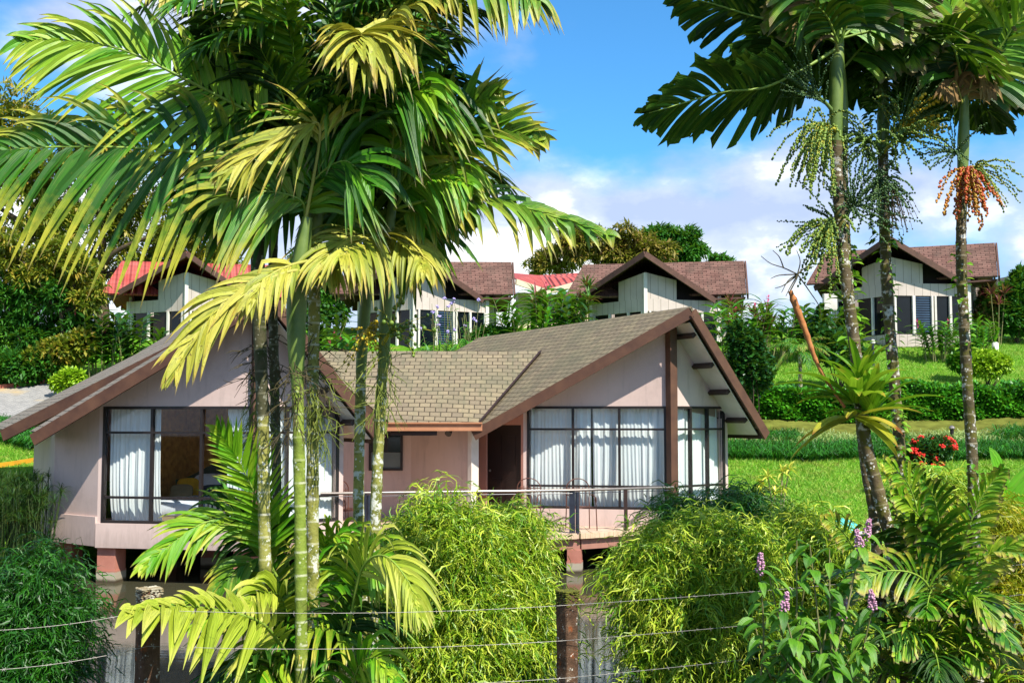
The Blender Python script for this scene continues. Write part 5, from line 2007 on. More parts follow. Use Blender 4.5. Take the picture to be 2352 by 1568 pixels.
# ------------------------------------------------------------------ trees behind
def tree(name, label, d, bl, n, per, L, W, mat, trunk, r, group=None, inner=.35, droop=.9, ntop=14, prof='lance'):
    B = ragged(blobs3(d, bl), 5, .48)
    q = P(trunk[0], trunk[1], d)
    z = gz(q.x, q.y)
    t_ = thing(name, (q.x, q.y, z), label, 'tree', group)
    m = MB()
    fork = A3(P(trunk[2], trunk[3], d))
    m.tube(spline([(q.x, q.y, z - .2), ((q.x + fork[0]) / 2 + .1, q.y, (z + fork[2]) / 2), fork], 9), np.linspace(r, r * .6, 9), 9)
    tops = on_blobs(B, ntop, .2)[0]
    branches(m, fork, tops, r * .5, 0, .3)
    m.build('trunk', m_bark, t_, smooth=True)
    m = MB()
    leaf_clusters(m, B, n, per, L, W, droop, inner, prof)
    m.build('crown', mat, t_)
    return t_


tree('broadleaf_tree', 'huge tree with yellowing leaves behind the cottage with red clay tiles', 47,
     [(40, 290, 90, 80), (130, 380, 120, 100), (250, 300, 80, 70), (330, 420, 130, 110), (60, 480, 120, 110), (200, 540, 150, 120), (420, 520, 130, 100),
      (500, 610, 90, 60), (330, 600, 110, 70), (60, 640, 110, 90), (520, 480, 60, 60), (-60, 400, 120, 160), (150, 660, 90, 60)],
     5200, 7, .36, .12, m_tree_a, (232, 800, 225, 640), .34, inner=.45)
tree('broadleaf_tree', 'low dark green tree beneath the huge yellowing one, next to the parking', 36,
     [(10, 660, 80, 60), (80, 710, 80, 60), (150, 690, 60, 50), (20, 770, 80, 60), (110, 790, 70, 50), (180, 750, 50, 50), (50, 840, 80, 45)], 2600, 7, .26, .09, m_tree_b, (70, 885, 75, 800), .16)
tree('broadleaf_tree', 'yellow leaved young tree in front of the low dark green one', 35.6,
     [(60, 640, 60, 40), (170, 620, 60, 50), (210, 690, 40, 40), (120, 580, 60, 40), (10, 590, 60, 50)], 1200, 7, .24, .08, m_tree_a, (140, 885, 140, 720), .1)
tree('broadleaf_tree', 'rusty olive tree rising behind the roof of a mossy cottage', 54,
     [(1300, 585, 70, 40), (1370, 560, 80, 45), (1450, 555, 80, 40), (1250, 610, 40, 25), (1500, 590, 60, 40), (1420, 600, 90, 40)], 2200, 7, .36, .12, m_tree_c, (1400, 690, 1400, 620), .22)
tree('broadleaf_tree', 'bright green tree beside the rusty olive one above the mossy cottage roof', 57,
     [(1530, 545, 60, 30), (1570, 560, 55, 35), (1500, 545, 45, 28), (1590, 580, 45, 25), (1540, 590, 60, 30)], 1500, 7, .34, .13, m_tree_b, (1545, 690, 1545, 610), .2)
tree('broadleaf_tree', 'small treetop peeping over the end of the mossy cottage roof', 58,
     [(1650, 598, 26, 10), (1668, 602, 18, 8), (1640, 604, 14, 8)], 160, 7, .3, .12, m_tree_b, (1650, 700, 1650, 620), .1, ntop=5)
tree('broadleaf_tree', 'leafy green tree between the red tiled cottage and the half hidden one', 46,
     [(755, 660, 40, 50), (730, 700, 40, 45), (780, 710, 30, 40), (745, 610, 25, 25), (700, 640, 40, 60)], 900, 7, .3, .12, m_tree_b, (750, 790, 750, 720), .13)

# ------------------------------------------------------------------ clipped hedge, borders, lawn grass
def strip_pts(xa, xb, ya, yb, n):
    x = xa + (xb - xa) * RNG.random(n)
    y = ya + (yb - ya) * RNG.random(n)
    return np.stack((x, y, ground_h(x, y)), 1)


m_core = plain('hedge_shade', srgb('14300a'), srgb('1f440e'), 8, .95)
hg = thing('clipped_hedge', (10, 31.6, gz(10, 31.6)), 'long clipped green hedge across the slope behind the pond house', 'hedge')
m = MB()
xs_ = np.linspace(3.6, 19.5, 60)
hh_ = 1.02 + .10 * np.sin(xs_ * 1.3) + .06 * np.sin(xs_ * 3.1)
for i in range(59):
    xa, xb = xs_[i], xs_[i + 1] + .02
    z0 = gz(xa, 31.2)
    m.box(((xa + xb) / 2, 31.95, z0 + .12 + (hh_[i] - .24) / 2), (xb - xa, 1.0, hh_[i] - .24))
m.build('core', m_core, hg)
n = 30000
x = 3.5 + 16 * RNG.random(n)
hgt = np.interp(x, xs_, hh_)
th_ = RNG.random(n)
face = RNG.random(n) < .55
y = np.where(face, 31.38 - .10 * RNG.random(n), 31.38 + 1.1 * RNG.random(n))
zz = np.where(face, .10 + (hgt - .12) * th_, hgt - .14 + .12 * RNG.random(n))
lump = .07 * np.sin(x * 5 + zz * 7) + .05 * np.sin(x * 11 - zz * 9)
y = np.where(face, y - lump, y)
zz = np.where(face, zz, zz + lump)
p = np.stack((x, y, ground_h(x, np.full(n, 31.2)) + zz), 1)
d0 = np.where(face[:, None], np.array((0, -.8, .35)), np.array((0, -.25, .9))) + rvec(n) * .8
m = MB()
m.leaves(p, d0, np.array((0, -.4, 1.)) + rvec(n) * .5, .12 * (.6 + .8 * RNG.random(n)), .075, .3, 2, 'ovate', .2, 0, None, True)
m.build('foliage', m_hedge, hg)


def tufts(name, label, cat, pts, per, L, W, mat, lean=.5, droop=1.3, group=None, kind=None, segs=3, hf=0.0):
    n = len(pts)
    p = np.repeat(pts, per, 0)
    k = len(p)
    d0 = np.array((0, 0, 1.)) + rvec(k) * lean
    m = MB()
    m.leaves(p + rvec(k) * L * .12 * np.array((1, 1, 0)) + np.array((0, 0, hf)), d0, rvec(k), L * (.6 + .6 * RNG.random(k)), W, droop, segs, 'hair', .2, 0, None, True)
    loc = pts.mean(0)
    o = m.build(name, mat, None, loc=tuple(loc))
    tag(o, label, cat, group, kind)
    return o


tufts('border_grass', 'row of dark strappy border grass below the clipped hedge', 'border plant', strip_pts(4.2, 19, 28.05, 28.75, 2600), 9, .52, .022, m_lily, .55, 1.5)
tufts('pale_border_grass', 'thin pale striped grass behind the dark border row', 'border plant', strip_pts(4.2, 19, 28.9, 29.9, 1700), 7, .34, .018, m_lily_p, .7, 1.5)
for (cx_, w_, h_, lb) in ((13.6, .9, .62, 'largest dark grass tussock behind the border grass row'), (6.9, .6, .42, 'dark grass tussock behind the border next to the bromeliad palm'),
                          (9.7, .5, .40, 'dark grass tussock behind the border left of the red bush')):
    q = strip_pts(cx_ - w_, cx_ + w_, 29.3, 29.9, 130)
    tufts('grass_tussock', lb, 'border plant', q, 9, h_, .022, m_lily, .6, 1.4, 'grass tussocks behind the border')
# border grass left of the house
a_ = [ground_hit(xx, yy) for xx, yy in ((-60, 985), (20, 998), (70, 1012), (140, 1028))]
L_ = spline([(q.x, q.y, 0) for q in a_], 60)
q = np.repeat(L_, 22, 0) + (RNG.random((60 * 22, 3)) - .5) * np.array((.5, .8, 0))
q[:, 2] = ground_h(q[:, 0], q[:, 1])
tufts('border_grass', 'dark border grass below the paved parking', 'border plant', q, 8, .55, .022, m_lily, .55, 1.5)

# lawn blades give the grass its nap
def lawn(name, xa, xb, ya, yb, n, L):
    p = strip_pts(xa, xb, ya, yb, n)
    keep = pond_sd(p[:, 0], p[:, 1]) < -.9
    p = p[keep]
    m = MB()
    k = len(p)
    m.leaves(p, np.array((0, 0, 1.)) + rvec(k) * .7, rvec(k), L * (.5 + RNG.random(k)), .016, .6, 1, 'hair', .2, 0, None, True)
    o = m.build(name, m_blade)
    o['kind'] = 'stuff'
    o['label'] = 'short mown lawn grass on the slope'


m_blade = LM('lawn_blade', ('4f8a18', '70a826', '94c03a', 'b6bf5a'), trans=.3, rough=.6, patch=(srgb('a0984a'), 1.3, .53), **lk)
lawn('lawn_grass', 3.6, 17, 22.5, 28.4, 90000, .07)
lawn('lawn_grass', 5.0, 21, 32.3, 42.0, 110000, .08)
lawn('lawn_grass', -14, -7.5, 23.0, 31, 40000, .07)

# ------------------------------------------------------------------ strap and stem plants
def rosette(m, c, n, L, W, el=(15, 75), droop=.9, prof='strap', segs=6, fold=.18, mat=0, ax=None, rnd=None):
    a = RNG.random(n) * 6.283 + np.arange(n) * 2.4
    e = np.radians(el[0] + (el[1] - el[0]) * RNG.random(n))
    d = np.stack((np.cos(a) * np.cos(e), np.sin(a) * np.cos(e), np.sin(e)), 1)
    if ax is not None:
        d = norm(d + A3(ax))
    nrm_ = np.stack((-np.cos(a) * np.sin(e), -np.sin(a) * np.sin(e), np.cos(e)), 1)
    m.leaves(A3(c) + d * W * .3, d, nrm_, L * (.7 + .5 * RNG.random(n)), W * (.8 + .4 * RNG.random(n)), droop, segs, prof, fold, mat, rnd)


def ginger(name, label, cat, d, c, n, H, spread, L, W, mat, group=None, lean=.35, per=10, flowers=None, fl_n=0, prof='lance'):
    """clump of leaning stems with two rows of blades"""
    q = P(c[0], c[1], d)
    q.z = gz(q.x, q.y) if not (len(c) > 2) else q.z
    t_ = thing(name, tuple(q), label, cat, group)
    ms, ml = MB(), MB()
    for i in range(n):
        a = random.uniform(0, 6.283)
        b = A3(q) + np.array((math.cos(a), math.sin(a), 0)) * spread * random.random()
        le = random.uniform(.1, 1) * lean
        tip = b + np.array((math.cos(a) * le * H, math.sin(a) * le * H, H * random.uniform(.7, 1.1)))
        cur = spline([b, (b + tip) / 2 + np.array((0, 0, .08 * H)), tip], 10)
        ms.tube(cur, np.linspace(.018, .007, 10), 5, cap=False)
        k = per
        f = np.linspace(.25, 1, k)
        pb = np.stack([np.interp(f * 9, np.arange(10), cur[:, j]) for j in range(3)], 1)
        T = norm(tip - b)
        sv = norm(np.cross(T, rvec(1)[0]))
        sg = np.where(np.arange(k) % 2, 1, -1)[:, None]
        ml.leaves(pb, T * .55 + sg * sv + np.array((0, 0, .15)), T + np.array((0, 0, .3)), L * (.75 + .4 * RNG.random(k)), W, .9, 5, prof, .15)
        if flowers and i < fl_n:
            mf = MB()
            for s_ in range(6):
                rosette(mf, tip + np.array((0, 0, -.03 + .05 * s_)), 4, .08, .05, (10, 70), .2, 'ovate', 2)
            mf.build('flower', flowers, t_)
    ms.build('stem', m_stemg, t_)
    ml.build('foliage', mat, t_, smooth=True)
    return t_


GG = 'tropical leaf clumps between the cottages'
ginger('ginger_plant', 'broad leaved ginger clump against the side wall of the half hidden cottage', 'shrub', 38.0, (1212, 758), 16, 1.9, .6, .75, .17, m_ging, GG)
ginger('ginger_plant', 'darker ginger clump left of the middle mossy cottage, below the cream house', 'shrub', 38.5, (1310, 752), 16, 1.8, .6, .75, .17, m_ging_d, GG)
ginger('ginger_plant', 'tall ginger clump with a red spike in front of the cream house', 'shrub', 39.5, (1262, 745), 12, 2.0, .5, .8, .18, m_ging, GG, flowers=m_mag, fl_n=2)
ginger('banana_plant', 'young banana shoots with long upright leaves before the cream house window', 'plant', 41.0, (1318, 735), 4, 1.7, .3, 1.1, .3, m_ging, None, per=4, prof='banana')
ginger('ginger_plant', 'red flowered ginger clump beside the right end of the middle cottage', 'shrub', 36.5, (1690, 772), 18, 2.1, .7, .75, .16, m_ging, GG, flowers=m_mag, fl_n=4)
ginger('ginger_plant', 'leafy ginger clump on the crest right of the roof tip', 'shrub', 37.5, (1750, 765), 16, 1.7, .8, .75, .16, m_ging, GG, flowers=m_mag, fl_n=2)
ginger('ginger_plant', 'dark leaved ginger clump behind the bromeliad palm on the crest', 'shrub', 38.5, (1845, 760), 18, 1.5, 1.0, .9, .2, m_ging_d, GG)
ginger('ginger_plant', 'dark leaved ginger clump at the left corner of the open lawn cottage', 'shrub', 39.0, (1905, 770), 14, 1.4, .7, .8, .2, m_ging_d, GG)
ginger('ginger_plant', 'fresh green ginger clump growing under the windows of the open lawn cottage', 'shrub', 38.2, (2165, 812), 20, 1.15, .6, .55, .12, m_ging, GG, flowers=m_mag, fl_n=2)
ginger('ginger_plant', 'green ginger clump at the right corner of the open lawn cottage', 'shrub', 39.0, (2248, 795), 16, 1.1, .5, .5, .12, m_ging, GG)
ginger('ginger_plant', 'tall dark ginger clump with pink spikes below the red tiled cottage', 'shrub', 36.0, (240, 830), 22, 1.9, .9, .8, .17, m_ging_d, GG, flowers=m_mag, fl_n=4)
ginger('ginger_plant', 'shaded ginger clump close to the left wing roof', 'shrub', 36.5, (310, 800), 14, 1.6, .7, .8, .17, m_ging_d, GG)
ginger('ginger_plant', 'ginger clump with magenta spikes between the palm stems and the half hidden cottage', 'shrub', 37.0, (800, 800), 16, 1.0, .9, .7, .15, m_ging, GG, flowers=m_mag, fl_n=5)
ginger('ginger_plant', 'ginger clump standing left of the half hidden cottage', 'shrub', 38.0, (750, 785), 16, 1.6, .8, .8, .17, m_ging_d, GG)
ginger('fern_plant', 'arching ferns along the foot of the half hidden cottage', 'fern', 37.3, (1000, 806), 26, .7, 1.6, .4, .06, m_ging, None, .9, 14)
ginger('fern_plant', 'arching fern at the right foot of the half hidden cottage', 'fern', 37.3, (1085, 800), 14, .75, .7, .4, .06, m_ging, None, .9, 14)


def cordyline(label, d, c, n, H, spread, L, W, mat, group='cordylines on the slope', el=(10, 80)):
    q = P(c[0], c[1], d)
    q.z = gz(q.x, q.y)
    t_ = thing('cordyline', tuple(q), label, 'shrub', group)
    ms, ml = MB(), MB()
    for i in range(n):
        a = random.uniform(0, 6.283)
        r_ = spread * random.random()
        tp = A3(q) + np.array((math.cos(a) * r_ * 1.3, math.sin(a) * r_ * 1.3, H * random.uniform(.55, 1.05)))
        ms.tube(spline([A3(q) + np.array((math.cos(a), math.sin(a), 0)) * r_ * .5, tp], 5), [.02, .018, .016, .014, .012], 5, cap=False)
        rosette(ml, tp, 16, L, W, el, .8, 'lance', 4)
    ms.build('stem', m_stemg, t_)
    ml.build('foliage', mat, t_, smooth=True)
    return t_


cordyline('cordyline with maroon tipped rosettes between the two middle cottages', 38.8, (1240, 750), 6, 1.9, .5, .55, .09, m_cord)
cordyline('cordyline with yellow green rosettes beside the left wall of the middle mossy cottage', 39.3, (1348, 740), 5, 2.3, .4, .6, .09, m_cord)
cordyline('cordyline with dark red rosettes right of the middle mossy cottage', 37.2, (1725, 770), 8, 2.0, .7, .55, .09, m_cord_r)
cordyline('green cordyline mixed with the red one right of the middle mossy cottage', 36.8, (1760, 775), 7, 1.7, .8, .55, .09, m_cord)
cordyline('reddish cordyline by the far right shrubs', 40.5, (2290, 760), 6, 2.4, .6, .5, .09, m_cord_r)


def shrub(name, label, d, bl, n, per, L, W, mat, base, group=None, prof='ovate', inner=.5, droop=.4, stems=9, r=.02, flower=None, fl=0, fr=.06):
    B = blobs3(d, bl)
    q = P(base[0], base[1], d)
    zz_ = min(gz(q.x, q.y), q.z + .3)
    t_ = thing(name, (q.x, q.y, zz_), label, 'shrub', group)
    m = MB()
    branches(m, (q.x, q.y, zz_), on_blobs(B, stems, .3)[0], r)
    m.build('stem', m_bark, t_)
    m = MB()
    leaf_clusters(m, B, n, per, L, W, droop, inner, prof)
    m.build('foliage', mat, t_)
    if flower:
        p_, d_ = on_blobs(B, fl, .93, .8)
        for a_, b_ in zip(p_, d_):
            m = MB()
            c_ = a_ + rvec(14) * fr * np.array((1, 1, .6))
            m.balls(c_ + b_ * fr * .4, fr * .38, 0, .5)
            m.build('flower', flower, t_)
    return t_


shrub('round_leaf_shrub', 'dense dark shrub with round leaves at the roof edge of the wing facing the lawn', 29.0, [(1715, 800, 42, 45), (1735, 850, 42, 50), (1695, 770, 25, 30), (1700, 850, 30, 40)], 1700, 5, .13, .10, m_round, (1720, 900))
shrub('round_leaf_shrub', 'dark round leaved shrub behind the bromeliad on the palm', 34, [(1920, 800, 55, 40), (1960, 830, 40, 40), (1885, 780, 30, 30)], 1300, 5, .14, .11, m_round, (1930, 860))
shrub('lime_shrub', 'round yellow green shrub alone on the upper lawn with its shadow beside it', 34.5, [(2268, 830, 42, 26), (2240, 838, 26, 22), (2298, 838, 26, 20), (2265, 850, 38, 18)], 900, 6, .13, .07, m_lime, (2268, 884))
shrub('lime_shrub', 'loose light green shrub behind the stem of the orange fruited palm', 35.5, [(2225, 800, 30, 26), (2200, 830, 24, 22)], 450, 6, .14, .08, m_ging, (2215, 845))
shrub('flowering_ixora', 'bush covered in red flower heads beside the border grass', 26.5, [(2128, 1035, 45, 30), (2100, 1050, 32, 26), (2160, 1030, 30, 26), (2125, 1070, 40, 28)], 900, 6, .11, .05, m_round, (2128, 1110), flower=m_red, fl=58, fr=.07)
shrub('garden_shrub', 'bright green shrub at the end of the parking pavement', 33.5, [(165, 868, 28, 18), (140, 880, 22, 13)], 500, 6, .16, .1, m_lime, (160, 892))
shrub('garden_shrub', 'olive yellow shrub under the big tree left of the red tiled cottage', 35.2, [(140, 810, 55, 35), (95, 830, 40, 30), (185, 790, 35, 30)], 900, 6, .2, .1, m_tree_a, (140, 860))
shrub('garden_shrub', 'dark green shrub row at the far end of the parking', 35.3, [(60, 850, 70, 40), (0, 850, 70, 45), (110, 835, 50, 40), (-50, 840, 60, 50)], 2000, 6, .22, .11, m_tree_b, (50, 895))
shrub('garden_shrub', 'big dark green shrub hiding the foot of the far cottage', 41, [(2335, 690, 45, 50), (2310, 720, 40, 45), (2360, 650, 40, 40), (2345, 735, 45, 35)], 1800, 6, .2, .1, m_tree_b, (2335, 780))
shrub('garden_shrub', 'reddish green shrub between the open lawn cottage and the far one', 41, [(2275, 700, 30, 40), (2262, 735, 22, 30)], 600, 6, .2, .09, m_cord, (2272, 775))
shrub('garden_shrub', 'leafy shrub hiding the foot of the middle mossy cottage left of the ridge', 38, [(1130, 770, 40, 20), (1100, 780, 30, 16)], 300, 6, .16, .08, m_tree_b, (1120, 800))

# tall thin flowers before the half hidden cottage
q = P(1045, 806, 37.2)
t_ = thing('verbena_plant', (q.x, q.y, gz(q.x, q.y)), 'tall thin stems with violet flowers under the window of the half hidden cottage', 'flower')
ms, ml, mf = MB(), MB(), MB()
for i in range(34):
    b = A3(q) + np.array((random.uniform(-.9, .9), random.uniform(-.3, .3), -.6))
    tp = b + np.array((random.uniform(-.35, .35), random.uniform(-.2, .2), random.uniform(1.2, 2.35)))
    c = spline([b, (b + tp) / 2 + rvec(1)[0] * .06, tp], 8)
    ms.tube(c, .008, 4, cap=False)
    k = 9
    pb = c[RNG.integers(1, 7, k)]
    ml.leaves(pb, rvec(k) + np.array((0, 0, .3)), rvec(k), .16, .03, .6, 3, 'lance', .1)
    if i % 2 == 0:
        mf = MB()
        mf.balls(tp + rvec(6) * .04, .032, 0, .5)
        mf.build('flower', m_vio, t_)
ms.build('stem', m_stemg, t_)
ml.build('foliage', m_ging, t_)

# little feather palm on the upper lawn
q = P(1836, 892, 33.0)
t_ = thing('dwarf_palm', (q.x, q.y, gz(q.x, q.y)), 'small pale stemmed palm with soft drooping fronds on the upper lawn', 'palm tree')
stem_mesh([(q.x, q.y, gz(q.x, q.y) - .1), A3(P(1838, 850, 33)), A3(P(1836, 812, 33))], [.075, .06, .05], m_trunk, t_, gap=.09)
for i in range(22):
    a = i * 2.4
    e = random.uniform(.25, 1.25)
    c = A3(P(1836, 808, 33))
    d = np.array((math.cos(a) * math.cos(e), math.sin(a) * math.cos(e), math.sin(e)))
    p = [c]
    for s_ in range(4):
        d = norm(d + np.array((0, 0, -.42)))
        p.append(p[-1] + d * .26)
    frond(t_, p, .26, .028, 22, (0, 0, 1) if e < 1 else (-math.cos(a), -math.sin(a), .3), m_frond_olive if i % 3 == 0 else m_ging, 1.6, 60, 30, .1, seg=4, rw=.01, start=.1)

# yellow croton-like plant on the lower lawn
q = P(1785, 1205, 24.3)
t_ = thing('yellow_dracaena', (q.x, q.y, gz(q.x, q.y)), 'thin stemmed plant with tufts of yellow leaves on the lower lawn', 'plant')
ms, ml = MB(), MB()
for (x_, y_) in ((1765, 1095), (1750, 1115), (1800, 1085), (1815, 1078), (1780, 1130), (1742, 1130), (1802, 1120)):
    tp = A3(P(x_, y_, 24.3)) + np.array((0, random.uniform(-.2, .2), 0))
    b = A3(q) + np.array((random.uniform(-.12, .12), random.uniform(-.1, .1), -.15))
    ms.tube(spline([b, (b + tp) / 2 + rvec(1)[0] * .06, tp], 8), np.linspace(.022, .012, 8), 5, cap=False)
    rosette(ml, tp, 20, .24, .06, (-30, 70), .8, 'lance', 4)
ms.build('stem', plain('pale_stem', srgb('8a8062'), srgb('a89c78'), 9, .9), t_)
ml.build('foliage', m_crot, t_, smooth=True)
q = P(2042, 1110, 25.5)
t_ = thing('yellow_dracaena', (q.x, q.y, gz(q.x, q.y)), 'low yellow leaf tuft left of the ivy palm foot', 'plant')
ml = MB()
for i in range(4):
    rosette(ml, A3(P(2030 + 10 * i, 1085 + 12 * (i % 2), 25.5)), 18, .26, .06, (-10, 75), .8, 'lance', 4)
ml.build('foliage', m_crot, t_, smooth=True)

# ------------------------------------------------------------------ reeds in the pond
m_dkreed = plain('dark_reed_stem', srgb('24380f'), srgb('3f4f1c'), 8, .8)
q = P(60, 1330, 21.2)
t_ = thing('papyrus_clump', (q.x, q.y, -.3), 'dark papyrus reeds with mop heads in the pond corner beside the bedroom wing', 'reeds')
ms, ml = MB(), MB()
for i in range(150):
    x_ = random.uniform(-60, 104)
    d_ = random.uniform(20.2, 22.4)
    b = A3(P(x_, 1300, d_))
    b[2] = -.2
    tp = np.array((b[0] + random.uniform(-.3, .3), b[1] + random.uniform(-.2, .2), A3(P(x_, random.uniform(1095, 1200), d_))[2]))
    ms.tube(spline([b, (b + tp) / 2, tp], 6), np.linspace(.014, .008, 6), 4, cap=False)
    rosette(ml, tp, 34, .26, .011, (-10, 85), 1.3, 'hair', 4)
for i in range(420):
    x_ = random.uniform(-60, 108)
    d_ = random.uniform(20.2, 22.0)
    b = A3(P(x_, 1300, d_))
    b[2] = -.1
    ml.leaves(b[None], np.array((0, 0, 1.)) + rvec(1) * .25, rvec(1), random.uniform(.5, 1.3), .03, .5, 4, 'lance', .1)
ms.build('stem', m_dkreed, t_)
ml.build('foliage', LM('reed_leaf', ('122c0a', '1c400e', '2a5216', '4a5a1a'), trans=.2, rough=.5, **lk), t_, smooth=True)

# ------------------------------------------------------------------ feathery bushes in the foreground
def feather(label, d, bl, n, mat, base, L=.15, W=.0098, group='feathery yellow green bushes along the pond', per=8, up=.5, dz=.9):
    B = ragged(blobs3(d, bl, dz), 9, .30)
    q = P(base[0], base[1], d)
    z0 = gz(q.x, q.y)
    t_ = thing('feathery_bush', (q.x, q.y, z0), label, 'shrub', group)
    m = MB()
    branches(m, (q.x, q.y, z0), on_blobs(B, 26, .25)[0], .018, 0, .15)
    m.build('stem', m_bark, t_)
    m = MB()
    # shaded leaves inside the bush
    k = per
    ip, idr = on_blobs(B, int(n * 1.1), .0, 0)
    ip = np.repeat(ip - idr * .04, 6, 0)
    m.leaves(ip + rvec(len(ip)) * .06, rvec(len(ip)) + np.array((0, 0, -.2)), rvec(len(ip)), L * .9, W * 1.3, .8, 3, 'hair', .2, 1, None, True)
    p, dr = on_blobs(B, n, .62, up)
    p = p + dr * (RNG.random((n, 1)) ** 4) * .22
    # every twig arches outwards, its thread leaves hang from it
    k = per
    tw = norm(dr * .8 + rvec(n) * .5 + np.array((0, 0, .55)))
    ln = .32 * (.5 + .9 * RNG.random(n))
    f = np.linspace(.1, 1, k)
    pos_ = p[:, None] + tw[:, None] * (ln[:, None] * f)[:, :, None] + np.array((0, 0, -1.)) * (.9 * ln[:, None] * f ** 2 * .6)[:, :, None]
    sd_ = norm(np.cross(tw, rvec(n)))
    sg = np.where(np.arange(k) % 2, 1, -1)[None, :, None]
    dd = tw[:, None] * .7 + sd_[:, None] * sg * .7 + np.array((0, 0, -1.)) * (.6 * f)[None, :, None]
    pos_, dd = pos_.reshape(-1, 3), dd.reshape(-1, 3) + rvec(n * k) * .4
    rr = np.repeat(RNG.random(n), k) * .55 + RNG.random(n * k) * .45
    m.leaves(pos_, dd, rvec(n * k), L * (.4 + 1.1 * RNG.random(n * k) ** 1.3), W * (.6 + .9 * RNG.random(n * k)), .8 + RNG.random(n * k), 4, 'hair', .2, 0, rr, True, wig=.08)
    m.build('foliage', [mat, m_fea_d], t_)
    return t_


feather('tall feathery bush hiding the porch floor, touched by the drooping young palm', 10.4,
        [(1005, 1205, 60, 40), (965, 1285, 75, 80), (1050, 1290, 80, 90), (1010, 1400, 110, 110), (1000, 1520, 130, 100), (920, 1440, 60, 110)], 4300, m_fea, (1000, 1640))
feather('narrower feathery bush between the porch one and the fence post', 10.9,
        [(1180, 1232, 52, 38), (1160, 1310, 68, 70), (1170, 1400, 72, 90), (1155, 1500, 88, 100)], 3200, m_fea, (1180, 1640))
feather('wide feathery bush below the brown corner column, between fence post and pink flowered shrub', 10.6,
        [(1515, 1275, 62, 48), (1610, 1262, 85, 48), (1488, 1360, 55, 80), (1575, 1370, 95, 100), (1680, 1330, 80, 100), (1575, 1500, 115, 100), (1700, 1480, 90, 120)], 6200, m_fea, (1560, 1640))
feather('dark green feathery bush peeping up under the narrow side window facing the lawn', 11.6,
        [(1690, 1195, 50, 38), (1735, 1230, 50, 45), (1660, 1215, 35, 35), (1570, 1195, 55, 25)], 1100, m_fea_d, (1700, 1640))
feather('feathery bush behind the pink flowered shrub', 11.0, [(1830, 1260, 70, 60), (1900, 1300, 80, 80), (1830, 1380, 100, 90), (1880, 1500, 130, 100)], 3300, m_fea, (1860, 1640))
feather('feathery bush with orange tinge under the banana leaves behind the wires', 11.0,
        [(2300, 1260, 70, 70), (2230, 1240, 40, 50), (2340, 1380, 80, 100), (2270, 1400, 70, 100), (2320, 1520, 90, 100)], 3600,
        LM('feathery_leaf_orange_green', ('5f7a0c', '8e9a14', 'b3ad1e', 'c79a2a'), trans=.3, rough=.45, **lk), (2300, 1640))
feather('dark green feathery bush before the reeds and the pond corner', 9.8,
        [(95, 1335, 55, 50), (40, 1420, 80, 80), (110, 1440, 60, 85), (70, 1540, 105, 90), (-20, 1500, 70, 120)], 3300, m_fea_d, (80, 1660), W=.010, L=.13)
feather('small feathery bush behind the foot of the yellow crowned palm', 10.9, [(880, 1500, 50, 70), (840, 1480, 40, 50), (900, 1560, 60, 50)], 1100, m_fea, (880, 1650))
feather('small feathery bush between the red flowered bush and the banana leaf', 11.4, [(2165, 1150, 45, 40), (2190, 1190, 50, 40)], 700, m_fea, (2180, 1640))
# ------------------------------------------------------------------ young palms at the foot of the left clump
q = P(640, 1640, 8.7)
y1 = thing('young_palm', (q.x, q.y, gz(q.x, q.y)), 'young stemless palm with broad lime fronds reaching over the lichened fence post', 'palm tree')
frond(y1, PP((9.0, 8.6), (625, 1310), (605, 1190), (560, 1080), (500, 985)), PD(125), PD(17), 22, (.2, -1, .3), m_frond_lime, .3, 60, 25, .1, rw=.012, start=.12, both=(1, .8))
frond(y1, PP((9.1, 8.6), (640, 1330), (560, 1200), (470, 1200), (380, 1260), (330, 1300)), PD(120), PD(20), 18, (0, -1, .6), m_frond_lime, .9, 55, 20, .1, rw=.012, start=.25)
frond(y1, PP((9.3, 8.9), (640, 1350), (600, 1230), (520, 1180), (450, 1230)), PD(130), PD(22), 13, (0, -1, .6), m_frond_dark, 1.4, 60, 25, .1, rw=.012, start=.25)
frond(y1, PP((8.6, 6.9), (660, 1500), (600, 1430), (500, 1400), (400, 1392), (300, 1405)), PD(200), PD(38), 17, (0, -1, .5), m_frond_pale, .45, 62, 25, .12, rw=.014, start=.1, both=(.3, 1), tipf=.6)
frond(y1, PP((9.1, 8.3), (670, 1480), (650, 1380), (610, 1360), (560, 1385)), PD(125), PD(38), 10, (0, -1, .5), m_frond_pale, 1.2, 65, 25, .1, rw=.012, start=.1)
frond(y1, PP((9.3, 9.0), (660, 1450), (620, 1300), (570, 1290), (500, 1350)), PD(140), PD(24), 13, FACE, m_frond_olive, 1.3, 62, 25, .1, rw=.012)
frond(y1, PP((9.3, 9.1), (670, 1450), (660, 1280), (630, 1200), (590, 1190)), PD(130), PD(24), 13, FACE, m_frond, 1.0, 55, 25, .1, rw=.012)
frond(y1, PP((8.7, 8.0), (660, 1540), (590, 1510), (520, 1530), (470, 1580)), PD(140), PD(24), 13, FACE, m_frond_dark, 1.0, 62, 25, .1, rw=.012)
frond(y1, PP((9.2, 8.6), (680, 1520), (640, 1500), (600, 1530), (570, 1590)), PD(120), PD(24), 11, FACE, m_frond_lime, 1.4, 62, 25, .1, rw=.012)
wild(y1, P(650, 1470, 9.2), 9, .85, .5, .08, 13, [m_frond, m_frond_lime, m_frond_olive], (15, 70), (0, 360), droop=1.2, seg=6)
q = P(800, 1640, 8.7)
y2 = thing('young_palm', (q.x, q.y, gz(q.x, q.y)), 'young palm whose pale yellow green frond droops over the edge of the porch bush', 'palm tree')
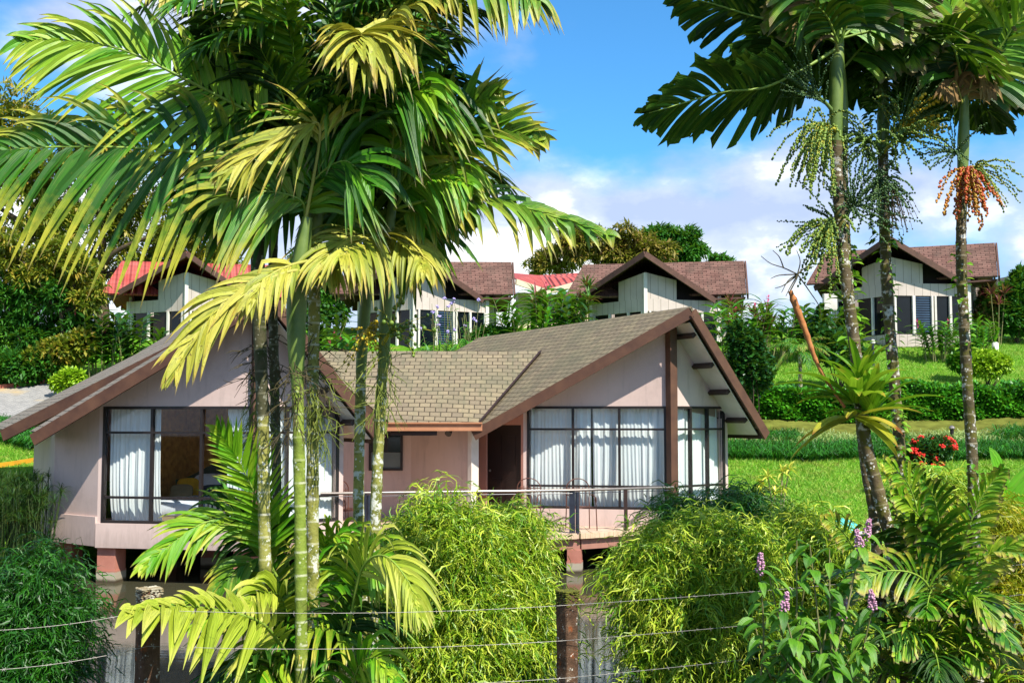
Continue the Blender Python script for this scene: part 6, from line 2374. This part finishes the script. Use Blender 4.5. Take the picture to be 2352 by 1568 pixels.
frond(y2, PP((8.6, 7.8), (800, 1450), (830, 1310), (880, 1275), (935, 1330), (965, 1410)), PD(140), PD(20), 16, (0, -1, .5), m_frond_pale, 1.5, 60, 18, .0, rw=.013, start=.3)
frond(y2, PP((9.1, 8.5), (800, 1450), (820, 1330), (850, 1290), (880, 1310)), PD(160), PD(24), 14, (0, -1, .7), m_frond_lime, 1.8, 62, 20, .0, rw=.012, start=.3)
frond(y2, PP((9.2, 8.9), (770, 1450), (760, 1300), (790, 1235), (840, 1250)), PD(120), PD(24), 13, FACE, m_frond_olive, 1.3, 62, 25, .1, rw=.012, start=.3)
frond(y2, PP((9.2, 8.9), (770, 1400), (740, 1280), (760, 1230), (800, 1235)), PD(110), PD(22), 12, FACE, m_frond_lime, 1.3, 60, 25, .1, rw=.012, start=.3)
frond(y2, PP((8.5, 7.9), (800, 1640), (820, 1540), (860, 1510), (905, 1560)), PD(120), PD(24), 13, (0, -1, .7), m_frond_lime, 1.6, 62, 25, .1, rw=.012)
frond(y2, PP((8.8, 8.4), (770, 1500), (810, 1400), (860, 1400), (910, 1440)), PD(140), PD(22), 13, FACE, m_frond_dark, 1.3, 62, 25, .1, rw=.012)
wild(y2, P(775, 1460, 9.4), 8, .75, .5, .08, 13, [m_frond, m_frond_dark, m_frond_lime], (15, 70), (0, 360), droop=1.3, seg=6)

# ------------------------------------------------------------------ young palms at the foot of the right group
q = P(2170, 1640, 9.0)
y3 = thing('young_palm', (q.x, q.y, gz(q.x, q.y)), 'bushy young palms with blunt leaflets crowding the foot of the bromeliad palm', 'palm tree')
J2 = dict(prof='jag', torn=.8, fold=.12, seg=5)
for pp, mt, ln, wd, nn in (
        ([(2130, 1420), (2120, 1250), (2090, 1120), (2035, 1060)], m_frond_lime, 95, 18, 17),
        ([(2140, 1420), (2140, 1280), (2120, 1200), (2060, 1130)], m_frond_lime, 95, 20, 15),
        ([(2150, 1420), (2160, 1260), (2150, 1160), (2120, 1100)], m_frond, 90, 26, 13),
        ([(2170, 1430), (2210, 1260), (2250, 1150), (2300, 1080)], m_frond_lime, 80, 17, 20),
        ([(2170, 1430), (2150, 1300), (2090, 1220), (2020, 1230)], m_frond_dark, 110, 20, 16),
        ([(2170, 1430), (2120, 1330), (2040, 1310), (1970, 1340)], m_frond_olive, 100, 20, 15),
        ([(2190, 1440), (2230, 1320), (2290, 1270), (2340, 1240)], m_frond_lime, 75, 18, 17),
        ([(2160, 1480), (2100, 1400), (2030, 1400), (1975, 1450)], m_frond_dark, 100, 20, 15),
        ([(2160, 1480), (2190, 1380), (2240, 1370), (2290, 1430)], m_frond_olive, 95, 18, 16),
        ([(2150, 1560), (2090, 1470), (2020, 1450), (1960, 1480)], m_frond_olive, 95, 18, 15),
        ([(2190, 1560), (2230, 1460), (2280, 1460), (2330, 1530)], m_frond_olive, 95, 18, 16),
        ([(2170, 1580), (2150, 1480), (2110, 1450), (2060, 1500)], m_frond_lime, 90, 18, 14),
        ([(2170, 1580), (2190, 1500), (2220, 1490), (2250, 1540)], m_frond_lime, 90, 18, 14),
        ([(1980, 1300), (1950, 1240), (1920, 1205), (1890, 1190)], m_frond_olive, 55, 14, 11)):
    frond(y3, PP((9.0, random.uniform(8.4, 8.9)), *pp), RP(ln * .85), RP(wd * .85), nn, FACE, mt, .7, 58, 25, .1, rw=.011, start=.28, **J2)
wild(y3, P(2150, 1380, 9.2), 12, .9, .34, .05, 15, [m_frond, m_frond_dark, m_frond_olive], (25, 80), (0, 360), droop=.8, **J2)
wild(y3, P(2140, 1510, 8.9), 12, .75, .32, .04, 15, [m_frond, m_frond_dark, m_frond_olive], (10, 70), (0, 360), droop=1.1, seg=5)

# strap leaved orchids or lilies at the very bottom right
q = P(2200, 1600, 8.6)
t_ = thing('strap_leaf_plant', (q.x, q.y, gz(q.x, q.y)), 'clump of narrow arching strap leaves at the foot of the blunt leaved young palms', 'plant')
m = MB()
for (x_, y_) in ((2100, 1440), (2150, 1500), (2210, 1440), (2250, 1490), (2190, 1560), (2120, 1560), (2280, 1560), (2060, 1530), (2230, 1380)):
    rosette(m, A3(P(x_, y_ + 20, 8.7)), 26, .36, .026, (5, 80), 1.3, 'strap', 7)
m.build('foliage', m_frond_lime, t_, smooth=True)

# banana plant on the bank
q = P(2300, 1330, 12.2)
t_ = thing('banana_plant', (q.x, q.y, gz(q.x, q.y)), 'banana plant with broad bright green leaves behind the orange fruited palm stem', 'plant')
m = MB()
root = A3(P(2310, 1330, 12.2))
m.tube(spline([A3((q.x, q.y, gz(q.x, q.y) - .1)), root, A3(P(2305, 1240, 12.2))], 8), np.linspace(.09, .05, 8), 9)
m.build('stem', m_shaft, t_, smooth=True)
for (pa, pb, wd, nrm_, dr) in (((2305, 1240), (2130, 1095), .42, (.3, -1, .6), .25), ((2320, 1200), (2272, 1050), .32, (.6, -.8, .5), .1),
                               ((2290, 1210), (2420, 1075), .36, (-.3, -1, .8), .25), ((2300, 1250), (2200, 1190), .36, (0, -1, .8), .5),
                               ((2310, 1230), (2400, 1170), .36, (0, -.6, 1), .5)):
    a_, b_ = A3(P(*pa, 12.2)), A3(P(*pb, 12.0))
    m = MB()
    m.leaves(a_[None], (b_ - a_)[None] + np.array((0, 0, .15)), np.array(nrm_, float)[None], np.linalg.norm(b_ - a_) * 1.12, wd, dr, 12, 'banana', .12)
    m.build('leaf', m_ban, t_, smooth=True)

# ------------------------------------------------------------------ bromeliads on the palm
def brom(label, c, d, sets, base_px=(0, 0)):
    q = P(c[0], c[1], d)
    t_ = thing('bromeliad', tuple(q), label, 'bromeliad', 'bromeliads growing on the palm stems')
    for (x_, y_, n, L, W, el, dr, mat) in sets:
        m = MB()
        rosette(m, A3(P(x_, y_, d)), n, RP(L), RP(W), el, dr, 'strap', 8, .22)
        m.build('leaf_rosette', mat, t_, smooth=True)
    return t_


brom('big bromeliad rosettes with broad glossy green straps on the leaning palm stem', (1985, 950), 8.85,
     [(1965, 930, 17, 165, 26, (15, 80), .8, m_brom), (2000, 955, 19, 140, 26, (10, 75), .7, m_brom), (1960, 960, 9, 150, 28, (-25, 25), .7, m_brom_y), (1975, 870, 11, 90, 16, (25, 85), .6, m_brom)])
brom('small bright bromeliad above the big one on the same palm', (1955, 790), 9.1, [(1955, 800, 12, 70, 12, (20, 80), .7, m_brom)])
brom('tiny bromeliad at half height of the bromeliad palm', (1938, 670), 9.1, [(1936, 690, 9, 60, 10, (10, 80), .8, m_brom), (1932, 650, 7, 45, 9, (10, 70), .8, m_brom)])
# old flower stalk of the bromeliad
q = P(1882, 845, 8.9)
t_ = thing('dead_flower_stalk', tuple(P(1940, 935, 8.9)), 'dead orange brown flower stalk leaning out of the big bromeliad', 'flower stalk')
m = MB()
cur = spline(PP(8.9, (1940, 935), (1882, 845), (1850, 760), (1815, 668)), 30)
r = .011 + .016 * np.clip(np.linspace(-.3, 1.2, 30), 0, 1) * np.where(np.linspace(0, 1, 30) > .96, .5, 1) + .004 * (np.arange(30) % 3 == 0)
m.tube(cur, r, 8)
m.build('stalk', plain('dry_stalk_orange', srgb('9a5a2c'), srgb('b87a44'), 14, .8, .5, 30), t_, smooth=True)
m = MB()
for pp in ([(1815, 668), (1830, 640), (1832, 630)], [(1832, 630), (1800, 615), (1770, 605), (1748, 588)], [(1832, 630), (1790, 632), (1770, 640)],
           [(1832, 632), (1800, 655), (1780, 662)], [(1832, 630), (1860, 670), (1880, 700), (1886, 722)], [(1832, 630), (1838, 600), (1830, 575)],
           [(1832, 630), (1850, 615), (1870, 612)], [(1800, 615), (1790, 590), (1775, 575)], [(1832, 632), (1815, 660), (1805, 680)], [(1832, 630), (1810, 645), (1795, 672)]):
    m.tube(spline(PP(8.9, *pp), 9), np.linspace(.006, .0025, 9), 5, cap=False)
m.build('twigs', m_root, t_)

# ------------------------------------------------------------------ pink flowered shrub
q = P(1850, 1660, 8.2)
t_ = thing('pink_flowered_shrub', (q.x, q.y, gz(q.x, q.y)), 'open shrub with big ribbed leaves and pink flower spikes before the feathery bush', 'shrub')
ms, ml, mf = MB(), MB(), MB()
heads = [(1745, 1310, 1), (1800, 1400, 1), (1905, 1260, 0), (1975, 1255, 1), (1990, 1230, 1), (1840, 1420, 0), (1935, 1415, 1), (2005, 1395, 1), (1762, 1300, 0), (1860, 1250, 0),
         (1830, 1240, 0), (1780, 1480, 0), (1900, 1500, 0), (1960, 1500, 0), (1730, 1420, 0), (1850, 1330, 0), (1920, 1340, 0), (1870, 1520, 0), (1990, 1480, 0), (1760, 1540, 0), (1940, 1550, 0), (1850, 1440, 0)]
for (x_, y_, fl) in heads:
    d_ = random.uniform(8.0, 8.5)
    tp = A3(P(x_, y_, d_))
    b = A3((q.x + random.uniform(-.35, .35), q.y + random.uniform(-.2, .2), gz(q.x, q.y)))
    c = spline([b, (b * .45 + tp * .55) + rvec(1)[0] * .05, tp], 14)
    ms.tube(c, np.linspace(.011, .004, 14), 6, cap=False)
    for j in range(4, 14):
        if random.random() < .25 and j < 12:
            continue
        for sgn in (-1, 1):
            a = random.uniform(0, 6.28)
            sv = np.array((math.cos(a), math.sin(a) * .7, .1))
            ml.leaves(c[j][None], (sv * sgn)[None] + np.array((0, 0, -.15)), np.array((0, -.3, 1.))[None] + rvec(1) * .2, random.uniform(.11, .20), random.uniform(.05, .085), 1.7, 6, 'ovate', .14)
    if fl:
        mf = MB()
        T = np.array((random.uniform(-.2, .2), -.1, 1.))
        for s_ in range(9):
            cc_ = tp + T * s_ * .014
            mf.balls(cc_ + rvec(9) * .035 * (1 - s_ / 13), .0068 + .003 * RNG.random(9), 0, .5)
        mf.build('flower', m_pink, t_, smooth=True)
ms.build('stem', m_stemg, t_, smooth=True)
ml.build('foliage', m_shr, t_, smooth=True)

# ------------------------------------------------------------------ barbed wire fence
m_conc, nt, out = new_mat('weathered_concrete')
t = NT(nt)
g = pos(t)
c = t.ramp(t.noise(g, 7, 6, .65), [(.3, srgb('3f2f24')), (.55, srgb('5f4735')), (.75, srgb('7d6650'))])
c = t.mix(t.ramp(t.noise(g, 12, 5, .6), [(.58, 0.), (.66, .8)]), c, srgb('8a4a22'))
c = t.mix(t.ramp(t.noise(g, 30, 5, .65), [(.62, 0.), (.66, .95)]), c, srgb('cfc7b4'))
s = t.n('ShaderNodeSeparateXYZ')
t.l(g, s.inputs[0])
b = t.bsdf(c, .95, .1, t.bump(t.noise(g, 40, 6, .7), .8, .02))
t.l(b.outputs[0], out.inputs[0])
m_moss = plain('post_moss', srgb('3f4210'), srgb('6a6a1a'), 40, .98, 1., 80)
m_lich = plain('post_lichen', srgb('b9b39c'), srgb('6f5a30'), 16, .98, .8, 60)
m_wire = plain('galvanised_wire', srgb('77736d'), srgb('9a958c'), 30, .5, spec=.5, metal=.4)
fence = thing('barbed_wire_fence', tuple(A3(P(1300, 1640, 7.9))), 'barbed wire fence on two lichened concrete posts across the foreground', 'fence')


def post(xp, d, ytop, wid, cap):
    c = A3(P(xp, ytop, d))
    z0 = gz(c[0], c[1]) - .1
    w_ = px(d, wid) / 1.3
    n = 16
    m = MB()
    zs_ = np.concatenate((np.linspace(z0, c[2] - .05, n), [c[2] - .02, c[2]]))
    k = np.array([1.0] * n + [.96, .78])
    an = math.radians(38)
    V = []
    for z, s_ in zip(zs_, k):
        for i, (sx, sy) in enumerate(((-1, -1), (-.78, -1), (.78, -1), (1, -1), (1, -.78), (1, 1), (-1, 1), (-1, -.78))):
            if (sx, sy) in ((-1, -1), (1, -1)):
                sx, sy = sx * .93, sy * .93
            x_, y_ = sx * w_ / 2 * s_, sy * w_ / 2 * s_
            V.append((c[0] + x_ * math.cos(an) - y_ * math.sin(an) + random.uniform(-.003, .003), c[1] + x_ * math.sin(an) + y_ * math.cos(an) + random.uniform(-.003, .003), z))
    F = [(j * 8 + i, j * 8 + (i + 1) % 8, (j + 1) * 8 + (i + 1) % 8, (j + 1) * 8 + i) for j in range(len(zs_) - 1) for i in range(8)]
    m.add(V, F)
    m.add(V[-8:], [tuple(range(8))])
    p_ = m.build('post', m_conc, fence)
    m = MB()
    n_ = 380
    cc_ = np.stack(((RNG.random(n_) - .5) * w_ * 1.02, (RNG.random(n_) - .5) * w_ * 1.02, -.10 * RNG.random(n_) ** 1.6 + .006), 1)
    side = RNG.random(n_) < .6
    ax_ = RNG.integers(0, 2, n_)
    for i in range(n_):
        if side[i]:
            cc_[i, ax_[i]] = math.copysign(w_ * .49, cc_[i, ax_[i]])
        else:
            cc_[i, 2] = .004
    R = np.array(((math.cos(an), -math.sin(an), 0), (math.sin(an), math.cos(an), 0), (0, 0, 1)))
    m.balls(c + cc_ @ R.T, .006 + .008 * RNG.random(n_), 0, .5, .6)
    m.build('moss_cap', cap, p_, smooth=True)
    return c


pL_ = post(343, 7.35, 1352, 56, m_lich)
pR_ = post(1303, 7.9, 1358, 46, m_moss)
ys_l = (1425, 1520, 1612)
for i, (yl, y1_, y2_, yr) in enumerate(((1427, 1400, 1389, 1298), (1520, 1483, 1470, 1365), (1618, 1572, 1556, 1428), (1700, 1660, 1640, 1492))):
    m = MB()
    pts = [A3(P(-120, yl + 22, 6.6)), A3(P(340, y1_, 7.24)), A3(P(1301, y2_, 7.79)), A3(P(2500, yr - 22, 10.1))]
    cs = []
    for a_, b_ in zip(pts[:-1], pts[1:]):
        f = np.linspace(0, 1, 60)[:, None]
        seg = a_ + (b_ - a_) * f
        seg[:, 2] -= (.035 * 4 * f * (1 - f))[:, 0]
        cs.append(seg)
    cur = np.concatenate(cs)
    m.tube(cur, .0016, 5, cap=False)
    # twisted barbs
    Ls = np.concatenate(([0], np.cumsum(np.linalg.norm(np.diff(cur, axis=0), axis=1))))
    for s_ in np.arange(.05, Ls[-1], .125):
        p_ = np.array([np.interp(s_, Ls, cur[:, j]) for j in range(3)])
        for w2 in range(2):
            v = rvec(1)[0] * .016
            m.tube([p_ - v, p_ + v], 0.0014, 4, cap=False)
    m.build('wire', m_wire, fence)

# ------------------------------------------------------------------ small things
q = ground_hit(2187, 1012)
t_ = thing('path_lamp', tuple(q), 'short black bollard lamp behind the border grass near the red bush', 'lamp')
m = MB()
m.tube([A3(q) + np.array((0, 0, z)) for z in (-.05, .3)], .05, 10)
m.build('post', m_black, t_)
m = MB()
m.tube([A3(q) + np.array((0, 0, z)) for z in (.3, .33, .37, .40)], [.07, .085, .06, .02], 12)
m.build('lamp_head', m_steel, t_)
q = P(2005, 812, 37.5)
q.z = gz(q.x, q.y)
t_ = thing('water_pipe', tuple(q), 'dark standpipe with a white cap beside the piers of the lawn cottage', 'pipe')
m = MB()
m.tube([A3(q), A3(q) + np.array((0, 0, .75))], .05, 8)
m.build('pipe', m_dkpost, t_)
m = MB()
m.tube([A3(q) + np.array((0, 0, .75)), A3(q) + np.array((0, 0, .80)), A3(q) + np.array((.02, 0, .88))], [.075, .085, .04], 10)
m.build('cap', m_white, t_)
q = P(2285, 765, 38.5)
q.z = gz(q.x, q.y)
t_ = thing('marker_post', tuple(q), 'short white marker post on the lawn near the lawn cottage', 'post')
m = MB()
m.tube([A3(q), A3(q) + np.array((0, 0, .55)), A3(q) + np.array((0, 0, .58))], [.11, .11, .07], 10)
m.build('post', m_white, t_, smooth=True)
q = P(1906, 715, 41)
t_ = thing('utility_box', (q.x, q.y, gz(q.x, q.y)), 'pale grey utility box on a post beside the lawn cottage', 'box')
m = MB()
m.beam((q.x, q.y, gz(q.x, q.y)), (q.x, q.y, q.z + .1), .08, .08, up=(0, 1, 0))
m.build('post', m_steel, t_)
m = MB()
b_ = A3(P(1906, 694, 41))
m.box(b_, (.48, .22, .6))
m.box(b_ + np.array((0, -.115, 0)), (.42, .012, .54))
m.build('cabinet', m_white, t_)

# turquoise pleasure boat lying on the bank
q = P(1918, 1216, 22.2)
t_ = thing('pedal_boat', (q.x, q.y, gz(q.x, q.y)), 'turquoise plastic boat lying on the bank behind the bushes', 'boat')
m_tq = plain('turquoise_plastic', srgb('38a8a8'), srgb('58bcb8'), 3, .3, spec=.6)
V, F = [], []
n_, k_ = 14, 8
for i in range(n_ + 1):
    f = i / n_
    wd = .36 * (math.sin(math.pi * min(1, .12 + f * .80)) ** .6)
    for j in range(k_ + 1):
        a = math.pi * j / k_
        V.append((q.x - .42 + .86 * f, q.y + wd * math.cos(a), q.z - .06 + .24 * math.sin(a) ** .7 * (.75 + .35 * math.sin(f * 3)) + .03 * (math.cos(f * 9) if j in (3, 4, 5) else 0)))
F = [(i * (k_ + 1) + j, i * (k_ + 1) + j + 1, (i + 1) * (k_ + 1) + j + 1, (i + 1) * (k_ + 1) + j) for i in range(n_) for j in range(k_)]
m = MB()
m.add(V, F)
m.add(V[:k_ + 1], [tuple(range(k_ + 1))])
m.add(V[-k_ - 1:][::-1], [tuple(range(k_ + 1))])
m.build('hull', m_tq, t_, smooth=True)
m = MB()
m.tube([(q.x - .46, q.y - .38, q.z - .08), (q.x + .1, q.y - .42, q.z - .06), (q.x + .5, q.y - .34, q.z - .02)], .035, 8)
m.build('rub_rail', m_white, t_, smooth=True)
